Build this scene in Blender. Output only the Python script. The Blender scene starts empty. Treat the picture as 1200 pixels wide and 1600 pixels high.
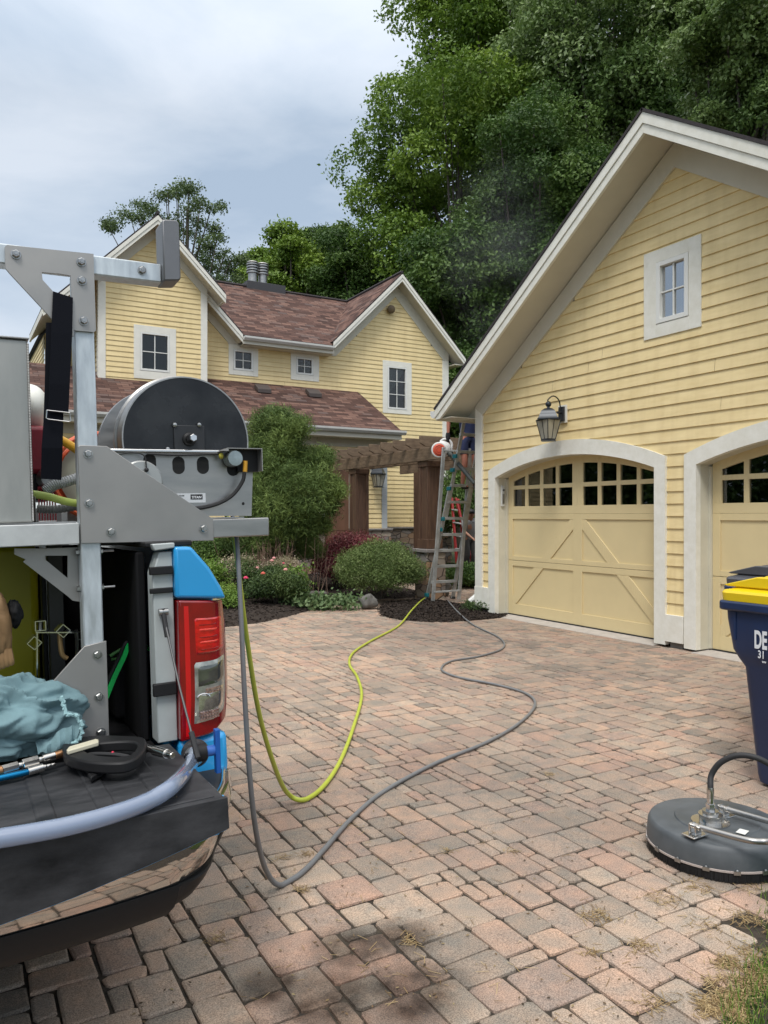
import bpy, math, random
import numpy as np
from mathutils import Matrix, Vector
R = math.radians
C = bpy.context.scene.collection
scene = bpy.context.scene
random.seed(7)

# ------------------------------------------------------------------ camera
CA, SA = .870, .493            # the camera looks 29.5 degrees off the axis of the houses
EYE = 1.6
cam_d = bpy.data.cameras.new('camera'); cam = bpy.data.objects.new('camera', cam_d); C.objects.link(cam)
cam.location = (0, 0, EYE)
cam.rotation_euler = (R(90), 0, -math.atan2(SA, CA))
cam_d.sensor_fit = 'VERTICAL'; cam_d.sensor_height = 36.0
cam_d.lens = 36.0 * 1200 / 1600
cam_d.shift_y = 5 / 1600
cam_d.clip_start = .05; cam_d.clip_end = 1200
scene.camera = cam
scene.render.resolution_x, scene.render.resolution_y = 768, 1024

# ------------------------------------------------------------------ sky and sun
SUN_EL, SUN_AZ = R(56), R(222)      # azimuth measured from +Y clockwise
w = bpy.data.worlds.new('World'); scene.world = w; w.use_nodes = True
nt = w.node_tree; nt.nodes.clear()
def N(t, **k):
    n = nt.nodes.new(t)
    for a, b in k.items(): setattr(n, a, b)
    return n
L = nt.links.new
out = N('ShaderNodeOutputWorld'); bg = N('ShaderNodeBackground'); bg.inputs['Strength'].default_value = .12
sky = N('ShaderNodeTexSky', sky_type='NISHITA'); sky.sun_disc = False
sky.sun_elevation = SUN_EL; sky.sun_rotation = SUN_AZ; sky.air_density = 1.0; sky.dust_density = 1.5
tc = N('ShaderNodeTexCoord'); mp = N('ShaderNodeMapping'); mp.inputs['Scale'].default_value = (1, 1, 2.6)
mp.inputs['Location'].default_value = (3.1, .4, 1.2)
L(tc.outputs['Generated'], mp.inputs['Vector'])
n1 = N('ShaderNodeTexNoise'); n1.inputs['Scale'].default_value = 1.9; n1.inputs['Detail'].default_value = 8; n1.inputs['Roughness'].default_value = .55; n1.inputs['Distortion'].default_value = .35
L(mp.outputs[0], n1.inputs['Vector'])
cr = N('ShaderNodeValToRGB')
e = cr.color_ramp.elements
e[0].position = .36; e[0].color = (3.0, 3.7, 4.6, 1)
e[1].position = .62; e[1].color = (5.0, 5.45, 6.05, 1)
e2 = cr.color_ramp.elements.new(.49); e2.color = (4.0, 4.6, 5.35, 1)
L(n1.outputs['Fac'], cr.inputs['Fac'])
sep = N('ShaderNodeSeparateXYZ'); L(tc.outputs['Generated'], sep.inputs[0])
mr = N('ShaderNodeMapRange'); mr.inputs['From Min'].default_value = .45; mr.inputs['From Max'].default_value = 1.0
mr.inputs['To Min'].default_value = 1.0; mr.inputs['To Max'].default_value = 2.5
L(sep.outputs['Z'], mr.inputs['Value'])
wm = N('ShaderNodeMix', data_type='RGBA'); wf = N('ShaderNodeMapRange'); wf.inputs['From Min'].default_value = .5; wf.inputs['From Max'].default_value = .85; L(sep.outputs['Z'], wf.inputs['Value'])
L(wf.outputs[0], wm.inputs['Factor']); L(cr.outputs['Color'], wm.inputs['A']); wm.inputs['B'].default_value = (6.1, 6.0, 5.85, 1)      # the high overcast is brighter and warmer
vm = N('ShaderNodeVectorMath', operation='SCALE'); L(wm.outputs['Result'], vm.inputs[0]); L(mr.outputs[0], vm.inputs['Scale'])
mx = N('ShaderNodeMix', data_type='RGBA'); mx.inputs['Factor'].default_value = .88
L(sky.outputs['Color'], mx.inputs['A']); L(vm.outputs[0], mx.inputs['B'])
L(mx.outputs['Result'], bg.inputs['Color']); L(bg.outputs[0], out.inputs['Surface'])
sd = bpy.data.lights.new('sun', 'SUN'); sd.energy = 1.5; sd.angle = R(16); sd.color = (1, .975, .94)
so = bpy.data.objects.new('sun', sd); C.objects.link(so)
sdir = Vector((math.sin(SUN_AZ) * math.cos(SUN_EL), math.cos(SUN_AZ) * math.cos(SUN_EL), math.sin(SUN_EL)))
so.rotation_euler = sdir.to_track_quat('Z', 'Y').to_euler(); so.location = sdir * 60
vs = scene.view_settings
vs.view_transform = 'Standard'; vs.look = 'None'; vs.exposure = .38; vs.gamma = 1; vs.use_curve_mapping = False

# ------------------------------------------------------------------ measuring helpers
ROLL = R(1.8)                   # the truck stands on the lower side of the drive and leans a little
def _d(px, py):
    X = (px - 600) / 1200
    return (X * CA + SA, -X * SA + CA, (805 - py) / 1200)
def _un(px, py):
    x = px - 600; y = 805 - py
    return 600 + x * math.cos(ROLL) + y * math.sin(ROLL), 805 - (-x * math.sin(ROLL) + y * math.cos(ROLL))
def PU(px, py, u): d = _d(px, py); t = u / d[0]; return Vector((u, t * d[1], EYE + t * d[2]))
def PV(px, py, v): d = _d(px, py); t = v / d[1]; return Vector((t * d[0], v, EYE + t * d[2]))
def PZ(px, py, z=0): d = _d(px, py); t = (z - EYE) / d[2]; return Vector((t * d[0], t * d[1], z))
def PD(px, py, dist): d = _d(px, py); return Vector((dist * d[0], dist * d[1], EYE + dist * d[2]))
def TV(px, py, v): return PV(*_un(px, py), v)
def TZ(px, py, z): return PZ(*_un(px, py), z)
TILT = Matrix.Translation((0, 0, EYE)) @ Matrix.Rotation(ROLL, 4, Vector((-SA, -CA, 0))) @ Matrix.Translation((0, 0, -EYE))

# ------------------------------------------------------------------ mesh building
class MB:
    def __init__(s): s.v = []; s.f = []
    def add(s, vs, fs):
        o = len(s.v); s.v += [tuple(p) for p in vs]; s.f += [tuple(i + o for i in f) for f in fs]; return s
    def box(s, x0, x1, y0, y1, z0, z1):
        x0, x1 = sorted((x0, x1)); y0, y1 = sorted((y0, y1)); z0, z1 = sorted((z0, z1))
        return s.add([(x0,y0,z0),(x1,y0,z0),(x1,y1,z0),(x0,y1,z0),(x0,y0,z1),(x1,y0,z1),(x1,y1,z1),(x0,y1,z1)],
                     [(0,3,2,1),(4,5,6,7),(0,1,5,4),(1,2,6,5),(2,3,7,6),(3,0,4,7)])
    def obox(s, c, size, rot):
        a, b, d = (q / 2 for q in size); c = Vector(c)
        return s.add([c + rot @ Vector(p) for p in [(-a,-b,-d),(a,-b,-d),(a,b,-d),(-a,b,-d),(-a,-b,d),(a,-b,d),(a,b,d),(-a,b,d)]],
                     [(0,3,2,1),(4,5,6,7),(0,1,5,4),(1,2,6,5),(2,3,7,6),(3,0,4,7)])
    def bar(s, p, q, wd, dp=None, up=(0, 0, 1)):
        p = Vector(p); q = Vector(q); z = (q - p); Ln = z.length; z.normalize(); up = Vector(up)
        if abs(z.dot(up)) > .98: up = Vector((0, 1, 0))
        x = up.cross(z).normalized(); y = z.cross(x)
        return s.obox((p + q) / 2, (wd, dp or wd, Ln), Matrix((x, y, z)).transposed())
    def prism(s, poly, ax, a0, a1):
        def P(t, a):
            return {'x': (a, t[0], t[1]), 'y': (t[0], a, t[1]), 'z': (t[0], t[1], a)}[ax]
        ar = sum(poly[i][0] * poly[(i + 1) % len(poly)][1] - poly[(i + 1) % len(poly)][0] * poly[i][1] for i in range(len(poly)))
        if (ar < 0) != (ax == 'y'): poly = poly[::-1]
        if a0 > a1: a0, a1 = a1, a0
        n = len(poly); vv = [P(t, a0) for t in poly] + [P(t, a1) for t in poly]
        ff = [tuple(range(n))[::-1], tuple(range(n, 2 * n))] + [(i, (i + 1) % n, n + (i + 1) % n, n + i) for i in range(n)]
        return s.add(vv, ff)
    def band(s, inner, outer, ax, a0, a1):
        for i in range(len(inner) - 1):
            s.prism([inner[i], inner[i + 1], outer[i + 1], outer[i]], ax, a0, a1)
        return s
    def tube(s, pts, r, n=8, cap=True):
        pts = [Vector(p) for p in pts]; m = len(pts); rr = r if isinstance(r, (list, tuple)) else [r] * m
        o = len(s.v); x = None
        for i, p in enumerate(pts):
            t = (pts[min(i + 1, m - 1)] - pts[max(i - 1, 0)]).normalized()
            if x is None:
                a = Vector((0, 0, 1)) if abs(t.z) < .9 else Vector((1, 0, 0)); x = t.cross(a).normalized()
            else:
                x = (x - t * x.dot(t)).normalized()
            y = t.cross(x)
            for k in range(n):
                an = 2 * math.pi * k / n; s.v.append(tuple(p + (x * math.cos(an) + y * math.sin(an)) * rr[i]))
        for i in range(m - 1):
            for k in range(n):
                a = o + i * n + k; b = o + i * n + (k + 1) % n; s.f.append((a, b, b + n, a + n))
        if cap: s.f.append(tuple(range(o, o + n))[::-1]); s.f.append(tuple(range(o + (m - 1) * n, o + m * n)))
        return s
    def lathe(s, prof, c, ax=(0, 0, 1), n=24, ang=2 * math.pi):
        c = Vector(c); z = Vector(ax).normalized(); a = Vector((1, 0, 0)) if abs(z.x) < .9 else Vector((0, 1, 0))
        x = z.cross(a).normalized(); y = z.cross(x); o = len(s.v)
        for r, h in prof:
            for k in range(n):
                t = ang * k / n; s.v.append(tuple(c + z * h + (x * math.cos(t) + y * math.sin(t)) * max(r, 1e-4)))
        for i in range(len(prof) - 1):
            for k in range(n):
                p = o + i * n + k; q = o + i * n + (k + 1) % n; s.f.append((p, q, q + n, p + n))
        s.f.append(tuple(range(o, o + n))[::-1]); s.f.append(tuple(range(o + (len(prof) - 1) * n, o + len(prof) * n)))
        return s
    def cyl(s, p, q, r, n=16):
        p = Vector(p); q = Vector(q); return s.lathe([(r, 0), (r, (q - p).length)], p, q - p, n)
    def ball(s, c, r, n=12, m=8, jit=0, rnd=random):
        rx, ry, rz = (r, r, r) if not isinstance(r, (tuple, list)) else r; o = len(s.v)
        for i in range(m + 1):
            th = math.pi * i / m
            for k in range(n):
                ph = 2 * math.pi * k / n; j = 1 + rnd.uniform(-jit, jit)
                s.v.append((c[0] + rx * j * math.sin(th) * math.cos(ph), c[1] + ry * j * math.sin(th) * math.sin(ph), c[2] + rz * j * math.cos(th)))
        for i in range(m):
            for k in range(n):
                a = o + i * n + k; b = o + i * n + (k + 1) % n; s.f.append((a, a + n, b + n, b))
        return s

BASE = {}
def props(o, label=None, cat=None, group=None, kind=None):
    if label: o['label'] = label
    if cat: o['category'] = cat
    if group: o['group'] = group
    if kind: o['kind'] = kind
def thing(name, label, cat, base, group=None, roll=False, kind=None):
    o = bpy.data.objects.new(name, None); C.objects.link(o); o.empty_display_size = .1
    M = Matrix.Translation(Vector(base))
    o.matrix_world = (TILT @ M) if roll else M
    props(o, label, cat, group, kind); BASE[o.name] = Vector(base); return o
def link_mesh(name, me, mat, parent=None, base=None, roll=False, bevel=None, sharp=32, seg=2):
    o = bpy.data.objects.new(name, me); C.objects.link(o)
    if mat: me.materials.append(mat)
    me.polygons.foreach_set('use_smooth', [True] * len(me.polygons))
    me.set_sharp_from_angle(angle=R(sharp))
    if parent:
        o.parent = parent; BASE[o.name] = BASE[parent.name]
    else:
        M = Matrix.Translation(base); o.matrix_world = (TILT @ M) if roll else M; BASE[o.name] = base
    if bevel:
        b = o.modifiers.new('bevel', 'BEVEL'); b.width = bevel; b.segments = seg; b.limit_method = 'ANGLE'; b.angle_limit = R(35)
    return o
def part(name, mb, mat, parent, bevel=None, label=None, sharp=32, seg=2, kind=None, aslocal=False):
    b = BASE[parent.name]
    me = bpy.data.meshes.new(name); me.from_pydata([tuple(Vector(p) - b) for p in mb.v], [], mb.f); me.update()
    o = link_mesh(name, me, mat, parent, bevel=bevel, sharp=sharp, seg=seg); props(o, label, kind=kind); return o
def solo(name, mb, mat, label=None, cat=None, group=None, kind=None, roll=False, bevel=None, sharp=32, base=None, seg=2):
    if base is None:
        a = np.array(mb.v); base = Vector(((a[:, 0].min() + a[:, 0].max()) / 2, (a[:, 1].min() + a[:, 1].max()) / 2, a[:, 2].min()))
    me = bpy.data.meshes.new(name); me.from_pydata([tuple(Vector(p) - base) for p in mb.v], [], mb.f); me.update()
    o = link_mesh(name, me, mat, None, base, roll, bevel, sharp, seg); props(o, label, cat, group, kind); return o
def children(o): return [c for c in bpy.data.objects if c.parent == o]
def copy_tree(o, shift=(0, 0, 0), label=None, parent=None):
    kids = children(o); c = o.copy(); C.objects.link(c); c.parent = parent
    if parent is None:
        c.matrix_world = Matrix.Translation(Vector(shift)) @ o.matrix_basis
        BASE[c.name] = BASE[o.name] + Vector(shift)
    else: BASE[c.name] = BASE[parent.name]
    if label: c['label'] = label
    for k in kids: copy_tree(k, parent=c)
    return c
def catmull(pts, n=8):
    P = [Vector(p) for p in pts]; P = [P[0] * 2 - P[1]] + P + [P[-1] * 2 - P[-2]]; o = []
    for i in range(1, len(P) - 2):
        for k in range(n):
            t = k / n; a, b, c, d = P[i - 1:i + 3]
            o.append(.5 * ((2 * b) + (c - a) * t + (2 * a - 5 * b + 4 * c - d) * t * t + (3 * b - a - 3 * c + d) * t ** 3))
    o.append(P[-2]); return o

# ------------------------------------------------------------------ materials
def mat(name, col, rough=.6, metal=0, var=0, vscale=6, bump=0, bscale=40, col2=None, stretch=(1, 1, 1), spec=.5, coat=0, detail=6, dist=.01, rvar=0):
    m = bpy.data.materials.new(name); m.use_nodes = True; t = m.node_tree; b = t.nodes['Principled BSDF']
    b.inputs['Base Color'].default_value = (*col, 1); b.inputs['Roughness'].default_value = rough; b.inputs['Metallic'].default_value = metal
    b.inputs['Specular IOR Level'].default_value = spec; b.inputs['Coat Weight'].default_value = coat
    if coat: b.inputs['Coat Roughness'].default_value = .08
    tc = t.nodes.new('ShaderNodeTexCoord'); mp = t.nodes.new('ShaderNodeMapping'); mp.inputs['Scale'].default_value = stretch
    t.links.new(tc.outputs['Object'], mp.inputs['Vector'])
    if var or col2 or rvar:
        n = t.nodes.new('ShaderNodeTexNoise'); n.inputs['Scale'].default_value = vscale; n.inputs['Detail'].default_value = detail; n.inputs['Roughness'].default_value = .6
        t.links.new(mp.outputs[0], n.inputs['Vector'])
        if var or col2:
            r = t.nodes.new('ShaderNodeValToRGB'); r.color_ramp.elements[0].position = .32; r.color_ramp.elements[1].position = .68
            c2 = col2 or tuple(min(1, c * (1 + var)) for c in col); c1 = col if col2 else tuple(c * (1 - var) for c in col)
            r.color_ramp.elements[0].color = (*c1, 1); r.color_ramp.elements[1].color = (*c2, 1)
            t.links.new(n.outputs['Fac'], r.inputs[0]); t.links.new(r.outputs[0], b.inputs['Base Color'])
        if rvar:
            q = t.nodes.new('ShaderNodeMapRange'); q.inputs['To Min'].default_value = rough - rvar; q.inputs['To Max'].default_value = rough + rvar
            q.inputs['From Min'].default_value = .3; q.inputs['From Max'].default_value = .7
            t.links.new(n.outputs['Fac'], q.inputs['Value']); t.links.new(q.outputs[0], b.inputs['Roughness'])
    if bump:
        n = t.nodes.new('ShaderNodeTexNoise'); n.inputs['Scale'].default_value = bscale; n.inputs['Detail'].default_value = 5
        t.links.new(mp.outputs[0], n.inputs['Vector']); u = t.nodes.new('ShaderNodeBump'); u.inputs['Strength'].default_value = bump; u.inputs['Distance'].default_value = dist
        t.links.new(n.outputs['Fac'], u.inputs['Height']); t.links.new(u.outputs[0], b.inputs['Normal'])
    return m
def attr_mat(name, ramp, rough=.7, transl=0, spec=.3, bump=0, bscale=60, extra=None, attr='tint'):
    """colour picked from a ramp by a per-face number stored on the mesh"""
    m = bpy.data.materials.new(name); m.use_nodes = True; t = m.node_tree; b = t.nodes['Principled BSDF']
    a = t.nodes.new('ShaderNodeAttribute'); a.attribute_name = attr
    r = t.nodes.new('ShaderNodeValToRGB'); els = r.color_ramp.elements
    while len(els) < len(ramp): els.new(.5)
    for e, (p, c) in zip(els, sorted(ramp)): e.position = p; e.color = (*c, 1)
    t.links.new(a.outputs['Fac'], r.inputs[0]); t.links.new(r.outputs[0], b.inputs['Base Color'])
    b.inputs['Roughness'].default_value = rough; b.inputs['Specular IOR Level'].default_value = spec
    if transl:
        tr = t.nodes.new('ShaderNodeBsdfTranslucent'); t.links.new(r.outputs[0], tr.inputs['Color'])
        ms = t.nodes.new('ShaderNodeMixShader'); ms.inputs[0].default_value = transl
        o = t.nodes['Material Output']; t.links.new(b.outputs[0], ms.inputs[1]); t.links.new(tr.outputs[0], ms.inputs[2]); t.links.new(ms.outputs[0], o.inputs[0])
    return m
def glass_mat(name, refl=.12, tint=(.6, .65, .65), rough=.02):
    m = bpy.data.materials.new(name); m.use_nodes = True; t = m.node_tree; t.nodes.remove(t.nodes['Principled BSDF'])
    g = t.nodes.new('ShaderNodeBsdfGlossy'); g.inputs['Roughness'].default_value = rough; g.inputs['Color'].default_value = (1, 1, 1, 1)
    tr = t.nodes.new('ShaderNodeBsdfTransparent'); tr.inputs['Color'].default_value = (*tint, 1)
    fr = t.nodes.new('ShaderNodeFresnel'); fr.inputs['IOR'].default_value = 1.5
    ad = t.nodes.new('ShaderNodeMath'); ad.operation = 'ADD'; ad.inputs[1].default_value = refl; ad.use_clamp = True
    ms = t.nodes.new('ShaderNodeMixShader'); t.links.new(fr.outputs[0], ad.inputs[0]); t.links.new(ad.outputs[0], ms.inputs[0])
    t.links.new(tr.outputs[0], ms.inputs[1]); t.links.new(g.outputs[0], ms.inputs[2]); t.links.new(ms.outputs[0], t.nodes['Material Output'].inputs[0])
    return m

def siding_mat(name, c1, c2):
    m = mat(name, c1, .62, col2=c2, vscale=2.2, stretch=(1, 1, 6), bump=.25, bscale=14, dist=.003)
    t = m.node_tree; b = t.nodes['Principled BSDF']; src = b.inputs['Base Color'].links[0].from_socket      # splashed dirt near the ground, faint runs above
    ge = t.nodes.new('ShaderNodeNewGeometry'); sp = t.nodes.new('ShaderNodeSeparateXYZ'); t.links.new(ge.outputs['Position'], sp.inputs[0])
    mp2 = t.nodes.new('ShaderNodeMapping'); mp2.inputs['Scale'].default_value = (7, 7, .8); t.links.new(ge.outputs['Position'], mp2.inputs['Vector'])
    nz = t.nodes.new('ShaderNodeTexNoise'); nz.inputs['Scale'].default_value = 1; nz.inputs['Detail'].default_value = 6; t.links.new(mp2.outputs[0], nz.inputs['Vector'])
    mr_ = t.nodes.new('ShaderNodeMapRange'); mr_.inputs['From Min'].default_value = .35; mr_.inputs['From Max'].default_value = 1.5; mr_.inputs['To Min'].default_value = .8; mr_.inputs['To Max'].default_value = .3; t.links.new(sp.outputs['Z'], mr_.inputs['Value'])
    q_ = t.nodes.new('ShaderNodeMapRange'); q_.inputs['From Min'].default_value = .45; q_.inputs['From Max'].default_value = .75; t.links.new(nz.outputs['Fac'], q_.inputs['Value'])
    ml = t.nodes.new('ShaderNodeMath'); ml.operation = 'MULTIPLY'; t.links.new(mr_.outputs[0], ml.inputs[0]); t.links.new(q_.outputs[0], ml.inputs[1])
    mm_ = t.nodes.new('ShaderNodeMix'); mm_.data_type = 'RGBA'; mm_.blend_type = 'MULTIPLY'; t.links.new(ml.outputs[0], mm_.inputs['Factor']); t.links.new(src, mm_.inputs['A']); mm_.inputs['B'].default_value = (.66, .60, .50, 1)
    t.links.new(mm_.outputs['Result'], b.inputs['Base Color'])
    return m
M = {}
M['siding'] = siding_mat('yellow lap siding', (.765, .605, .308), (.86, .695, .38))
M['cream'] = mat('cream trim paint', (.79, .77, .69), .55, var=.05, vscale=5, bump=.15, bscale=30, dist=.002)
M['weathered'] = mat('weathered cream trim', (.82, .805, .73), .6, col2=(.73, .71, .62), vscale=9, bump=.3, bscale=30, dist=.003)
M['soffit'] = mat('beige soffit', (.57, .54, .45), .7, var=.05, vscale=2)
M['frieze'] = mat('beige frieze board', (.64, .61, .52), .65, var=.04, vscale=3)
M['white'] = mat('white window paint', (.76, .76, .72), .4)
M['doorpaint'] = mat('yellow door paint', (.69, .565, .315), .42, var=.03, vscale=2.5, bump=.1, bscale=10, dist=.002)
M['concrete'] = mat('concrete', (.36, .33, .29), .85, var=.2, vscale=8, bump=.4, bscale=50)
M['dark'] = mat('dark interior', (.018, .018, .018), .9)
M['glass'] = glass_mat('window glass', .01, (.5, .53, .52))
M['skyglass'] = glass_mat('sky reflecting glass', .42, (.4, .42, .43))
M['doorglass'] = glass_mat('garage door glass', .02, (.5, .53, .52))
M['blackmetal'] = mat('black painted metal', (.02, .021, .024), .38, var=.3, vscale=20)
M['gutter'] = mat('painted gutter', (.60, .60, .57), .35, var=.05, vscale=5)
M['black'] = mat('black plastic', (.013, .013, .014), .5, spec=.3, bump=.1, bscale=120, dist=.001)
M['rubber'] = mat('black rubber', (.02, .02, .021), .65)
M['alu'] = mat('brushed aluminium', (.40, .395, .385), .42, 1, var=.12, vscale=5, stretch=(1, 1, 4), rvar=.1, bump=.06, bscale=30, dist=.001)
M['plate'] = mat('laser cut steel plate', (.37, .36, .345), .5, .85, var=.10, vscale=3, rvar=.08)
M['galv'] = mat('galvanised steel', (.56, .61, .64), .45, .6, var=.16, vscale=14, stretch=(2.5, 2.5, .6), rvar=.12, bump=.08, bscale=60, dist=.001)
M['chrome'] = mat('chromed steel', (.72, .71, .70), .14, 1, rvar=.05, vscale=12)
M['bolt'] = mat('zinc bolt', (.40, .40, .39), .32, 1, var=.2, vscale=60)

# ------------------------------------------------------------------ ground, paving, beds
def np_mesh(name, verts, quads, mat, parent=None, base=None, tint=None, label=None, cat=None, group=None, kind=None, smooth=False, verts_per=4, roll=False):
    me = bpy.data.meshes.new(name); b = np.array(BASE[parent.name] if parent else (base if base is not None else (0, 0, 0)))
    verts = verts - b; nf = len(quads); me.vertices.add(len(verts)); me.vertices.foreach_set('co', verts.astype(np.float32).ravel())
    me.loops.add(nf * verts_per); me.loops.foreach_set('vertex_index', quads.astype(np.int32).ravel())
    me.polygons.add(nf); me.polygons.foreach_set('loop_start', np.arange(nf, dtype=np.int32) * verts_per)
    me.polygons.foreach_set('use_smooth', np.full(nf, smooth))
    if tint is not None:
        a = me.attributes.new('tint', 'FLOAT', 'FACE'); a.data.foreach_set('value', tint.astype(np.float32))
    me.update(calc_edges=True)
    o = bpy.data.objects.new(name, me); C.objects.link(o); me.materials.append(mat)
    if parent: o.parent = parent; BASE[o.name] = BASE[parent.name]
    else: o.location = b; BASE[o.name] = Vector(b)
    if roll: o.matrix_world = TILT @ Matrix.Translation(Vector(b))
    props(o, label, cat, group, kind); return o

soil = mat('lawn and soil', (.05, .07, .02), .95, col2=(.09, .10, .04), vscale=3, bump=.5, bscale=20, dist=.03)
g = MB(); g.add([(-300, -300, -.03), (500, -300, -.03), (500, 500, -.03), (-300, 500, -.03)], [(0, 1, 2, 3)])
solo('ground', g, soil, 'mown ground reaching to the treeline', kind='structure')

# joint sand below the pavers
sand = mat('joint sand', (.022, .018, .014), .95, col2=(.06, .046, .03), vscale=14, bump=.6, bscale=90)
g = MB(); g.add([(-7, -1.5, -.0105), (14, -1.5, -.0105), (14, 22, -.0105), (-7, 22, -.0105)], [(0, 1, 2, 3)])
solo('paving_bed', g, sand, 'sandy bed in the joints between the pavers', kind='structure')

def lawn_edge(u, v):      # signed: positive on the lawn side (bottom right corner)
    return .415 * (u - 2.36) - .91 * (v - 1.72) + .03 * math.sin(u * 9)
def paver_mesh():
    rng = np.random.default_rng(11); un = .076
    U0, V0 = -6.0, .3; nu, nv = int(20.5 / un), int(20.5 / un)
    grid = np.zeros((nu, nv), bool)
    shapes = [(3, 3), (3, 2), (3, 2), (2, 3), (2, 3), (2, 2), (2, 2), (3, 2), (2, 1), (1, 2), (3, 3), (2, 3), (2, 2), (3, 2), (2, 3)]
    Vt, Q, T = [], [], []
    cnt = 0
    for j in range(nv):
        for i in range(nu):
            if grid[i, j]: continue
            u = U0 + i * un; v = V0 + j * un
            if (u > 7.75 and 2.4 < v < 10.2) or u + v * -.2 > 12.6 or u < -1.4 - .32 * v * .9 and False: grid[i, j] = True; continue
            k = rng.permutation(len(shapes))[:5]; ok = None
            for q in list(k) + [5, 8, 9]:
                a, b = shapes[q]
                if i + a <= nu and j + b <= nv and not grid[i:i + a, j:j + b].any(): ok = (a, b); break
            if ok is None: ok = (1, 1)
            a, b = ok; grid[i:i + a, j:j + b] = True
            cx, cy = u + a * un / 2, v + b * un / 2
            if lawn_edge(cx, cy) > .0: continue
            # skip what lies far outside the picture
            xc = CA * cx - SA * cy; yc = SA * cx + CA * cy
            if yc < .6 or abs(xc) > .62 * yc + 3.2: continue
            gap = .0043; hx, hy = a * un / 2 - gap, b * un / 2 - gap; ch = .013; bv = .009
            zt = rng.uniform(-.003, .003); tl = rng.uniform(-.014, .014, 2)
            def ring(ix, z, jt):
                p = [(-hx + ix + ch, -hy + ix), (hx - ix - ch, -hy + ix), (hx - ix, -hy + ix + ch), (hx - ix, hy - ix - ch),
                     (hx - ix - ch, hy - ix), (-hx + ix + ch, hy - ix), (-hx + ix, hy - ix - ch), (-hx + ix, -hy + ix + ch)]
                p = np.array(p) + jt
                return np.column_stack([p[:, 0] + cx, p[:, 1] + cy, z + zt + p[:, 0] * tl[0] + p[:, 1] * tl[1]])
            jt = rng.uniform(-.0052, .0052, (8, 2))
            Vt += [ring(-.0005, -.012, jt), ring(.001, -.0035, jt), ring(bv, 0.0, jt)]
            o = cnt * 24
            for rr in (0, 8):
                for q in range(8):
                    q2 = (q + 1) % 8; Q.append((o + rr + q, o + rr + q2, o + rr + 8 + q2, o + rr + 8 + q))
            t = o + 16; Q += [(t, t + 1, t + 2, t + 7), (t + 7, t + 2, t + 3, t + 6), (t + 6, t + 3, t + 4, t + 5)]
            T += [rng.random()] * 19
            cnt += 1
    return np.concatenate(Vt), np.array(Q), np.array(T)
pv, pq, pt = paver_mesh()

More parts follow.
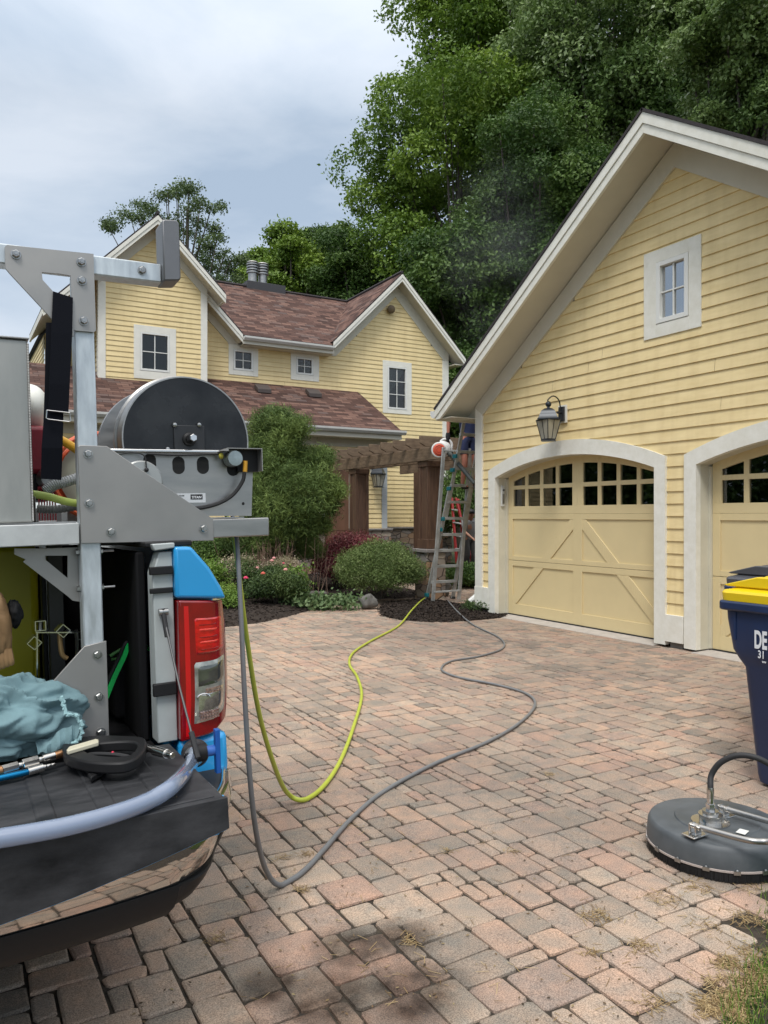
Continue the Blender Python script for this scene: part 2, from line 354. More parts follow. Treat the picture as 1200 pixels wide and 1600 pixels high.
def paver_material():
    m = bpy.data.materials.new('tumbled concrete pavers'); m.use_nodes = True; t = m.node_tree; b = t.nodes['Principled BSDF']
    nn = t.nodes.new; ln = t.links.new
    a = nn('ShaderNodeAttribute'); a.attribute_name = 'tint'
    r = nn('ShaderNodeValToRGB'); r.color_ramp.interpolation = 'LINEAR'; els = r.color_ramp.elements
    cols = [(0, (0.227, 0.197, 0.169)), (.14, (0.288, 0.246, 0.206)), (.28, (0.374, 0.307, 0.251)), (.42, (0.364, 0.258, 0.209)), (.56, (0.308, 0.266, 0.225)), (.70, (0.404, 0.300, 0.234)), (.84, (0.303, 0.236, 0.200)), (1, (0.389, 0.325, 0.265))]
    while len(els) < len(cols): els.new(.5)
    for e, (p, c) in zip(els, cols): e.position = p; e.color = (*c, 1)
    ln(a.outputs['Fac'], r.inputs[0])
    tc = nn('ShaderNodeTexCoord')
    def noise(scale, detail=4, rough=.6):
        n = nn('ShaderNodeTexNoise'); n.inputs['Scale'].default_value = scale; n.inputs['Detail'].default_value = detail; n.inputs['Roughness'].default_value = rough
        ln(tc.outputs['Object'], n.inputs['Vector']); return n
    def ramp(src, p0, c0, p1, c1):
        q = nn('ShaderNodeValToRGB'); q.color_ramp.elements[0].position = p0; q.color_ramp.elements[0].color = (*c0, 1)
        q.color_ramp.elements[1].position = p1; q.color_ramp.elements[1].color = (*c1, 1); ln(src, q.inputs[0]); return q.outputs[0]
    def mul(c1, c2, f=1, mode='MULTIPLY'):
        q = nn('ShaderNodeMix'); q.data_type = 'RGBA'; q.blend_type = mode; q.inputs['Factor'].default_value = f; ln(c1, q.inputs['A']); ln(c2, q.inputs['B']); return q.outputs['Result']
    c = r.outputs[0]
    # cloudy blend of the two pigments inside one stone
    c = mul(c, ramp(noise(9, 3).outputs['Fac'], .35, (.84, .87, .89), .68, (1.18, 1.06, .99)))
    # exposed aggregate: fine dark and light grains
    c = mul(c, ramp(noise(210, 3, .7).outputs['Fac'], .36, (.45, .45, .45), .62, (1.35, 1.35, 1.32)), .85)
    vo = nn('ShaderNodeTexVoronoi'); vo.inputs['Scale'].default_value = 150; ln(tc.outputs['Object'], vo.inputs['Vector'])
    c = mul(c, ramp(vo.outputs['Distance'], .05, (1.5, 1.48, 1.4), .16, (1, 1, 1)), .5)
    # washed and unwashed areas
    c = mul(c, ramp(noise(.42, 4).outputs['Fac'], .36, (.80, .80, .80), .60, (1.20, 1.17, 1.13)))
    # oily stains close to the truck
    acc = None
    for (su, sv, sr) in [(1.30, 2.52, .17), (1.10, 2.30, .20), (1.47, 2.50, .15), (.96, 2.46, .12), (1.35, 2.20, .21), (.80, 2.2, .14)]:
        d = nn('ShaderNodeVectorMath'); d.operation = 'DISTANCE'; d.inputs[1].default_value = (su, sv, 0); ln(tc.outputs['Object'], d.inputs[0])
        n = nn('ShaderNodeMapRange'); n.inputs['From Min'].default_value = sr * .45; n.inputs['From Max'].default_value = sr * 1.25
        n.inputs['To Min'].default_value = 1; n.inputs['To Max'].default_value = 0; ln(d.outputs['Value'], n.inputs['Value'])
        if acc is None: acc = n.outputs[0]
        else:
            x = nn('ShaderNodeMath'); x.operation = 'MAXIMUM'; ln(acc, x.inputs[0]); ln(n.outputs[0], x.inputs[1]); acc = x.outputs[0]
    k = nn('ShaderNodeMath'); k.operation = 'MULTIPLY'; ln(acc, k.inputs[0]); ln(noise(6, 4).outputs['Fac'], k.inputs[1])
    q = nn('ShaderNodeMix'); q.data_type = 'RGBA'; q.blend_type = 'MULTIPLY'; ln(c, q.inputs['A']); q.inputs['B'].default_value = (.10, .08, .065, 1)
    k2 = nn('ShaderNodeMath'); k2.operation = 'MULTIPLY'; k2.inputs[1].default_value = 1.55; k2.use_clamp = True; ln(k.outputs[0], k2.inputs[0]); ln(k2.outputs[0], q.inputs['Factor'])
    ln(q.outputs['Result'], b.inputs['Base Color'])
    b.inputs['Roughness'].default_value = .82; b.inputs['Specular IOR Level'].default_value = .35
    bu = nn('ShaderNodeBump'); bu.inputs['Strength'].default_value = .7; bu.inputs['Distance'].default_value = .003; ln(noise(160, 4, .7).outputs['Fac'], bu.inputs['Height'])
    ln(bu.outputs[0], b.inputs['Normal']); return m
np_mesh('driveway', pv, pq, paver_material(), tint=pt, kind='structure', label='paved drive of tumbled pink and grey blocks')

# mulch beds: low mounds with a ragged edge laid over the paving
mulch = mat('bark mulch', (.013, .009, .007), .95, col2=(.05, .033, .023), vscale=40, bump=1, bscale=70, dist=.02)
def mound(name, outline, h, label, n=46, edge=.45):
    P = catmull(outline + [outline[0]], 6)[:-1]; pl = np.array([(p[0], p[1]) for p in P]); rng = np.random.default_rng(len(P))
    lo, hi = pl.min(0), pl.max(0); st = max(hi - lo) / 150
    xs = np.arange(lo[0], hi[0] + st, st); ys = np.arange(lo[1], hi[1] + st, st); X, Y = np.meshgrid(xs, ys, indexing='ij')
    A = pl; B = np.roll(pl, -1, 0); dist = np.full(X.shape, 1e9); ins = np.zeros(X.shape, bool)
    for a, b in zip(A, B):
        e = b - a; t = np.clip(((X - a[0]) * e[0] + (Y - a[1]) * e[1]) / (e @ e), 0, 1)
        dist = np.minimum(dist, np.hypot(X - a[0] - t * e[0], Y - a[1] - t * e[1]))
        c = ((a[1] > Y) != (b[1] > Y)); xx = a[0] + (Y - a[1]) / (b[1] - a[1] + 1e-12) * (b[0] - a[0]); ins ^= c & (X < xx)
    sd_ = np.where(ins, dist, -dist)
    Z = np.clip(sd_ / edge, -1, 1); Z = np.where(Z > 0, h * (1 - (1 - Z) ** 2), Z * .3) + .012 + rng.normal(0, .008, X.shape)
    V = np.column_stack([X.ravel(), Y.ravel(), Z.ravel()]); nx, ny = X.shape
    I = np.arange(nx * ny).reshape(nx, ny); Q = np.stack([I[:-1, :-1], I[1:, :-1], I[1:, 1:], I[:-1, 1:]], -1)
    keep = (sd_[:-1, :-1] > -st * 1.5) | (sd_[1:, 1:] > -st * 1.5)
    Q = Q[keep]
    # loose bark chips
    m = int(9000 if (hi - lo).max() < 4 else 60000); k = rng.integers(0, nx * ny, m); k = k[sd_.ravel()[k] > -.06]; P0 = V[k] + rng.normal(0, .02, (len(k), 3)) * [1, 1, .2] + [0, 0, .006]
    d = rng.normal(0, 1, (len(k), 3)) * [1, 1, .35]; d /= np.linalg.norm(d, axis=1)[:, None]; e = np.cross(d, rng.normal(0, 1, (len(k), 3)) * [.5, .5, 1]); e /= np.linalg.norm(e, axis=1)[:, None]
    l = rng.uniform(.012, .035, (len(k), 1)); wd = rng.uniform(.004, .010, (len(k), 1))
    W = np.stack([P0 - d * l - e * wd, P0 + d * l - e * wd, P0 + d * l + e * wd, P0 - d * l + e * wd], 1).reshape(-1, 3)
    q2 = np.arange(len(W)).reshape(-1, 4) + len(V)
    o = np_mesh(name, np.concatenate([V, W]), np.concatenate([Q, q2]), mulch, kind='structure', label=label); return o
mound('mulch_bed', [(-3, 9.6), (1.2, 10.3), (3.44, 10.7), (4.22, 11.0), (5.2, 11.8), (6.1, 12.72), (6.96, 12.85), (7.7, 12.7), (8.3, 13.0), (8.4, 15.6), (8.2, 18), (-3, 18)], .10, 'dark bark mulch planting bed in front of the house')
mound('mulch_island', [(6.26, 11.16), (6.0, 10.5), (6.07, 9.93), (6.5, 9.56), (7.17, 9.5), (7.75, 9.75), (7.9, 11), (7.9, 12.1), (7.4, 12.2), (6.76, 11.93)], .028, 'dark bark mulch patch around the garage corner')
mound('mulch_border', [(10.2, 12.0), (12.5, 11.4), (14, 13), (14, 19.6), (9.4, 19.6), (9.3, 17), (9.9, 14.5)], .10, 'dark mulch border behind the garage')

# ------------------------------------------------------------------ lap siding
def siding(mb, face, w, sgn, z0, z1, exp, spans, zoff=0, split=None, seed=1):
    """lapped boards on plane face ('u' or 'v') = w, facing sgn; spans(z) gives the open intervals"""
    rnd = random.Random(seed); k = math.floor((z0 - zoff) / exp)
    while zoff + k * exp < z1 - 1e-4:
        zb = max(z0, zoff + k * exp); zt = min(z1, zoff + (k + 1) * exp); k += 1
        if zt - zb < .004: continue
        A = spans(zb + .001); B = spans(zt - .001)
        if len(A) != len(B): A = B = spans((zb + zt) / 2)
        if len(A) != len(B): continue
        for (a0, a1), (b0, b1) in zip(A, B):
            if a1 - a0 < .01 or b1 < b0: continue
            segs = [(a0, a1, b0, b1)]
            if split and min(a1, b1) - max(a0, b0) > split:
                lo_, hi_ = max(a0, b0), min(a1, b1); c_ = lo_ + (hi_ - lo_) * rnd.uniform(.12, .88); segs = [(a0, c_, b0, c_), (c_ + .0035, a1, c_ + .0035, b1)]
            for x0, x1, y0, y1 in segs:
                def P(h, z, o): return (w + sgn * o, h, z) if face == 'u' else (h, w + sgn * o, z)
                vv = [P(x0, zb, .021), P(x1, zb, .021), P(y1, zt, .004), P(y0, zt, .004), P(x0, zb, .0), P(x1, zb, .0)]
                mb.add(vv, [(0, 1, 2, 3), (4, 5, 1, 0)])
def rect_hole(spans, holes):
    def f(z):
        I = list(spans(z))
        for (a, b, c, d) in holes:
            if c < z < d:
                J = []
                for (p, q) in I:
                    if b <= p or a >= q: J.append((p, q)); continue
                    if a > p: J.append((p, a))
                    if b < q: J.append((b, q))
                I = J
        return I
    return f
def roof_mat(name, dirs):
    m = bpy.data.materials.new(name); m.use_nodes = True; t = m.node_tree; b = t.nodes['Principled BSDF']
    nn = t.nodes.new; ln = t.links.new
    uv = nn('ShaderNodeUVMap'); uv.uv_map = 'UVMap'
    br = nn('ShaderNodeTexBrick'); br.offset = .37; br.inputs['Scale'].default_value = 1; br.inputs['Brick Width'].default_value = .30; br.inputs['Row Height'].default_value = .135
    br.inputs['Mortar Size'].default_value = .006; br.inputs['Mortar Smooth'].default_value = .2; br.inputs['Bias'].default_value = 0
    br.inputs['Color1'].default_value = (.0, 0, 0, 1); br.inputs['Color2'].default_value = (1, 1, 1, 1); br.inputs['Mortar'].default_value = (.0, .0, .0, 1)
    no = nn('ShaderNodeTexNoise'); no.inputs['Scale'].default_value = 1.3; no.inputs['Detail'].default_value = 3
    ln(uv.outputs[0], br.inputs['Vector']); ln(uv.outputs[0], no.inputs['Vector'])
    r = nn('ShaderNodeValToRGB'); els = r.color_ramp.elements
    cols = [(0, (.060, .036, .031)), (.3, (.095, .056, .047)), (.55, (.135, .079, .064)), (.8, (.20, .122, .097)), (1, (.11, .085, .080))]
    while len(els) < len(cols): els.new(.5)
    for e, (p, c) in zip(els, cols): e.position = p; e.color = (*c, 1)
    ln(br.outputs['Color'], r.inputs[0])
    mx = nn('ShaderNodeMix'); mx.data_type = 'RGBA'; mx.blend_type = 'MULTIPLY'; ln(r.outputs[0], mx.inputs['A'])
    q = nn('ShaderNodeValToRGB'); q.color_ramp.elements[0].color = (.8, .82, .85, 1); q.color_ramp.elements[1].color = (1.2, 1.12, 1.08, 1); ln(no.outputs['Fac'], q.inputs[0])
    ln(q.outputs[0], mx.inputs['B']); mx.inputs['Factor'].default_value = .8
    ln(mx.outputs['Result'], b.inputs['Base Color']); b.inputs['Roughness'].default_value = .93; b.inputs['Specular IOR Level'].default_value = .15
    # each course steps out at its lower edge
    sx = nn('ShaderNodeSeparateXYZ'); ln(uv.outputs[0], sx.inputs[0])
    dv = nn('ShaderNodeMath'); dv.operation = 'DIVIDE'; dv.inputs[1].default_value = .135; ln(sx.outputs['Y'], dv.inputs[0])
    fr = nn('ShaderNodeMath'); fr.operation = 'FRACT'; ln(dv.outputs[0], fr.inputs[0])
    om = nn('ShaderNodeMath'); om.operation = 'SUBTRACT'; om.inputs[0].default_value = 1; ln(fr.outputs[0], om.inputs[1])
    ad = nn('ShaderNodeMath'); ad.operation = 'ADD'; ln(om.outputs[0], ad.inputs[0]); ln(br.outputs['Color'], ad.inputs[1])
    bu = nn('ShaderNodeBump'); bu.inputs['Strength'].default_value = 1; bu.inputs['Distance'].default_value = .03; ln(ad.outputs[0], bu.inputs['Height']); ln(bu.outputs[0], b.inputs['Normal'])
    return m
M['shingle'] = roof_mat('red brown shingles', None)
M['shingleedge'] = mat('dark shingle edge', (.035, .028, .03), .8, var=.3, vscale=30)
def slope(name, corners, thick, parent, mat=None):
    """one roof slope: corners in order eave-left, eave-right, top-right, top-left (polygon may have more); slab below it"""
    P = [Vector(c) for c in corners]; n = (P[1] - P[0]).cross(P[2] - P[0]).normalized()
    if n.z < 0: n = -n
    b = BASE[parent.name]; k = len(P); vv = [p - b for p in P] + [p - n * thick - b for p in P]
    ff = [tuple(range(k)), tuple(range(2 * k - 1, k - 1, -1))] + [(i, k + i, k + (i + 1) % k, (i + 1) % k) for i in range(k)]
    me = bpy.data.meshes.new(name); me.from_pydata([tuple(v) for v in vv], [], ff); me.update()
    ax = (P[1] - P[0]).normalized(); ay = n.cross(ax)
    if ay.z < 0: ay = -ay
    uvl = me.uv_layers.new(name='UVMap')
    for lp in me.loops:
        p = vv[lp.vertex_index] + b - P[0]; uvl.data[lp.index].uv = (p.dot(ax), p.dot(ay))
    me.materials.append(mat or M['shingle']); me.materials.append(M['shingleedge'])
    for i, f in enumerate(me.polygons):
        if i > 0: f.material_index = 1
    o = bpy.data.objects.new(name, me); C.objects.link(o); o.parent = parent; BASE[o.name] = b; return o

# ------------------------------------------------------------------ garage
UW, UC, UD = 7.60, 7.55, 7.82
VC, HALF = 6.29, 3.98
D1 = (6.586, 9.755); D2 = (2.806, 5.975)
def arch(v, d, s=2.19, h=.26):
    c = (d[0] + d[1]) / 2; hw = (d[1] - d[0]) / 2; r = (hw * hw + h * h) / (2 * h); x = min(abs(v - c), hw + .17)
    return s + h - r + math.sqrt(max(0, r * r - x * x))
garage = thing('garage', 'yellow clapboard garage with two arched carriage doors and a small gable window', 'garage', (8.5, VC, 0))
def gspans(z):
    top = 5.78
    hw = min(HALF - .05, (top - z) / .666 + .03)
    I = [(VC - hw, VC + hw)]
    holes = []
    for d in (D1, D2):
        if z < 2.30: holes.append((d[0] - .08, d[1] + .08))
        elif z < 2.56:
            c = (d[0] + d[1]) / 2; lo, hi = 0, 1.7
            for _ in range(24):
                m_ = (lo + hi) / 2
                if arch(c + m_, d) + .10 > z: lo = m_
                else: hi = m_
            if lo > .02: holes.append((c - lo, c + lo))
    for (a, b) in holes:
        J = []
        for (p, q) in I:
            if b <= p or a >= q: J.append((p, q)); continue
            if a > p: J.append((p, a))
            if b < q: J.append((b, q))
        I = J
    if 3.95 < z < 4.70:
        J = []
        for (p, q) in I:
            if p < 6.1 < q: J += [(p, 6.1), (6.57, q)]
            else: J.append((p, q))
        I = J
    return I
mb = MB(); siding(mb, 'u', UW, -1, .40, 5.79, .15, gspans, zoff=.09, split=2.6, seed=4)
part('wall', mb, M['siding'], garage, label='yellow clapboard gable front', sharp=10)
mb = MB(); mb.box(7.62, 14, 10.20, 10.27, .05, 3.35).box(7.62, 14, 2.31, 2.38, .05, 3.35)
mb.prism([(2.31, .05), (10.27, .05), (10.27, 3.38), (VC, 6.05), (2.31, 3.38)], 'x', 13.93, 14)
mb.box(8.6, 8.65, 2.4, 10.2, 0, 3.2)
part('wall', mb, M['siding'], garage, label='plain side and rear walls')
mb = MB(); mb.box(7.64, 13.9, 2.39, 10.19, 3.1, 3.14)
part('ceiling', mb, M['dark'], garage)
M['block'] = mat('grey block', (.17, .16, .145), .9, var=.2, vscale=12)
for b6 in ((7.60, 7.72, 9.9, 10.26, .0, .12), (7.60, 7.72, 6.2, 6.38, .0, .10), (7.73, 13.9, 10.17, 10.262, 0, .06)):
    mb = MB(); mb.box(*b6); part('foundation', mb, M['block'], garage)
mb = MB(); mb.prism([(7.585, .004), (7.585, .012), (7.80, .035), (8.0, .035), (8.0, .004)], 'y', 2.9, 9.75) if False else None
mb = MB()
for d in (D1, D2): mb.add([(7.50, d[0] - .03, .004), (8.1, d[0] - .03, .034), (8.1, d[1] + .03, .034), (7.50, d[1] + .03, .004), (7.5, d[0] - .03, -.02), (7.5, d[1] + .03, -.02)], [(0, 1, 2, 3), (4, 0, 3, 5)])
part('apron', mb, mat('pale concrete apron', (.46, .42, .38), .85, var=.12, vscale=7, bump=.3, bscale=60), garage)
# casings, corner boards, skirt boards
def casing(d):
    n = 22; vs_ = [d[0] + (d[1] - d[0]) * i / n for i in range(n + 1)]
    inner = [(v, arch(v, d)) for v in vs_]
    outer = []
    c = (d[0] + d[1]) / 2; hw = (d[1] - d[0]) / 2
    for i, v in enumerate(vs_):
        t = (v - c) / hw; vo = c + t * (hw + .168); zo = 2.66 - .345 * t * t
        outer.append((vo, zo))
    mb = MB(); mb.band(inner, outer, 'x', UC, UW + .03)
    for a, b in ((d[0] - .168, d[0]), (d[1], d[1] + .168)):
        zo = outer[0][1]; zi = inner[0][1]
        poly = [(a, .03), (b, .03), (b, zi if a < d[0] else outer[-1][1]), (a, outer[0][1] if a < d[0] else zi)]
        mb.prism(poly, 'x', UC, UW + .03)
    part('door_casing', mb, M['weathered'], garage)
    jb = MB()
    jb.box(UW + .031, 8.05, d[0] - .05, d[0], .03, 2.19).box(UW + .031, 8.05, d[1], d[1] + .05, .03, 2.19)
    for (a, za), (b, zb) in zip(inner[:-1], inner[1:]): jb.prism([(a, za), (b, zb), (b, zb + .05), (a, za + .05)], 'x', UW + .031, 8.05)
    jb.box(UD - .05, UD - .012, d[0] + .001, d[0] + .03, .035, 2.17).box(UD - .05, UD - .012, d[1] - .03, d[1] - .001, .035, 2.17)
    part('door_jamb', jb, mat('cream jamb', (.60, .57, .46), .6, var=.06, vscale=4, bump=.2, bscale=20), garage)
casing(D1); casing(D2)
for q, x0, x1 in (([(10.10, .43), (10.285, .43), (10.285, 3.36), (10.10, 3.24)], 7.553, 7.66), ([(2.295, .43), (2.48, .43), (2.48, 3.24), (2.295, 3.36)], 7.553, 7.66), ([(10.271, .43), (10.286, .43), (10.286, 3.3), (10.271, 3.3)], 7.661, 7.80)):
    mb = MB(); mb.prism(q, 'x', x0, x1); part('corner_board', mb, M['cream'], garage, bevel=.003)
for b6 in ((7.545, 7.64, 9.924, 10.29, .10, .43), (7.545, 7.64, 6.155, 6.417, .075, .40), (7.545, 7.64, 2.29, 2.637, .1, .43), (7.641, 14, 10.272, 10.29, .1, .43)):
    mb = MB(); mb.box(*b6); part('skirt_board', mb, M['weathered'], garage, bevel=.003)
mb = MB()
for s in (1, -1):
    I = lambda dv, off: (VC + s * dv, off - .668 * dv)
    mb.prism([I(0, 5.77), I(3.83, 5.77), I(3.99, 5.80), I(3.99, 6.06), I(0, 6.06)], 'x', 7.557 if s > 0 else 7.5571, 7.61)
part('frieze_board', mb, M['frieze'], garage)
# roof, fascia, soffit
for s in (1, -1):
    e = VC + s * 4.41
    slope('roof', [(7.005, e, 3.375), (14.4, e, 3.375), (14.4, VC, 6.34), (7.005, VC, 6.34)], .035, garage)
mb = MB(); mb2 = MB(); mb3 = MB()
for s in (1, -1):
    I = lambda dv, z: (VC + s * dv, z - .672 * dv)
    mb.prism([I(0, 6.295), I(4.40, 6.295), I(4.40, 6.165), I(0, 6.165)], 'x', 7.018, 7.06)
    mb2.prism([I(0, 6.163), I(4.39, 6.163), (VC + s * 4.39, 3.187), (VC + s * 4.26, 3.187), I(0, 6.05)], 'x', 7.034, 7.075)
    mb3.prism([I(0, 6.12), I(4.385, 6.12), (VC + s * 4.385, 3.206), (VC + s * 4.285, 3.206), I(0, 6.085)], 'x', 7.078, 14.3)
    mb3.prism([(VC + s * 3.985, 3.20), (VC + s * 4.385, 3.20), (VC + s * 4.385, 3.187), (VC + s * 3.985, 3.187)], 'x', 7.078, 14.3)
    mb3.prism([(VC + s * 3.985, 3.205), (VC + s * 4.37, 3.205), (VC + s * 3.985, 3.40)], 'x', 7.585, 7.60)
    mb.box(7.062, 14.35, VC + s * 4.388, VC + s * 4.405, 3.17, 3.33)
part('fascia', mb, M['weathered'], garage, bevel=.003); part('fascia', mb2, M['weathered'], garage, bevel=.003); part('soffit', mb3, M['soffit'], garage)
mb = MB()
gp = [(VC + 4.407, 3.33), (VC + 4.407, 3.215), (VC + 4.47, 3.215), (VC + 4.53, 3.27), (VC + 4.53, 3.34), (VC + 4.515, 3.34), (VC + 4.515, 3.28), (VC + 4.46, 3.235), (VC + 4.42, 3.235), (VC + 4.42, 3.33)]
mb.prism(gp, 'x', 7.03, 14.3).prism([gp[0], gp[1], gp[2], gp[3], gp[4]], 'x', 7.022, 7.0299)
part('gutter', mb, mat('white gutter', (.72, .72, .70), .35), garage)
mb = MB(); mb.tube([(7.66, 10.30, .9), (7.66, 10.30, .36), (7.62, 10.31, .28), (7.50, 10.36, .17)], .045, 8, True)
mb.box(7.62, 7.70, 10.30, 10.37, .9, 3.2)
part('downspout', mb, M['white'], garage)
# gable window
def window(parent, face, w, sgn, a0, a1, z0, z1, s0, s1, t0, t1, cols, rows, frame_w=.055, glass='glass', trim='cream', munt=.018, skiptrim=False, deep=.35, bars=True):
    """trim a0..a1 x z0..z1, sash s0..s1 x t0..t1; a window is one part with pane, sash and trim below it"""
    def B(mb, a, b, c, d, o0, o1):
        x0, x1 = w + sgn * o0, w + sgn * o1
        return mb.box(x0, x1, a, b, c, d) if face == 'u' else mb.box(a, b, x0, x1, c, d)
    fr = MB()
    for (a, b, c, d) in ((s0, s0 + frame_w, t0, t1), (s1 - frame_w, s1, t0, t1), (s0 + frame_w, s1 - frame_w, t0, t0 + frame_w), (s0 + frame_w, s1 - frame_w, t1 - frame_w, t1)):
        B(fr, a, b, c, d, -.03, .036)
    if bars:
        for i in range(1, cols): x = s0 + frame_w + (s1 - s0 - 2 * frame_w) * i / cols; B(fr, x - munt / 2, x + munt / 2, t0 + frame_w, t1 - frame_w, -.012, .008)
        for i in range(1, rows): z = t0 + frame_w + (t1 - t0 - 2 * frame_w) * i / rows; B(fr, s0 + frame_w, s1 - frame_w, z - munt / 2, z + munt / 2, -.011, .007)
    f = part('window', fr, M['white'], parent, bevel=.003)
    if not skiptrim:
        t = MB()
        for (a, b, c, d) in ((a0, s0 - .004, z0, z1), (s1 + .004, a1, z0, z1), (s0 - .004, s1 + .004, z0, t0 - .004), (s0 - .004, s1 + .004, t1 + .004, z1)): B(t, a, b, c, d, -.01, .028)
        part('trim', t, M[trim], f, bevel=.003)
    p = MB(); B(p, s0 + .01, s1 - .01, t0 + .01, t1 - .01, -.022, -.016); part('pane', p, M[glass], f)
    k = MB(); B(k, s0 - .01, s1 + .01, t0 - .01, t1 + .01, -deep, -deep - .02)
    for (a, b, c, d) in ((s0 - .03, s0 - .01, t0, t1), (s1 + .01, s1 + .03, t0, t1), (s0, s1, t0 - .03, t0 - .01), (s0, s1, t1 + .01, t1 + .03)): B(k, a, b, c, d, -deep, -.031)
    part('reveal', k, M['dark'], f)
    return f
window(garage, 'u', UW, -1, 5.923, 6.765, 3.785, 4.86, 6.10, 6.567, 3.95, 4.70, 2, 2, .055, 'skyglass', 'weathered')
# doors
def garage_door(d, label):
    o = thing_part = part('door', door_frame(d), M['doorpaint'], garage, bevel=.003, label=label)
    return o
def door_frame(d):
    mb = MB(); c = (d[0] + d[1]) / 2; a, b = d[0] + .032, d[1] - .032
    bev = MB()
    # back panel below the windows, two sections
    mb.box(UD, UD + .04, a, b, .035, .883).box(UD, UD + .04, a, b, .889, 1.62)
    f0 = UD - .018
    def fb(v0, v1, z0, z1): mb.box(f0, UD - .0004, v0, v1, z0, z1)
    for (v0, v1) in ((a, a + .10), (b - .10, b), (c - .09, c + .09)):
        fb(v0, v1, .035, .883); fb(v0, v1, .889, 1.62)
    for s0, s1 in ((a + .1, c - .09), (c + .09, b - .1)):
        fb(s0, s1, .035, .20); fb(s0, s1, .80, .883); fb(s0, s1, .889, .955); fb(s0, s1, 1.54, 1.62)
    # braces running from the middle top down to the outer bottom corners
    for s in (1, -1):
        x0, z0, x1, z1 = c + s * .09, 1.50, (b - .10) if s > 0 else (a + .10), .22
        def zc(x, off): return z0 + off + (z1 - z0) * (x - x0) / (x1 - x0)
        sl = (z1 - z0) / abs(x1 - x0)
        for (lo, hi) in ((.20, .80), (.955, 1.54)):
            poly = []
            # clip the slanted band between the two rails
            xs = [x0 + (x1 - x0) * i / 40 for i in range(41)]
            up = [(x, min(hi, zc(x, .10))) for x in xs if zc(x, .10) > lo and zc(x, -.10) < hi]
            dn = [(x, max(lo, zc(x, -.10))) for x in xs if zc(x, .10) > lo and zc(x, -.10) < hi]
            if len(up) > 1: mb.band(dn, up, 'x', UD - .016, UD - .0006)
    # window section: arched head filled round the lights
    h0, h1 = 1.62, 1.74
    mb.box(f0, UD + .03, a, b, 1.622, h1)
    lights = []
    for s in (-1, 1):
        x0 = c + s * .105; wd = .285; gp = .062
        for i in range(4):
            p = x0 + s * i * (wd + gp); q = p + s * wd; lights.append((min(p, q), max(p, q)))
    lights.sort()
    xs = sorted([a] + [x for l in lights for x in l] + [b])
    solid = [(xs[i], xs[i + 1]) for i in range(0, len(xs), 2)]
    def head(x): return arch(x, d) + .02
    for p, q in solid:
        n = 4; X = [p + (q - p) * i / n for i in range(n + 1)]
        mb.band([(x, h1) for x in X], [(x, head(x)) for x in X], 'x', f0, UD + .03)
    for p, q in lights:
        n = 6; X = [p + (q - p) * i / n for i in range(n + 1)]
        mb.band([(x, min(2.40, arch(x, d) - .105)) for x in X], [(x, head(x)) for x in X], 'x', f0, UD + .03)
        z = 2.035; zt = max(min(2.40, arch(p, d) - .105), min(2.40, arch(q, d) - .105))
        if zt > z - .03: mb.band([(x, z - .03) for x in X], [(x, max(z - .02, min(z + .03, arch(x, d) - .1))) for x in X], 'x', f0, UD + .03)
    return mb
for d, lb in ((D1, 'yellow arched carriage door with braces, nearer the corner'), (D2, 'yellow arched carriage door behind the bins')):
    o = garage_door(d, lb)
    mb = MB(); n = 20; a, b = d[0] + .1, d[1] - .1; X = [a + (b - a) * i / n for i in range(n + 1)]
    mb.band([(x, 1.73) for x in X], [(x, min(2.42, arch(x, d) - .08)) for x in X], 'x', UD + .005, UD + .011)
    part('pane', mb, M['doorglass'], o)
    mb = MB(); mb.box(UD - .03, UD + .03, d[0] + .03, d[1] - .03, .0345, .022); part('weather_seal', mb, M['rubber'], o)
    mb = MB(); mb.box(8.052, 8.07, d[0] - .06, d[1] + .06, .03, 2.8); part('reveal', mb, M['dark'], o)
# keypad on the jamb
mb = MB(); mb.box(7.67, 7.73, 9.725, 9.7545, 1.74, 2.07); k = part('keypad', mb, M['gutter'], garage, bevel=.006)
mb = MB(); mb.box(7.68, 7.72, 9.719, 9.7249, 1.78, 1.94); part('cover', mb, M['alu'], k)
mb = MB(); mb.cyl((7.70, 9.70, 2.0), (7.70, 9.7249, 2.0), .012, 10); part('button', mb, M['black'], k)

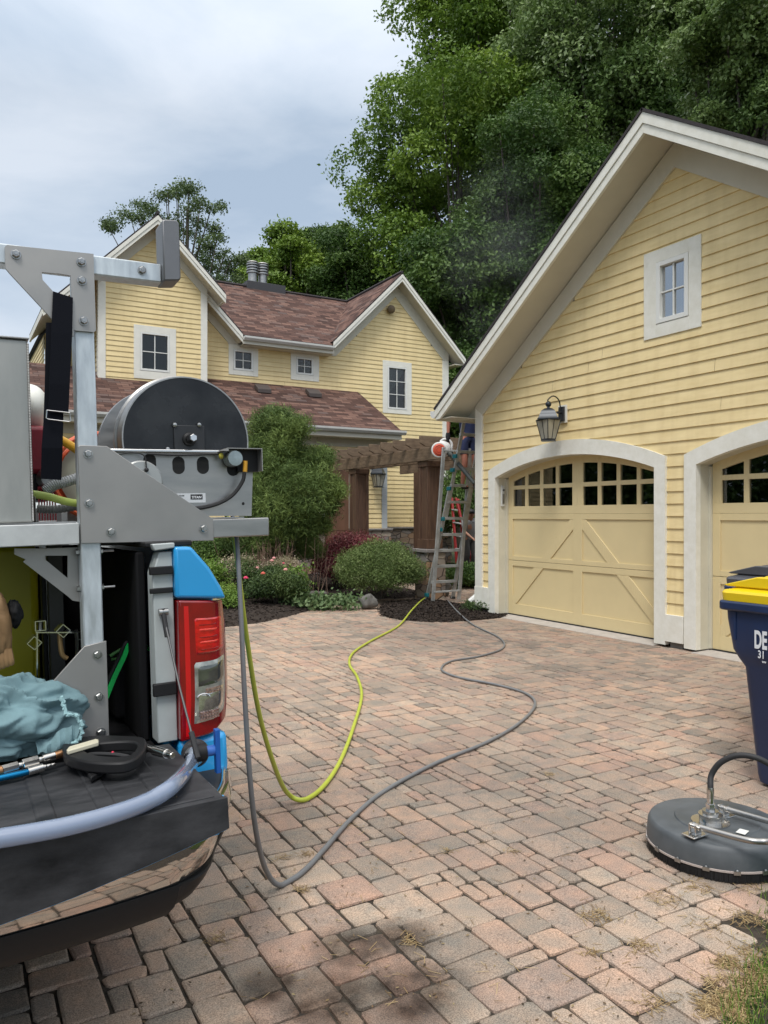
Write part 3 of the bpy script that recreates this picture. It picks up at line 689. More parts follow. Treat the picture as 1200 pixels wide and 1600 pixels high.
# ------------------------------------------------------------------ wall lanterns
def lantern(c, side, label, s=1.0):
    """c: centre of the light body; side: vector from body to wall"""
    c = Vector(c); t = thing('wall_lantern', label, 'lantern', c - Vector((0, 0, .28 * s)))
    sv = Vector(side)
    z0, z1 = c.z - .28 * s, c.z + .06 * s; r0, r1 = .115 * s, .20 * s
    def ring(z, r, rot=R(0)): return [Vector((c.x + r * math.cos(rot + R(45 + 90 * i)), c.y + r * math.sin(rot + R(45 + 90 * i)), z)) for i in range(4)]
    A, B = ring(z0 + .02 * s, r0), ring(z1, r1)
    f = MB()
    for i in range(4):
        f.bar(A[i], B[i], .014 * s); f.bar(A[i], A[(i + 1) % 4], .016 * s); f.bar(B[i], B[(i + 1) % 4], .02 * s)
        f.bar((A[i] + A[(i + 1) % 4]) / 2, (B[i] + B[(i + 1) % 4]) / 2, .010 * s) if i in (0, 1, 2, 3) else None
    part('frame', f, M['blackmetal'], t)
    g = MB()
    for i in range(4): j = (i + 1) % 4; g.add([A[i], A[j], B[j], B[i]], [(0, 1, 2, 3)])
    part('pane', g, M['lampglass'], t)
    h = MB(); h.lathe([(.165 * s, -.008 * s), (.165 * s, .006 * s), (.09 * s, .018 * s)], (c.x, c.y, z0), n=4)
    part('base', h, M['blackmetal'], t)
    h = MB(); h.lathe([(.24 * s, 0), (.24 * s, .018 * s), (.205 * s, .05 * s), (.185 * s, .10 * s), (.15 * s, .155 * s), (.085 * s, .19 * s), (.035 * s, .20 * s), (.03 * s, .225 * s)], (c.x, c.y, z1), n=4)
    h.ball((c.x, c.y, z1 + .265 * s), .05 * s, 14, 10)
    o = part('cap', h, mat('blue grey lantern cap', (.028, .034, .042), .35, .3), t)
    top = Vector((c.x, c.y, z1 + .29 * s)); W = c + sv
    a = MB(); a.tube(catmull([top, top + Vector((0, 0, .05 * s)) - sv * .03, top + sv * .35 + Vector((0, 0, .12 * s)), top + sv * .75 + Vector((0, 0, .06 * s)), Vector((W.x, W.y, z1 + .17 * s)) - sv * .1], 6), .011 * s, 8)
    a.tube([Vector((W.x, W.y, z1 + .14 * s)), Vector((W.x, W.y, z1 + .14 * s)) - sv * .35], .02 * s, 8)
    part('bracket', a, M['blackmetal'], t)
    p = MB(); n_ = sv.normalized(); q = Vector((W.x, W.y, z1 + .12 * s)); p.obox(q - n_ * .012, (.12 * s, .03, .24 * s), Matrix((Vector((-n_.y, n_.x, 0)), n_, Vector((0, 0, 1)))).transposed())
    part('back_plate', p, M['blackmetal'], t)
    p = MB(); p.obox(q + n_ * .012, (.20 * s, .018, .30 * s), Matrix((Vector((-n_.y, n_.x, 0)), n_, Vector((0, 0, 1)))).transposed()); part('mounting_block', p, M['cream'], t)
    return t
lg = bpy.data.materials.new('frosted lantern glass'); lg.use_nodes = True; b = lg.node_tree.nodes['Principled BSDF']
b.inputs['Base Color'].default_value = (.5, .48, .40, 1); b.inputs['Roughness'].default_value = .3; b.inputs['Transmission Weight'].default_value = .35
M['lampglass'] = lg
lantern((7.30, 8.215, 2.88), (.255, 0, 0), 'black lantern with a domed cap on the garage wall above the arched door', .84)
lantern((9.868, 17.72, 2.62), (0, .25, 0), 'small black lantern hanging on the house wall behind the pergola', 1.0)

# ------------------------------------------------------------------ house
house = thing('house', 'two storey yellow clapboard house with steep gables and a red brown shingle roof', 'house', (7.5, 20, 0))
VM, VW, VP, VE = 20.05, 19.5, 18.0, 17.5
EX = .127
def clipI(I, a, b): return [(max(p, a), min(q, b)) for p, q in I if min(q, b) > max(p, a)]
# main wall with the right gable and the strip under the rear gable
def main_spans(z):
    if z < 6.20: return [(5.79, 13.46)]
    I = []
    hw = 8.2 - z
    right = 11.74 + min(hw, 1.72)
    if z < 6.96: I.append((5.79, 6.51 - (z - 6.26)))
    if hw > 0: I.append((11.74 - hw - .02, right))
    return [(p, q) for p, q in I if q > p]
wins = [(6.548, 7.383, 5.395, 6.21, 6.682, 7.236, 5.529, 6.076), (8.347, 9.214, 5.411, 6.21, 8.51, 9.03, 5.578, 6.06), (11.307, 12.319, 4.671, 6.252, 11.472, 12.147, 4.806, 6.091)]
ms = rect_hole(main_spans, [(a[4] - .03, a[5] + .03, a[6] - .03, a[7] + .03) for a in wins])
mb = MB(); siding(mb, 'v', VM, -1, 1.25, 8.2, EX, ms, split=4, seed=3)
part('wall', mb, M['siding'], house, sharp=10, label='yellow clapboard main front with the right gable')
for w_ in wins:
    f = window(house, 'v', VM, -1, w_[0], w_[1], w_[2], w_[3], w_[4], w_[5], w_[6], w_[7], 2, 3 if w_[7] - w_[6] > 1 else 2, .05, munt=.022)
    if w_[7] - w_[6] > 1:
        cu = MB(); n = 14
        for i in range(n):
            u0 = 11.55 + .50 * i / n; u1 = 11.55 + .50 * (i + 1) / n
            def zb(u): return 5.30 + .62 * ((u - 11.55) / .5) ** 1.4
            o0, o1 = .03 * (i % 2), .03 * ((i + 1) % 2)
            cu.add([(u0, 20.12 + o0, zb(u0)), (u1, 20.12 + o1, zb(u1)), (u1, 20.12 + o1, 6.03), (u0, 20.12 + o0, 6.03)], [(0, 1, 2, 3)])
        part('curtain', cu, mat('white net curtain', (.75, .77, .74), .8), f)
# wing
def wing_spans(z):
    hw = 8.55 - z
    return clipI([(4.47 - hw, 4.47 + hw - .03)], 3.30, 5.66)
ww = (3.96, 4.996, 4.98, 6.303, 4.113, 4.836, 5.185, 6.143)
mb = MB(); siding(mb, 'v', VW, -1, 4.5, 8.52, EX, rect_hole(wing_spans, [(ww[4] - .03, ww[5] + .03, ww[6] - .03, ww[7] + .03)]), zoff=.02)
siding(mb, 'u', 3.145, -1, 4.3, 7.55, EX, lambda z: [(19.66, 22.0)], zoff=.02)
mb.box(5.72, 5.78, 19.6, VM, 4.8, 7.3)
part('wall', mb, M['siding'], house, sharp=10, label='yellow clapboard wing with the tall gable')
window(house, 'v', VW, -1, *ww, 2, 2, .05, munt=.022)
mb = MB(); siding(mb, 'v', 22.0, -1, 4.3, 6.4, EX, lambda z: [(2.2, 3.14)]); siding(mb, 'u', 2.2, -1, 4.3, 6.4, EX, lambda z: [(22.0, 27)])
part('wall', mb, M['siding'], house, sharp=10)
# closed cores behind the boards
mb = MB(); mb.box(5.9, 13.62, 21.2, 26.5, 0, 6.1).prism([(9.9, 6.0), (13.6, 6.0), (13.6, 6.35), (11.74, 8.25), (9.9, 6.35)], 'y', 21.0, 26)
mb.box(3.25, 5.7, 20.6, 26, 4.2, 6.6).box(0, 10.2, 19.2, 26, 0, 4.2)
part('interior', mb, M['dark'], house)
mb = MB(); siding(mb, 'u', 13.67, 1, 0.3, 6.3, .3, lambda z: [(20.1, 26.5)]); part('wall', mb, M['siding'], house)
# corner boards
for b6 in ((3.125, 3.30, VW - .03, VW + .02, 4.70, 7.36), (3.12, 3.144, VW + .021, VW + .16, 4.70, 7.36), (5.63, 5.80, VW - .03, VW + .10, 4.6, 7.45), (13.45, 13.685, VM - .03, VM + .03, 1.25, 6.45)):
    mb = MB(); mb.box(*b6); part('corner_board', mb, M['cream'], house, bevel=.003)
# friezes below the roof lines
mb = MB()
mb.prism([(11.74, 8.2), (13.47, 6.47), (13.685, 6.43), (13.685, 6.67), (11.74, 8.60)], 'y', VM - .028, VM)
mb.prism([(11.74, 8.2), (11.74, 8.60), (9.50, 6.38), (9.3, 6.2), (9.74, 6.2)], 'y', VM - .028, VM)
mb.prism([(6.55, 6.21), (9.3, 6.21), (9.5, 6.40), (6.4, 6.40)], 'y', VM - .0275, VM)
mb.prism([(5.80, 6.98), (6.53, 6.25), (6.53, 6.21), (6.9, 6.21), (6.9, 6.39), (5.80, 7.35)], 'y', VM - .031, VM)
mb.prism([(4.47, 8.50), (5.66, 7.30), (5.80, 7.22), (5.80, 7.45), (4.47, 8.80)], 'y', VW - .035, VW)
mb.prism([(4.47, 8.50), (4.47, 8.80), (3.12, 7.45), (3.12, 7.16), (3.30, 7.34)], 'y', VW - .0345, VW)
part('frieze_board', mb, M['frieze'], house)
# roofs
def P3(u, v, z): return (u, v, z)
slope('roof', [(14.04, 19.6, 6.52), (14.04, 27, 6.52), (11.74, 27, 8.82), (11.74, 19.6, 8.82)], .05, house)
slope('roof', [(9.44, 27, 6.52), (9.44, 19.6, 6.52), (11.74, 19.6, 8.82), (11.74, 27, 8.82)], .05, house)
slope('roof', [(6.83, 19.6, 6.40), (9.42, 19.6, 6.40), (11.7, 23.2, 8.8), (4.5, 23.2, 8.8)], .05, house)
slope('roof', [(11.7, 26.8, 6.40), (4.5, 26.8, 6.40), (4.5, 23.2, 8.8), (11.7, 23.2, 8.8)], .05, house)
slope('roof', [(6.80, 19.6, 6.45), (6.80, 27, 6.45), (4.45, 27, 8.80), (4.45, 19.6, 8.80)], .05, house)
slope('roof', [(6.16, 19.05, 7.27), (6.16, 24, 7.27), (4.45, 24, 8.98), (4.45, 19.05, 8.98)], .05, house)
slope('roof', [(1.86, 22.4, 6.39), (1.86, 19.05, 6.39), (4.45, 19.05, 8.98), (4.45, 22.4, 8.98)], .05, house)
slope('roof', [(2.1, 27, 6.45), (2.1, 22.41, 6.45), (4.45, 22.41, 8.80), (4.45, 27, 8.80)], .05, house)
slope('roof', [(-.6, VE - .05, 3.80), (10.47, VE - .05, 3.80), (10.47, VM, 5.235), (-.6, VM, 5.235)], .05, house)
mb = MB(); mb.tube([(4.5, 23.2, 8.82), (11.72, 23.2, 8.82)], .05, 6).tube([(11.74, 19.62, 8.84), (11.74, 26, 8.84)], .05, 6).tube([(4.45, 19.07, 9.0), (4.45, 24, 9.0)], .05, 6)
part('ridge_cap', mb, M['shingleedge'], house)
# rake fascias (two boards), soffits
def rake(apex, e, v0, v1, top_off=.03, w1=.11, w2=.10, deep=.42, left=None):
    f1, f2, so_ = MB(), MB(), MB()
    ua, za = apex
    for (ue, ze) in e:
        def Q(o0, o1): return [(ua, za + o0), (ue, ze + o0), (ue, ze + o1), (ua, za + o1)]
        f1.prism(Q(-top_off, -top_off - w1), 'y', v0 - .012, v0 + .03)
        f2.prism(Q(-top_off - w1 - .002, -top_off - w1 - w2), 'y', v0 + .006, v0 + .045)
        so_.prism(Q(-top_off - w1 - .03, -top_off - w1 - .06), 'y', v0 + .046, v1)
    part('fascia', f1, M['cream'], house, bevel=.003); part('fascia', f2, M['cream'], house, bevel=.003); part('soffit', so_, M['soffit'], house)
rake((11.74, 8.80), [(14.04, 6.50), (9.47, 6.53)], 19.6, 20.2)
rake((4.45, 8.96), [(6.16, 7.25), (1.87, 6.38)], 19.05, 19.6)
rake((5.3, 7.93), [(6.80, 6.43)], 19.601, 20.2)
for b6 in ((1.86, 1.90, 19.1, 22.4, 6.20, 6.36), (6.12, 6.15, 19.1, 21, 7.07, 7.22), (14.0, 14.03, 19.66, 27, 6.3, 6.46)):
    mb = MB(); mb.box(*b6); part('fascia', mb, M['cream'], house)
for b6 in ((6.85, 9.5, 19.7, VM, 6.16, 6.19), (13.69, 14.0, 19.7, 27, 6.28, 6.31)):
    mb = MB(); mb.box(*b6); part('soffit', mb, M['soffit'], house)
mb = MB(); mb.prism([(1.88, 6.24), (4.45, 8.81), (4.45, 8.78), (1.88, 6.21)], 'y', 19.605, 22.39); part('soffit', mb, M['soffit'], house)
def gutter(u0, u1, v, z, sz=.10):
    g_ = MB(); pr = [(v, z), (v, z - sz), (v - sz * .55, z - sz), (v - sz, z - sz * .45), (v - sz * 1.02, z), (v - sz * .92, z), (v - sz * .9, z - sz * .4), (v - sz * .5, z - sz * .9), (v - .01, z - sz * .9), (v - .01, z)]
    g_.prism(pr, 'x', u0, u1); return g_
part('gutter', gutter(6.82, 9.47, 19.63, 6.37, .11), M['gutter'], house)
mb = MB(); mb.box(6.80, 9.5, 19.632, 19.66, 6.17, 6.35); part('fascia', mb, M['frieze'], house)
part('gutter', gutter(-.6, 10.55, VE, 3.83, .11), M['gutter'], house)
mb = MB(); mb.box(-.6, 10.46, VE + .002, VE + .03, 3.60, 3.77); part('fascia', mb, M['soffit'], house)
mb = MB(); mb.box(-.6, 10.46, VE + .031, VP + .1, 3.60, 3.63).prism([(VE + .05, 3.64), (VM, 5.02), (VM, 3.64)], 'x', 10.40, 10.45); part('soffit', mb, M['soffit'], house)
# porch front
def porch_spans(z): return [(-.5, 8.31), (9.2, 10.14)] if z < 2.95 else [(-.5, 10.14)]
mb = MB(); siding(mb, 'v', VP, -1, 1.25, 3.42, EX, porch_spans); part('wall', mb, M['siding'], house, sharp=10, label='yellow clapboard ground floor front')
mb = MB(); siding(mb, 'u', 10.27, 1, .2, 3.6, EX, lambda z: [(18.02, 20.0)]); part('wall', mb, M['siding'], house, sharp=10)
mb = MB(); mb.box(-.5, 10.29, VP - .03, VP, 3.39, 3.60); part('frieze_board', mb, M['soffit'], house)
mb = MB(); mb.box(10.12, 10.285, VP - .03, VP + .1, 1.25, 3.39); part('corner_board', mb, mat('shaded grey blue trim', (.42, .45, .46), .6), house)
# stone base
def stone_mat(name):
    m = bpy.data.materials.new(name); m.use_nodes = True; t = m.node_tree; b = t.nodes['Principled BSDF']; nn = t.nodes.new; ln = t.links.new
    tc = nn('ShaderNodeTexCoord'); mp = nn('ShaderNodeMapping'); mp.inputs['Scale'].default_value = (3.6, 3.6, 6.5); ln(tc.outputs['Object'], mp.inputs[0])
    v = nn('ShaderNodeTexVoronoi'); v.inputs['Scale'].default_value = 1; v.inputs['Randomness'].default_value = .8; ln(mp.outputs[0], v.inputs['Vector'])
    e = nn('ShaderNodeTexVoronoi'); e.feature = 'DISTANCE_TO_EDGE'; e.inputs['Scale'].default_value = 1; e.inputs['Randomness'].default_value = .8; ln(mp.outputs[0], e.inputs['Vector'])
    sp = nn('ShaderNodeSeparateColor'); ln(v.outputs['Color'], sp.inputs[0])
    r = nn('ShaderNodeValToRGB'); els = r.color_ramp.elements; cols = [(0, (.16, .13, .11)), (.3, (.28, .22, .17)), (.5, (.34, .21, .12)), (.7, (.22, .20, .185)), (1, (.38, .32, .25))]
    while len(els) < len(cols): els.new(.5)
    for q, (p, c) in zip(els, cols): q.position = p; q.color = (*c, 1)
    ln(sp.outputs[0], r.inputs[0])
    k = nn('ShaderNodeValToRGB'); k.color_ramp.elements[0].position = .0; k.color_ramp.elements[0].color = (.30, .28, .26, 1); k.color_ramp.elements[1].position = .045; k.color_ramp.elements[1].color = (1, 1, 1, 1); ln(e.outputs['Distance'], k.inputs[0])
    x = nn('ShaderNodeMix'); x.data_type = 'RGBA'; x.blend_type = 'MULTIPLY'; x.inputs['Factor'].default_value = 1; ln(r.outputs[0], x.inputs['A']); ln(k.outputs[0], x.inputs['B']); ln(x.outputs['Result'], b.inputs['Base Color'])
    b.inputs['Roughness'].default_value = .9
    bu = nn('ShaderNodeBump'); bu.inputs['Distance'].default_value = .04; bu.inputs['Strength'].default_value = 1; ln(k.outputs[0], bu.inputs['Height']); ln(bu.outputs[0], b.inputs['Normal']); return m
M['stone'] = stone_mat('rubble stonework')
mb = MB(); mb.box(-.5, 8.40, VP - .10, VP + .3, -.05, 1.19).box(9.15, 10.36, VP - .10, VP + .3, -.05, 1.19).box(10.361, 13.76, VM - .10, VM + .3, -.05, 1.19)
part('stone_base', mb, M['stone'], house, bevel=.01)
mb = MB(); mb.box(-.5, 8.42, VP - .15, VP - .001, 1.191, 1.25).box(9.13, 10.40, VP - .15, VP - .001, 1.191, 1.25).box(10.401, 13.8, VM - .15, VM - .001, 1.191, 1.25)
part('stone_cap', mb, mat('grey cap stone', (.24, .22, .20), .9, var=.2, vscale=8, bump=.5, bscale=30), house, bevel=.012)
# entrance door and the window beside it
wood = mat('brown painted door', (.17, .085, .05), .5, var=.15, vscale=5, stretch=(1, 1, .2))
mb = MB(); mb.box(8.42, 9.13, VP - .02, VP + .04, .3, 2.86)
for z in (.5, 1.2, 1.9): mb.box(8.52, 9.03, VP - .028, VP - .0201, z, z + .55)
dr = part('door', mb, wood, house, bevel=.006)
mb = MB(); mb.tube([(8.50, VP - .05, 1.5), (8.50, VP - .05, 1.68)], .012, 8).box(8.485, 8.515, VP - .05, VP - .0202, 1.49, 1.51).box(8.485, 8.515, VP - .05, VP - .0202, 1.67, 1.69); part('handle', mb, M['blackmetal'], dr)
mb = MB(); mb.box(8.30, 8.419, VP - .05, VP + .03, 1.25, 3.0).box(9.131, 9.22, VP - .05, VP + .03, 1.25, 3.0).box(8.42, 9.13, VP - .05, VP + .03, 2.861, 3.0); part('door_frame', mb, M['cream'], house, bevel=.004)
window(house, 'v', VP, -1, 7.0, 8.29, 1.40, 2.75, 7.1, 8.15, 1.55, 2.65, 2, 2, .05)
mb = MB(); mb.box(6.92, 8.33, VP - .07, VP - .029, 1.34, 1.40); part('sill', mb, M['white'], house, bevel=.005)
# roof vents, flue box with twin pipes, gable lamp
for u in (7.30, 8.78):
    mb = MB(); z = 3.80 + (19.45 - 17.45) * .5519
    mb.prism([(19.30, z - .06), (19.30, z + .05), (19.56, z + .21), (19.62, z + .12)], 'x', u - .19, u + .19)
    part('roof_vent', mb, mat('brown vent', (.07, .055, .05), .6), house, bevel=.01)
mb = MB(); mb.box(8.15, 9.45, 23.1, 23.6, 8.5, 8.99); part('flue_box', mb, mat('charcoal flashing', (.045, .045, .05), .6), house, bevel=.01)
for u in (8.42, 8.76):
    mb = MB(); mb.lathe([(.14, 0), (.14, .32), (.12, .33)], (u, 23.35, 8.99), n=18); mb.lathe([(.12, .30), (.12, .62), (.10, .64)], (u, 23.35, 8.99), n=18)
    p = part('flue_pipe', mb, M['alu'], house)
    mb = MB()
    for k in range(4): mb.lathe([(.135, 0), (.19, .01), (.19, .05), (.135, .065)], (u, 23.35, 9.29 + k * .085), n=18)
    mb.lathe([(.19, 0), (.17, .03), (.02, .06)], (u, 23.35, 9.63), n=18); part('cowl', mb, M['alu'], p)
mb = MB(); mb.lathe([(.03, 0), (.10, .03), (.125, .09), (.12, .14), (.06, .17)], (11.54, VM - .02, 7.80), ax=(0, -1, -.25), n=18)
part('gable_lamp', mb, mat('brown lamp hood', (.16, .11, .06), .5), house)

# ------------------------------------------------------------------ pergola
cedar = mat('stained cedar', (.065, .034, .022), .6, col2=(.145, .080, .048), vscale=5, stretch=(8, 8, .5), bump=.3, bscale=12, dist=.004)
cedar2 = mat('weathered cedar beam', (.12, .080, .050), .7, col2=(.22, .155, .098), vscale=6, stretch=(1.2, 1.2, 4), bump=.3, bscale=14, dist=.004)
PG = 7.9
perg = thing('pergola', 'dark cedar pergola on two boxed columns linking the house and the garage', 'pergola', (PG + .9, 14, 0))
zb = 2.64
mb = MB(); mb.box(PG - .03, PG + .03, 11.95, 16.5, zb, zb + .24)
part('beam', mb, cedar2, perg, bevel=.006)
for x_, z_ in ((PG + .38, zb), (PG + 1.9, zb - .02)):
    mb = MB(); mb.box(x_, x_ + .06, 11.95, 16.5, z_, z_ + .24); part('beam', mb, cedar2, perg, bevel=.006)
k = 0; v = 12.02
while v < 16.6:
    mb = MB(); mb.prism([(PG - .32, zb + .30), (PG - .20, zb + .242), (PG + 2.6, zb + .242), (PG + 2.6, zb + .43), (PG - .32, zb + .43)], 'y', v, v + .045)
    part('rafter', mb, cedar2, perg, bevel=.004); v += .49
for j, v0 in enumerate((12.3, 15.25)):
    mb = MB(); w_ = .33; x0, x1, y0, y1 = PG + .02, PG + .35, v0, v0 + w_
    mb.box(x0 + .02, x1 - .02, y0 + .02, y1 - .02, 1.0, zb - .005)
    for (a, b_) in ((x0, x0 + .07), (x1 - .07, x1)):
        for (c_, d_) in ((y0, y0 + .07), (y1 - .07, y1)): mb.box(a, b_, c_, d_, 1.06, zb - .10)
    mb.box(x0 - .012, x1 + .012, y0 - .012, y1 + .012, .96, 1.14).box(x0 - .01, x1 + .01, y0 - .01, y1 + .01, zb - .11, zb - .002)
    part('column', mb, cedar, perg, bevel=.005)
    mb = MB(); mb.box(x0 - .08, x1 + .10, y0 - .08, y1 + .10, .885, .955); part('pier_cap', mb, mat('grey pier cap', (.22, .20, .185), .9, var=.2, vscale=9, bump=.6, bscale=30), perg, bevel=.012)
    mb = MB(); mb.box(x0 - .04, x1 + .06, y0 - .04, y1 + .06, -.05, .884); part('stone_pier', mb, M['stone'], perg, bevel=.01)
mb = MB(); mb.box(PG + 1.75, PG + 2.1, 12.3, 12.65, 0, zb - .02); part('column', mb, cedar, perg, bevel=.006)
mb = MB(); mb.box(PG + 1.75, PG + 2.1, 15.25, 15.6, 0, zb - .02); part('column', mb, cedar, perg, bevel=.006)

# ------------------------------------------------------------------ pickup truck (leans with the drive)
UCN = -.10
def mu(u): return 2 * UCN - u
M['blue'] = mat('glossy blue wrap', (.022, .31, .66), .28, coat=.6, var=.04, vscale=3)
M['whitepaint'] = mat('white truck paint', (.42, .455, .45), .35, var=.08, vscale=8, coat=.3)
M['liner'] = mat('scuffed black bed liner', (.012, .013, .015), .55, col2=(.050, .051, .055), vscale=6, stretch=(1.0, 3, 2), bump=.25, bscale=60, dist=.002, detail=9, rvar=.12, spec=.3)
M['matte'] = mat('matte black bed plastic', (.008, .008, .009), .8, spec=.15)
M['red'] = mat('red lamp lens', (.24, .003, .005), .12, coat=.8, var=.25, vscale=9)
M['brightred'] = mat('bright red lamp lens', (.52, .008, .006), .15, coat=.8, var=.35, vscale=30, stretch=(1, 1, 2.5))
truck = thing('pickup_truck', 'blue and white pickup truck seen from its rear corner with the tailgate lowered', 'pickup truck', (UCN, 5.0, 0), roll=True)
prof = [(.656, .72), (.79, .72), (.835, .95), (.847, 1.15), (.835, 1.28), (.808, 1.36), (.77, 1.435), (.715, 1.512), (.656, 1.515)]
for s in (1, -1):
    f = (lambda u: u) if s > 0 else mu
    mb = MB(); mb.prism([(f(a), b) for a, b in prof], 'y', 2.705, 4.2); part('bed_side', mb, M['blue'], truck, bevel=.008)
    mb = MB(); mb.prism([(f(a), b) for a, b in [(.656, 1.342), (.832, 1.327), (.812, 1.375), (.775, 1.44), (.715, 1.514), (.656, 1.516)]], 'y', 2.592, 2.7045); part('bed_corner', mb, M['blue'], truck, bevel=.012, seg=3)
    mb = MB(); mb.prism([(f(.588), .86), (f(.655), .86), (f(.655), 1.50), (f(.612), 1.50), (f(.588), 1.43)], 'y', 2.618, 2.70)
    j = part('bed_pillar', mb, M['whitepaint'], truck, bevel=.004)
    for z0, z1, dp in ((1.425, 1.452, .018), (1.362, 1.38, .010), (1.02, 1.062, .018)):
        mb = MB(); mb.box(f(.575), f(.652), 2.617 - dp, 2.6175, z0, z1); part('latch', mb, M['black'], j, bevel=.003)
    mb = MB(); mb.box(f(.57), f(.73), 2.64, 4.2, 1.5155, 1.535); part('rail_cap', mb, M['black'], truck, bevel=.005)
    mb = MB(); mb.prism([(f(.592), 1.505), (f(.66), 1.512), (f(.66), 1.53), (f(.585), 1.528)], 'y', 2.60, 2.639); part('rail_end', mb, M['whitepaint'], truck, bevel=.004)
    # lamp: red body, red lens, clear reversing lens with reflectors
    # curved lamp shell that wraps round the corner
    def lv(u): t_ = max(0, (u - .66) / .19); return 2.578 + .012 * t_ + .085 * t_ ** 4
    def left(z): return .661 - .006 * (1.336 - z) / .47
    def right(z): return .832 + .021 * math.sin(min(1, max(0, (1.336 - z) / .33)) * math.pi * .62) - max(0, (1.0 - z)) * .20
    def top(u): return 1.336 - (u - .66) * .085
    def bot(u): return .862 + (u - .66) * .07 + max(0, u - .79) * .5
    def shell(a0, a1, b0, b1, off, deep, nu=12, nz=14, rnd_=.0):
        """patch of the lamp between fractions a0..a1 across and b0..b1 up, standing off by off"""
        q = MB()
        for i in range(nz + 1):
            for k in range(nu + 1):
                tu = a0 + (a1 - a0) * k / nu; tz = b0 + (b1 - b0) * i / nz; u = left(1.1) + (right(1.1) - left(1.1)) * tu
                z = bot(u) + (top(u) - bot(u)) * tz; u = left(z) + (right(z) - left(z)) * tu
                ed = min(k, nu - k, 1.6 * min(i, nz - i)) ; dv_ = -off if ed > 0 else -off + deep
                q.v.append((f(u), lv(u) + dv_, z))
        m_ = nu + 1
        q.f += [(i * m_ + k, i * m_ + k + 1, (i + 1) * m_ + k + 1, (i + 1) * m_ + k) if s > 0 else (i * m_ + k, (i + 1) * m_ + k, (i + 1) * m_ + k + 1, i * m_ + k + 1) for i in range(nz) for k in range(nu)]
        return q
    mb = shell(0, 1, 0, 1, 0, .0, 16, 20); n_, nz_ = 17, 21; ring_ = [i for i in range(n_)] + [i * n_ + n_ - 1 for i in range(1, nz_)] + [(nz_ - 1) * n_ + k for k in range(n_ - 2, -1, -1)] + [i * n_ for i in range(nz_ - 2, 0, -1)]
    o_ = len(mb.v); mb.v += [(mb.v[i][0], 2.80, mb.v[i][2]) for i in ring_]; m_ = len(ring_)
    mb.f += [(ring_[k], ring_[(k + 1) % m_], o_ + (k + 1) % m_, o_ + k)[::-1 if s > 0 else 1] for k in range(m_)]
    lamp = part('tail_light', mb, M['red'], truck, bevel=.007, seg=3)
    part('inner_band', shell(.10, .19, .03, .96, .0012, .001, 3, 14), mat('bright band', (.60, .006, .01), .15, coat=.8), lamp)
    part('brake_lens', shell(.27, .93, .60, .88, .004, .008), M['brightred'], lamp)
    for k_ in range(5):
        z_ = .635 + k_ * .046; part('lens_rib', shell(.33, .80, z_, z_ + .008 + .014 * (k_ % 2), .0055, .003, 6, 3), mat('pale red rib', (.80, .05, .03), .1, coat=.6) if k_ % 2 else M['red'], lamp)
    cl = part('reversing_lens', shell(.23, .94, .09, .565, .004, .008), mat('clear lamp lens', (.36, .37, .33), .10, .45, var=.45, vscale=22, coat=.8), lamp)
    part('reversing_window', shell(.30, .87, .365, .525, .0062, .003, 8, 6), mat('smoked mirror', (.20, .21, .19), .08, .8, var=.4, vscale=14, coat=.6), cl)
    part('reversing_window', shell(.31, .86, .145, .33, .0062, .003, 8, 6), mat('bright mirror', (.62, .60, .56), .10, .9, var=.4, vscale=30, coat=.6), cl)
    fm = mat('faceted reflector', (.75, .42, .40), .1, .8, var=.6, vscale=90)
    for z0_, nr, c0, c1 in ((.925, 3, .722, .80), (1.012, 2, .745, .815)):
        mb = MB()
        for i in range(int((c1 - c0) / .0105)):
            for k in range(nr):
                u = c0 + i * .0105; z = z0_ + k * .010; mb.box(f(u), f(u + .0075), lv(u) - .0095, lv(u) - .006, z, z + .0075)
        part('reflector', mb, fm, cl)
    mb = MB(); c_ = (.735, 1.0); pts = [(f(c_[0] + .022 * math.cos(t_)), lv(c_[0]) - .008, c_[1] + .014 * math.sin(t_)) for t_ in [i / 12 * math.pi for i in range(13)]]; mb.tube(pts, .0025, 6); part('lens_rim', mb, M['chrome'], cl)
    mb = MB(); mb.prism([(f(a), b) for a, b in [(.655, .60), (.80, .60), (.825, .75), (.822, .868), (.79, .866), (.655, .856)]], 'y', 2.60, 2.704); part('bed_corner', mb, M['blue'], truck, bevel=.02)
# bed
mb = MB(); mb.box(mu(.588), .588, 2.62, 4.2, .80, .845); part('bed_floor', mb, M['matte'], truck)
for (a, b) in ((.555, .586), (mu(.586), mu(.555))):
    mb = MB(); mb.box(a, b, 2.72, 4.19, .846, 1.50); part('bed_wall', mb, M['matte'], truck, bevel=.008)
mb = MB(); mb.box(mu(.586), .586, 4.13, 4.19, .847, 1.50); part('bed_wall', mb, M['matte'], truck)
# tailgate, folded down
low = [(.632, .764), (.53, .742), (.447, .724), (.34, .703), (.245, .686), (.08, .665), (-.10, .656)]
low = low + [(mu(a), b) for a, b in low[-2::-1]]
tg = MB(); tg.prism([(.622, .842), (mu(.622), .842), (mu(.622), .74), (.622, .74)], 'y', 2.06, 2.60)
tgo = part('tailgate', tg, M['blue'], truck, bevel=.006)
mb = MB(); mb.prism([(.634, .850)] + low + [(mu(.634), .850)], 'y', 2.026, 2.058); part('tailgate_edge', mb, M['blue'], tgo, bevel=.003)
mb = MB(); mb.prism([(.630, .8575)] + [(a, b + .010) for a, b in low] + [(mu(.630), .8575)], 'y', 2.008, 2.0255)
mb.box(mu(.622), .622, 2.0085, 2.605, .843, .858)
for k in range(9):
    u = -.70 + k * .145; mb.prism([(u, .858), (u + .05, .858), (u + .044, .8625), (u + .006, .8625)], 'y', 2.10, 2.56)
mb.box(mu(.60), .60, 2.03, 2.075, .858, .861)
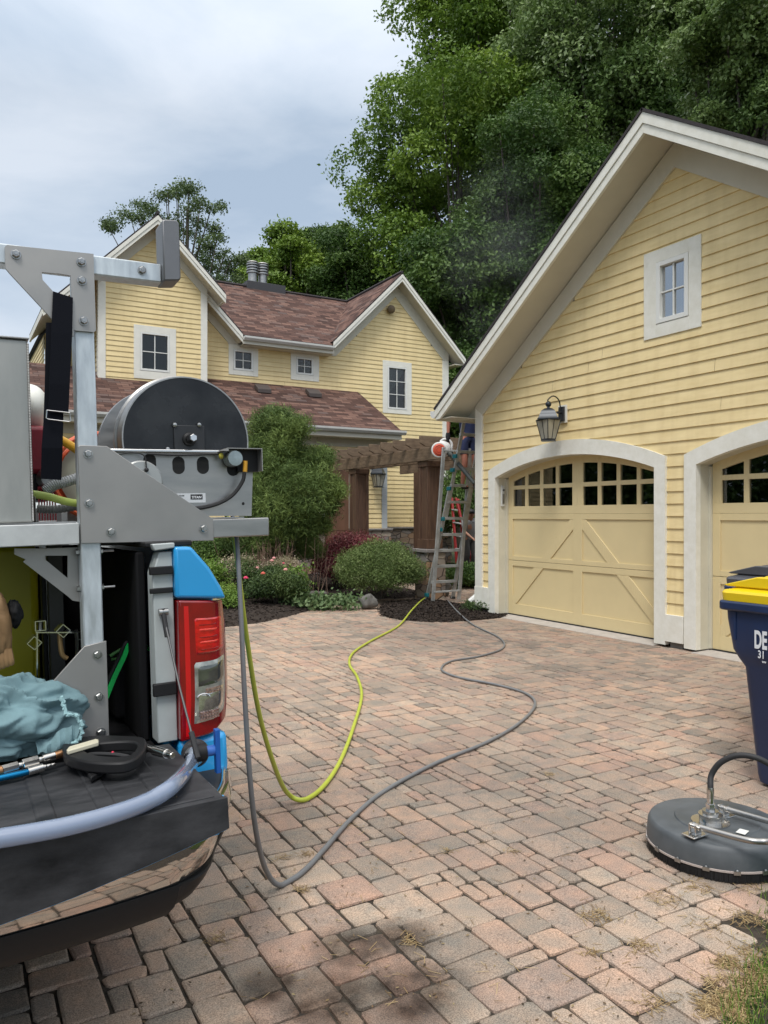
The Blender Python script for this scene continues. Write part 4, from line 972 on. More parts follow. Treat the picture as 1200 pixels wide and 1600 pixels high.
part('tailgate_liner', mb, M['liner'], tgo, bevel=.003)
mb = MB(); mb.box(.6225, .634, 2.03, 2.2, .775, .845); part('edge_trim', mb, M['whitepaint'], tgo, bevel=.003)
for (u, v) in ((.50, 2.09), (.40, 2.07)):
    mb = MB(); mb.lathe([(.016, 0), (.013, .003), (.006, .0005)], (u, v, .8585), n=14); part('rivet', mb, M['black'], tgo)
for s in (1, -1):
    f = (lambda u: u) if s > 0 else mu
    mb = MB(); mb.tube([(f(.613), 2.60, 1.30), (f(.632), 2.48, 1.06), (f(.648), 2.36, .875)], [.004, .004, .004], 8)
    st = part('tailgate_stay', mb, mat('dark steel stay', (.10, .10, .10), .4, .7), truck)
    mb = MB(); mb.tube([(f(.613), 2.60, 1.31), (f(.618), 2.57, 1.22)], .0085, 10); part('stay_sleeve', mb, M['rubber'], st)
    mb = MB(); mb.tube([(f(.642), 2.40, .94), (f(.648), 2.355, .87)], .009, 10); part('stay_sleeve', mb, M['rubber'], st)
    mb = MB(); mb.cyl((f(.60), 2.60, 1.30), (f(.63), 2.60, 1.30), .012, 12); part('stay_pin', mb, M['bolt'], st)
# bumper
def bump_plan(off):
    pr = [(-.10, 2.085), (.25, 2.092), (.50, 2.115), (.60, 2.145), (.655, 2.20), (.70, 2.30), (.775, 2.44), (.83, 2.60)]
    P = catmull([(a, b, 0) for a, b in pr], 5); P = [Vector((p.x - off * (.35 if p.x < .55 else 1) * min(1, max(0, (p.x + .1) / .7)), p.y + off * .35, 0)) for p in P]
    return [(p.x, p.y) for p in P][::-1] + [(mu(p.x), p.y) for p in P[1:]]
def loft(levels, back=2.61):
    mb = MB(); rings = []
    for z, off in levels:
        pl = bump_plan(off); pl = pl + [(mu(pl[0][0]), back), (pl[0][0], back)]
        rings.append([(x, y, z) for x, y in pl])
    n = len(rings[0]); o = 0
    for r in rings: mb.v += r
    for i in range(len(rings) - 1):
        for k in range(n): mb.f.append((i * n + k, i * n + (k + 1) % n, (i + 1) * n + (k + 1) % n, (i + 1) * n + k))
    mb.f.append(tuple(range(n))); mb.f.append(tuple(range((len(rings) - 1) * n, len(rings) * n))[::-1])
    return mb
bm = part('bumper', loft([(.738, .022), (.735, .008), (.70, 0), (.66, .006), (.63, .018), (.606, .035)]), mat('brown mirrored bumper', (.50, .47, .44), .05, .95), truck)
part('bumper_skirt', loft([(.604, .022), (.598, .020), (.57, .035), (.54, .06), (.515, .11), (.50, .2)]), M['black'], bm)
part('step_pad', loft([(.7385, .03), (.744, .033), (.746, .045)]), M['rubber'], bm)
mb = MB(); mb.tube([(p[0], p[1], .742) for p in bump_plan(.024)[:16]], .007, 8); part('bumper_rim', mb, M['chrome'], bm)
# cab and running gear
cabp = [(4.25, .55), (4.25, 1.30), (4.32, 1.40), (4.50, 1.74), (4.65, 1.80), (5.75, 1.80), (5.95, 1.74), (6.55, 1.28), (7.75, 1.12), (7.9, .95), (7.9, .5), (4.3, .45)]
mb = MB(); mb.prism(cabp, 'x', mu(.80), .80); cab = part('cab', mb, M['whitepaint'], truck, bevel=.04, seg=3)
mb = MB(); mb.obox((UCN, 4.395, 1.56), (1.30, .02, .30), Matrix.Rotation(R(-27), 3, 'X')); part('rear_window', mb, M['glassblack'] if 'glassblack' in M else M['black'], cab, bevel=.01)
for s in (1, -1):
    f = (lambda u: u) if s > 0 else mu
    mb = MB(); mb.prism([(4.62, 1.30), (4.62, 1.66), (5.70, 1.70), (6.25, 1.32)], 'x', f(.795), f(.806)); part('side_window', mb, M['black'], cab)
    for v in (3.62, 6.95):
        mb = MB(); mb.lathe([(.22, 0), (.34, .0), (.38, .03), (.385, .12), (.38, .21), (.34, .24), (.22, .24)], (f(.80), v, .385), ax=(-s, 0, 0), n=32)
        wl = part('wheel', mb, M['rubber'], truck)
        mb = MB(); mb.lathe([(.03, -.01), (.20, .0), (.222, .03), (.222, .2)], (f(.802), v, .385), ax=(-s, 0, 0), n=24); part('rim', mb, M['alu'], wl)
mb = MB(); mb.box(mu(.60), .60, 2.65, 7.6, .45, .56); part('chassis', mb, M['black'], truck)
mb = MB(); mb.box(mu(.66), .66, 2.72, 3.15, .36, .60).box(mu(.62), .62, 3.15, 7.6, .30, .449); part('underbody_light_block', mb, M['matte'], truck)  # boxes added to block light so the ground below the truck stays dark
mb = MB(); mb.tube([(mu(.62), 3.62, .385), (.62, 3.62, .385)], .045, 10).ball((UCN, 3.62, .385), (.16, .14, .15)); part('axle', mb, M['black'], truck)

# ------------------------------------------------------------------ equipment rack over the bed
rack = thing('equipment_rack', 'galvanised steel frame with bolted plates standing on the open tailgate end of the pickup', 'rack', (UCN, 3.2, .86), roll=True)
RV = 2.72
def bolt(u, z, v=2.70, r=.0125, parent=None, nm='bolt'):
    mb = MB(); mb.lathe([(r * 1.25, 0), (r * 1.25, .003)], (u, v, z), ax=(0, -1, 0), n=18); mb.lathe([(r, .003), (r, .010), (r * .78, .0125)], (u, v, z), ax=(0, -1, 0), n=6)
    mb.lathe([(r * .45, .0125), (r * .42, .0145)], (u, v, z), ax=(0, -1, 0), n=12)
    return part(nm, mb, M['bolt'], parent or rack)
for s in (1, -1):
    f = (lambda u: u) if s > 0 else mu
    for v in (RV, 4.02):
        mb = MB(); mb.box(f(.379), f(.4435), v, v + .065, .862, 2.44 if v < 3 else 1.60); part('post', mb, M['galv'], rack, bevel=.005)
    # top gusset with its cut-out
    mb = MB(); vv0, vv1 = 2.7085, 2.7185
    mb.prism([(f(a), b) for a, b in [(.179, 2.424), (.179, 2.492), (.185, 2.499), (.447, 2.507), (.447, 2.425), (.372, 2.425), (.34, 2.427), (.285, 2.425)]], 'y', vv0, vv1)
    mb.prism([(f(a), b) for a, b in [(.372, 2.425), (.447, 2.425), (.447, 2.250), (.441, 2.244), (.3775, 2.244), (.3765, 2.30), (.3735, 2.36)]], 'y', vv0, vv1)
    mb.prism([(f(a), b) for a, b in [(.179, 2.424), (.285, 2.425), (.287, 2.40), (.3765, 2.300), (.3775, 2.225), (.36, 2.222), (.19, 2.41)]], 'y', vv0, vv1)
    g1 = part('gusset_plate', mb, M['plate'], rack)
    for (u, z) in ((.21, 2.472), (.407, 2.474), (.407, 2.412), (.409, 2.278)): bolt(f(u), z, 2.708, parent=rack)
    bolt(f(.607), 2.475, 2.72, parent=rack)
    mb = MB(); mb.prism([(f(a), b) for a, b in [(.379, 1.858), (.385, 1.864), (.470, 1.862), (.828, 1.606), (.828, 1.528), (.379, 1.538)]], 'y', 2.7085, 2.7185)
    part('gusset_plate', mb, M['plate'], rack, bevel=.0015)
    for (u, z) in ((.409, 1.835), (.408, 1.671), (.475, 1.573), (.791, 1.572)): bolt(f(u), z, 2.708)
    mb = MB(); mb.prism([(f(a), b) for a, b in [(.379, 1.197), (.449, 1.208), (.449, .862), (.262, .862), (.262, 1.075)]], 'y', 2.7085, 2.7185)
    part('foot_plate', mb, M['plate'], rack, bevel=.0015)
    for (u, z) in ((.419, 1.165), (.420, 1.025), (.422, .905)): bolt(f(u), z, 2.708)
    # side plate behind the deck_beam
    a = lambda x, y: (lambda p: (f(p.x), p.z))(TV(x, y, 2.80))
    mb = MB(); mb.prism([a(22, 857), a(70, 857), a(70, 868), a(44, 868), a(40, 874), a(22, 866)], 'y', 2.79, 2.80).prism([a(70, 857), a(125, 855), a(125, 868), a(70, 868)], 'y', 2.79, 2.80)
    mb.prism([a(105, 868), a(125, 868), a(125, 940), a(113, 938), a(105, 931)], 'y', 2.79, 2.80).prism([a(44, 868), a(70, 868), a(70, 874), a(105, 903), a(105, 931), a(36, 878)], 'y', 2.79, 2.80)
    part('side_plate', mb, M['plate'], rack)
    for z in (1.508, 1.385):
        mb = MB(); mb.cyl((f(.4435), 2.755, z), (f(.490), 2.755, z), .0045, 8).cyl((f(.4435), 2.755, z), (f(.4535), 2.755, z), .011, 6); part('bolt', mb, M['bolt'], rack)
        mb = MB(); mb.cyl((f(.379), 2.755, z), (f(.368), 2.755, z), .011, 6); part('bolt', mb, M['bolt'], rack)
    mb = MB(); mb.prism([(f(a_), b_) for a_, b_ in [(.674, 2.44), (.728, 2.447), (.734, 2.455), (.734, 2.65), (.726, 2.66), (.682, 2.656), (.674, 2.65)]], 'y', 2.69, 2.79); part('end_stop', mb, mat('dull grey steel', (.20, .20, .205), .45, .8, var=.1, vscale=5), rack, bevel=.006)
    for v in (RV, 3.45):
        mb = MB(); mb.box(f(.448), f(1.045), v, v + .065, 1.537, 1.605); part('reel_beam', mb, M['alu'], rack, bevel=.004)
    mb = MB(); mb.box(f(.32), f(.378), 2.79, 4.09, 1.537, 1.60); part('side_beam', mb, M['galv'], rack, bevel=.004)
mb = MB(); mb.box(mu(.674), .674, RV, RV + .065, 2.441, 2.507); part('top_beam', mb, M['galv'], rack, bevel=.005)
mb = MB(); mb.box(.45, .60, 2.79, 4.15, 1.525, 1.534); part('deck', mb, M['black'], rack)  # black strip added beside the rack to shade the bed interior
mb = MB(); mb.box(mu(.60), mu(.45), 2.79, 4.15, 1.525, 1.534); part('deck', mb, M['black'], rack)  # mirrored strip, likewise added to keep light out of the bed
mb = MB(); mb.box(mu(.376), .376, RV - .005, RV + .062, 1.536, 1.606); part('deck_beam', mb, mat('bright galvanised beam', (.60, .61, .60), .5, .6, var=.12, vscale=10, bump=.1, bscale=50, dist=.001), rack, bevel=.003)
mb = MB(); mb.box(mu(.376), .376, 2.783, 4.08, 1.607, 1.6125); part('deck', mb, M['alu'], rack)

# ------------------------------------------------------------------ hose reel
reel = thing('hose_reel', 'large hose reel with a black end disc bolted on above the tail light', 'hose reel', (.79, 3.0, 1.6065), roll=True)
pl_, pr_ = TV(187, 693, 2.80), TV(391, 693, 2.80); RC = (pl_.x + pr_.x) / 2 - .003; RZ = TV(290, 688, 2.80).z; RR = (pr_.x - pl_.x) / 2
mb = MB(); mb.lathe([(.001, 0), (RR * .93, 0), (RR * .945, -.002)], (RC, 2.792, RZ), ax=(0, 1, 0), n=72)
disc = part('end_disc', mb, mat('black lacquered disc', (.008, .009, .011), .24, spec=.3, col2=(.035, .038, .042), vscale=5, detail=12, rvar=.12), reel)
mb = MB(); mb.lathe([(RR * .93, .006), (RR * .945, .004), (RR * .945, -.004), (RR * .965, -.004), (RR * .985, .02), (RR * .99, .06), (RR * 1.02, .065), (RR * 1.02, .078), (.10, .08)], (RC, 2.792, RZ), ax=(0, 1, 0), n=72); part('flange', mb, M['alu'], reel)
mb = MB(); mb.lathe([(.10, .0), (RR * 1.03, .0), (RR * 1.04, .012), (RR * 1.03, .02), (.10, .03)], (RC, 3.19, RZ), ax=(0, 1, 0), n=64); part('flange', mb, M['alu'], reel)
mb = MB(); mb.lathe([(.10, 0), (.10, .3)], (RC, 2.88, RZ), ax=(0, 1, 0), n=32); part('drum', mb, M['alu'], reel)
mb = MB()
pts = []
for i in range(20 * 14):
    t = i / 20; pts.append((RC + .165 * math.cos(t * 2 * math.pi), 2.90 + .265 * t / 14, RZ + .165 * math.sin(t * 2 * math.pi)))
mb.tube(pts, .0115, 7); part('wound_hose', mb, mat('grey hose jacket', (.10, .105, .11), .5, bump=.1, bscale=200, dist=.0005), reel)
# seams and scratches on the disc
scm = mat('scratch', (.20, .21, .22), .5)
rs_ = random.Random(6)
for k in range(26):
    a_ = rs_.uniform(0, 6.28); r_ = RR * rs_.uniform(.25, .88); x_ = RC + r_ * math.cos(a_); z_ = RZ + abs(r_ * math.sin(a_)); l_ = rs_.uniform(.006, .05) * (1.6 if k < 4 else .6); b_ = rs_.uniform(-1.2, 1.2)
    if math.hypot(x_ + l_ * math.cos(b_) - RC, z_ + l_ * math.sin(b_) - RZ) < RR * .9: mb = MB(); mb.bar((x_, 2.7916, z_), (x_ + l_ * math.cos(b_), 2.7916, z_ + l_ * math.sin(b_)), .0007, .0005, up=(0, 1, 0)); part('scratch', mb, scm, disc)
mb = MB()
for u in (RC - .13, RC + .085): mb.box(u - .0006, u + .0006, 2.7905, 2.7915, RZ - .09, RZ + .11)
part('seam', mb, M['black'], disc)
q1 = TV(271, 664, 2.785); q2 = TV(320, 704, 2.785)
mb = MB(); mb.box(q1.x, q2.x, 2.781, 2.7895, q2.z - .02, q1.z); bp = part('bearing_plate', mb, mat('black bearing plate', (.02, .021, .024), .4), reel, bevel=.002)
hc = TV(297, 686, 2.77)
mb = MB(); mb.lathe([(.026, 0), (.024, .008), (.017, .012), (.017, .030)], (hc.x, 2.781, hc.z), ax=(0, -1, 0), n=24); part('hub', mb, M['black'], reel)
mb = MB(); mb.lathe([(.0145, 0), (.0145, .028), (.012, .031)], (hc.x, 2.751, hc.z), ax=(0, -1, 0), n=6); part('hub_bolt', mb, M['chrome'], reel)
for (x, y) in ((273, 664), (311, 664), (262, 702)):
    p = TV(x, y, 2.78); mb = MB(); mb.lathe([(.009, 0), (.007, .006), (.002, .008)], (p.x, 2.7805, p.z), ax=(0, -1, 0), n=12); part('rivet', mb, M['bolt'], bp)
a = lambda x, y: (lambda p: (p.x, p.z))(TV(x, y, 2.765))
mb = MB(); mb.prism([a(171, 703), a(396, 703), a(393, 806), a(172, 806)], 'y', 2.765, 2.770)
fp = part('front_plate', mb, M['alu'], reel)
mb = MB(); p0, p1 = a(168, 701.5), a(340, 707); mb.box(p0[0], p1[0], 2.745, 2.7645, p0[1] - .011, p0[1]); part('folded_edge', mb, mat('polished edge', (.68, .68, .67), .25, 1), fp, bevel=.003)
def oval(x, y, wpx, hpx, v, d, m, nm, par):
    c = TV(x, y, v); rw, rh = wpx / 1200 * 2.55 / 2, hpx / 1200 * 2.55 / 2; P = []
    for i in range(24):
        t = 2 * math.pi * i / 24; P.append((c.x + rw * math.cos(t), c.z + (rh - rw) * (1 if math.sin(t) > 0 else -1) + rw * math.sin(t)))
    q = MB(); q.prism(P, 'y', v, v - d); return part(nm, q, m, par)
for x in (234, 279, 317): oval(x, 727 + (x == 234) * -4, 21, 30, 2.7648, .0006, M['dark'], 'slot', fp)
oval(364, 733, 22, 24, 2.7648, .0006, M['dark'], 'slot', fp); oval(380, 787, 5, 5.5, 2.7648, .0006, M['dark'], 'slot', fp)
c = TV(222, 752, 2.74); mb = MB(); mb.lathe([(.001, 0), (.068, 0), (.073, .004), (.073, .018)], (c.x, 2.742, c.z), ax=(0, 1, 0), n=40); part('motor_cover', mb, mat('light grey motor cover', (.42, .43, .42), .4, .6, var=.08), reel)
# sticker with lettering
s0, s1 = TV(276, 771, 2.76), TV(322, 785, 2.76)
mb = MB(); mb.box(s0.x, s1.x, 2.7638, 2.7648, s1.z, s0.z); stk = part('sticker', mb, mat('white sticker', (.62, .64, .66), .4), reel)
k0, k1 = TV(298, 772.5, 2.76), TV(317, 780, 2.76)
mb = MB(); mb.box(k0.x, k1.x, 2.7630, 2.7637, k1.z, k0.z); part('black_panel', mb, M['black'], stk)
def lettering(txt, at, xdir, up, size, m, parent, name='lettering', extrude=.0004, shear=0, bold=0, width=1.0):
    cu = bpy.data.curves.new(name, 'FONT'); cu.body = txt; cu.size = size; cu.extrude = extrude; cu.shear = shear; cu.offset = bold; cu.space_character = 1.02
    tmp = bpy.data.objects.new('tmp', cu); C.objects.link(tmp); dg = bpy.context.evaluated_depsgraph_get()
    me = bpy.data.meshes.new_from_object(tmp.evaluated_get(dg)); bpy.data.objects.remove(tmp)
    x = Vector(xdir).normalized(); y = Vector(up).normalized(); z = x.cross(y); b = BASE[parent.name]
    Mx = Matrix((x * width, y, z)).transposed()
    for v in me.vertices: v.co = Vector(at) - b + Mx @ v.co
    me.materials.clear(); me.materials.append(m); o = bpy.data.objects.new(name, me); C.objects.link(o); o.parent = parent; BASE[o.name] = b; return o
M['whiteink'] = mat('white ink', (.75, .76, .78), .4)
lettering('TITAN', (k0.x + .002, 2.7624, k1.z + .0035), (1, 0, 0), (0, 0, 1), .0125, M['whiteink'], stk, shear=.2, bold=.0004)
lettering('Model', (s0.x + .010, 2.7632, s0.z - .010), (1, 0, 0), (0, 0, 1), .007, M['black'], stk)
# control box with push button and cable
a = lambda x, y, v=2.74: (lambda p: (p.x, p.z))(TV(x, y, v))
b0, b1 = a(350, 701), a(405, 737)
mb = MB(); mb.box(b0[0], b1[0], 2.70, 2.7635, b0[1] - .003, b0[1]).box(b1[0] - .003, b1[0], 2.70, 2.7635, b1[1], b0[1] - .0031).prism([a(340, 706), a(352, 700.5), a(352, 706)], 'y', 2.70, 2.7635)
cb = part('control_box', mb, M['plate'], reel)
mb = MB(); mb.box(a(372, 738)[0], b1[0] - .0035, 2.745, 2.7635, b1[1], b0[1] - .0035); part('box_back', mb, M['black'], cb)
c = TV(368, 716, 2.70); mb = MB(); mb.lathe([(.030, -.05), (.030, -.006), (.027, 0), (.001, .001)], (c.x, 2.70, c.z), ax=(0, -1, 0), n=32); part('push_button', mb, mat('blue grey steel button', (.35, .40, .40), .35, .9, var=.2, vscale=30), reel)
c = TV(383, 728, 2.72); mb = MB(); mb.cyl((c.x, 2.715, c.z + .018), (c.x - .003, 2.715, c.z - .022), .0085, 12); part('connector', mb, mat('yellow connector', (.55, .28, .02), .4), reel)
c2 = TV(347, 712, 2.72); mb = MB(); mb.ball((c2.x, 2.73, c2.z), (.009, .012, .012), 10, 6); part('connector', mb, mat('yellow wire cap', (.45, .40, .05), .5), reel)
cab_ = [TV(382, 738, 2.715), TV(379, 752, 2.72), TV(365, 772, 2.73), TV(345, 785, 2.74), TV(322, 792, 2.745), TV(300, 795, 2.75)]
mb = MB(); mb.tube(catmull(cab_, 6), .0075, 8); part('cable', mb, M['rubber'], reel)
mb = MB(); mb.tube(catmull([TV(186, 710, 2.74), TV(205, 707, 2.74), TV(225, 712, 2.735), TV(229, 733, 2.735)], 6), .0025, 6).ball(TV(229, 734, 2.735), .008); part('cable', mb, M['rubber'], reel)
mb = MB(); mb.tube(catmull([TV(230, 709, 2.74), TV(280, 711, 2.74), TV(345, 709, 2.74)], 6), .004, 6); part('cable', mb, M['rubber'], reel)
for v in (3.2,):
    mb = MB(); mb.box(RC - .20, RC + .20, v + .03, v + .036, 1.607, RZ + .04); part('rear_plate', mb, M['alu'], reel)
mb = MB(); mb.box(RC - .2, RC + .2, 2.771, 3.229, 1.6065, 1.6115); part('base_plate', mb, M['alu'], reel)

# ------------------------------------------------------------------ things carried on the rack
p0, p1 = TV(43, 531, 2.76), TV(50, 813, 2.76)
mb = MB(); mb.box(-.95, p0.x, 2.76, 3.30, 1.613, p0.z)
bx = thing('metal_tank', 'tall grey welded aluminium tank box at the left edge standing on the rack deck', 'tank', (-.36, 3.03, 1.613), roll=True)
part('shell', mb, mat('weathered aluminium box', (.30, .31, .295), .5, .7, col2=(.44, .44, .42), vscale=3, stretch=(2, 2, .5), rvar=.1, bump=.1, bscale=40, dist=.001), bx, bevel=.006)
mb = MB(); rr = random.Random(2); z = 1.62
while z < p0.z - .01: mb.ball((p0.x - .0005, 2.7605, z), (.0042, .0042, .0040), 6, 4); z += .0052
part('weld_seam', mb, M['alu'], bx)
mb = MB(); mb.box(-.97, p0.x + .004, 2.752, 3.31, p0.z, p0.z + .006); part('lid', mb, M['alu'], bx, bevel=.002)
mb = MB(); pa, pb = TV(54, 776, 2.8), TV(62, 815, 2.8); mb.box(pa.x, pb.x - .012, 2.78, 2.86, 1.6135, pa.z).box(pa.x + .008, pb.x + .05, 2.78, 2.86, 1.6132, 1.6165)
solo('angle_bracket', mb, M['alu'], 'small aluminium angle bracket at the foot of the grey tank box', 'bracket', roll=True, bevel=.002)
en = thing('engine', 'red petrol engine with a white fuel tank behind the black strap', 'engine', (.28, 3.45, 1.613), roll=True)
e = lambda x, y: TV(x, y, 3.4)
p, q = e(30, 668), e(72, 735)
mb = MB(); mb.box(p.x - .1, q.x + .02, 3.3, 3.62, q.z - .02, p.z); part('housing', mb, mat('dark red engine housing', (.22, .008, .02), .4, var=.2), en, bevel=.02)
c = e(48, 635); mb = MB(); mb.ball((c.x, 3.46, c.z), (.075, .14, .098), 24, 14); part('fuel_tank', mb, mat('white plastic tank', (.72, .72, .66), .45), en)
p, q = e(50, 735), e(80, 775); mb = MB(); mb.box(p.x - .08, q.x, 3.32, 3.6, q.z - .02, p.z); part('crankcase', mb, M['black'], en, bevel=.01)
mb = MB(); mb.lathe([(.04, 0), (.045, .02), (.03, .06)], (q.x - .02, 3.31, p.z - .04), ax=(0, -1, 0), n=20); part('pulley', mb, M['bolt'], en)
p, q = e(55, 765), e(80, 776); mb = MB()
for i in range(7): x = p.x + (q.x - p.x) * i / 6; mb.box(x, x + .004, 3.28, 3.30, 1.613, p.z)
mb.box(p.x, q.x + .01, 3.275, 3.305, p.z - .004, p.z + .006); part('guard', mb, mat('red guard', (.35, .01, .02), .4), en)
mb = MB(); c = e(63, 739); mb.cyl(c, c + Vector((0, -.03, 0)), .012, 8); part('cap', mb, M['bolt'], en)
# straps
def ribbon(mb, L_, Rr, v, th=.004):
    for i in range(len(L_) - 1):
        a0, a1, b0, b1 = TV(*L_[i], v[i]), TV(*L_[i + 1], v[i + 1]), TV(*Rr[i], v[i]), TV(*Rr[i + 1], v[i + 1])
        d = Vector((0, th, 0)); mb.add([a0, b0, b1, a1, a0 + d, b0 + d, b1 + d, a1 + d], [(0, 1, 2, 3), (7, 6, 5, 4), (0, 3, 7, 4), (1, 5, 6, 2)])
    return mb
webbing = mat('black webbing', (.007, .008, .012), .85, spec=.1, bump=.5, bscale=300, dist=.001)
sp_ = thing('ratchet_strap', 'black webbing strap with a steel buckle hanging from the top gusset plate', 'strap', TV(88, 750, 2.69), roll=True)
mb = MB(); ribbon(mb, [(83, 455), (80, 520), (77, 600), (75, 644)], [(114, 465), (113, 520), (109, 600), (107, 646)], [2.70, 2.69, 2.685, 2.69]); part('webbing', mb, webbing, sp_)
mb = MB(); ribbon(mb, [(72, 504), (70, 600), (68, 660), (65, 700), (64, 748)], [(84, 504), (99, 600), (99, 660), (98, 700), (96, 750)], [2.705, 2.70, 2.70, 2.70, 2.72]); part('webbing', mb, webbing, sp_)
mb = MB(); Q = [TV(*p, 2.682) for p in ((73, 641), (109, 645), (110, 658), (107, 659), (75, 655), (72, 653))]; mb.tube(Q + [Q[0]], .0022, 8); part('buckle', mb, M['chrome'], sp_)
# hoses behind the post
mb = MB(); P = catmull([TV(70, 768, 2.95), TV(85, 758, 2.95), TV(105, 752, 2.95), TV(130, 744, 2.95)], 12); rr_ = [.0205 if i % 2 else .0165 for i in range(len(P))]; mb.tube(P, rr_, 14)
solo('ribbed_hose', mb, mat('ribbed grey hose', (.42, .44, .45), .5), 'pale ribbed suction hose running behind the rack post', 'hose', roll=True)
mb = MB(); mb.tube(catmull([TV(58, 795, 3.0), TV(85, 796, 3.0), TV(122, 791, 3.0)], 12), [.016 if i % 2 else .0135 for i in range(25)], 12)
solo('ribbed_hose', mb, mat('dark ribbed hose', (.22, .225, .22), .6), 'darker ribbed hose lying lowest on the deck behind the rack post', 'hose', roll=True)
mb = MB(); mb.tube(catmull([TV(92, 686, 3.1), TV(105, 693, 3.1), TV(130, 710, 3.1), TV(160, 735, 3.1)], 8), .0165, 12)
solo('yellow_hose', mb, mat('orange yellow hose', (.80, .42, .02), .4), 'short orange yellow hose visible between the strap and the post', 'hose', roll=True)
mb = MB(); mb.tube(catmull([TV(45, 771, 2.9), TV(75, 776, 2.9), TV(105, 784, 2.9), TV(135, 788, 2.9)], 8), .0135, 12)
solo('green_hose', mb, mat('lime hose', (.38, .48, .10), .5, var=.1), 'lime green hose passing between the tank box and the gusset plate', 'hose', roll=True)
c = TV(150, 745, 3.5); mb = MB()
for k, rr in enumerate((.18, .155)): mb.tube([(c.x + rr * math.cos(i / 40 * 2 * math.pi), 3.45 + k * .05, c.z + rr * math.sin(i / 40 * 2 * math.pi)) for i in range(41)], .012, 8)
coil = thing('small_hose_reel', 'small reel with an orange rim half hidden behind the rack post', 'hose reel', (c.x, 3.5, 1.613), roll=True)
part('rim', mb, mat('orange rim', (.75, .14, .05), .4), coil)
mb = MB(); mb.lathe([(.13, 0), (.13, .2)], (c.x, 3.5, c.z), ax=(0, 1, 0), n=32).lathe([(.02, 0), (.15, .004), (.15, .01)], (c.x, 3.47, c.z), ax=(0, 1, 0), n=32); part('drum', mb, mat('greenish grey drum', (.36, .38, .30), .6), coil)
mb = MB(); mb.box(c.x - .12, c.x + .12, 3.5, 3.7, 1.613, c.z - .10); part('stand', mb, M['alu'], coil)
# ------------------------------------------------------------------ in the bed
y0, y1 = TV(0, 860, 3.4), TV(62, 972, 3.4)
mb = MB(); mb.box(-.75, y1.x, 3.4, 4.1, .92, 1.53); yt = thing('yellow_tank', 'dark yellow plastic tank standing in the truck bed under the rack', 'tank', (-.2, 3.75, .86), roll=True)
part('body', mb, mat('translucent yellow plastic', (.50, .46, .02), .4, var=.1, vscale=2), yt, bevel=.03)
mb = MB(); mb.box(-.75, y1.x, 3.42, 4.08, .86, .919); part('cradle', mb, M['black'], yt)
mb = MB(); mb.lathe([(.07, 0), (.07, .04), (.06, .05)], (-.2, 3.7, 1.53), n=24); part('lid', mb, M['black'], yt)
fr = thing('aluminium_frame', 'small frame of square aluminium tubes standing behind the teal towel', 'frame', (.27, 2.95, .86), roll=True)
B = lambda x, y, v=2.92: TV(x, y, v)
def sq(a_, b_, w_=.006, d_=.05): m_ = MB(); m_.bar(B(*a_), B(*b_), d_ if abs(a_[0] - b_[0]) < 4 else w_, w_ if abs(a_[0] - b_[0]) < 4 else d_, up=(0, 1, 0)); return m_
for a_, b_ in (((55, 987), (120, 987)),):
    m_ = MB(); m_.bar(B(*a_), B(*b_), .05, .004, up=(0, 0, 1)); part('top_bar', m_, M['chrome'], fr)
for x0, x1 in ((57, 54), (120, 118)):
    m_ = MB(); P0, P1 = B(x0, 988), B(x1, 1060); m_.bar(P0, Vector((P1.x, P1.y, .87)), .05, .0045, up=(1, 0, 0)); part('upright', m_, M['chrome'], fr)
def tubeend(cx, cy, s, rot, par, nm='tube_end'):
    c = B(cx, cy, 2.90); r_ = s / 1200 * 2.6 / 2; m_ = MB()
    for i in range(4):
        t0, t1 = rot + math.pi / 2 * i + math.pi / 4, rot + math.pi / 2 * (i + 1) + math.pi / 4
        a_ = c + Vector((math.cos(t0), 0, math.sin(t0))) * r_ * 1.414; b_ = c + Vector((math.cos(t1), 0, math.sin(t1))) * r_ * 1.414
        m_.bar(a_ + Vector((0, .03, 0)), b_ + Vector((0, .03, 0)), .003, .06, up=(0, 1, 0))
    return part(nm, m_, M['chrome'], par)
tubeend(63.5, 978, 15, 0, fr); tubeend(127, 993, 12, 0, fr); tubeend(99, 986, 15, R(45), fr); tubeend(54, 1005, 15, R(45), fr)
mb = MB(); mb.tube(catmull([B(93, 990), B(95, 1012), B(98, 1024), B(105, 1029)], 6), .0085, 10); part('elbow', mb, mat('dull brass', (.40, .26, .12), .4, .6), fr)
mb = MB(); mb.cyl(B(63, 972), B(63, 985), .007, 10); part('bolt', mb, M['bolt'], fr)
mb = MB(); a_, b_ = TV(64, 882, 3.2), TV(74, 970, 3.2); mb.box(a_.x, b_.x, 3.2, 3.26, .86, a_.z); solo('upright_bar', mb, M['black'], 'black upright bar between the yellow tank and the grey channel', 'bar', roll=True, bevel=.004)
mb = MB(); a_, b_ = TV(75, 905, 3.15), TV(101, 975, 3.15); mb.box(a_.x, b_.x, 3.15, 3.2, .86, 1.5365); solo('steel_channel', mb, mat('dark steel channel', (.07, .07, .065), .5, .6), 'dull grey steel channel under the triangular side plate', 'channel', roll=True, bevel=.003)
from mathutils import noise
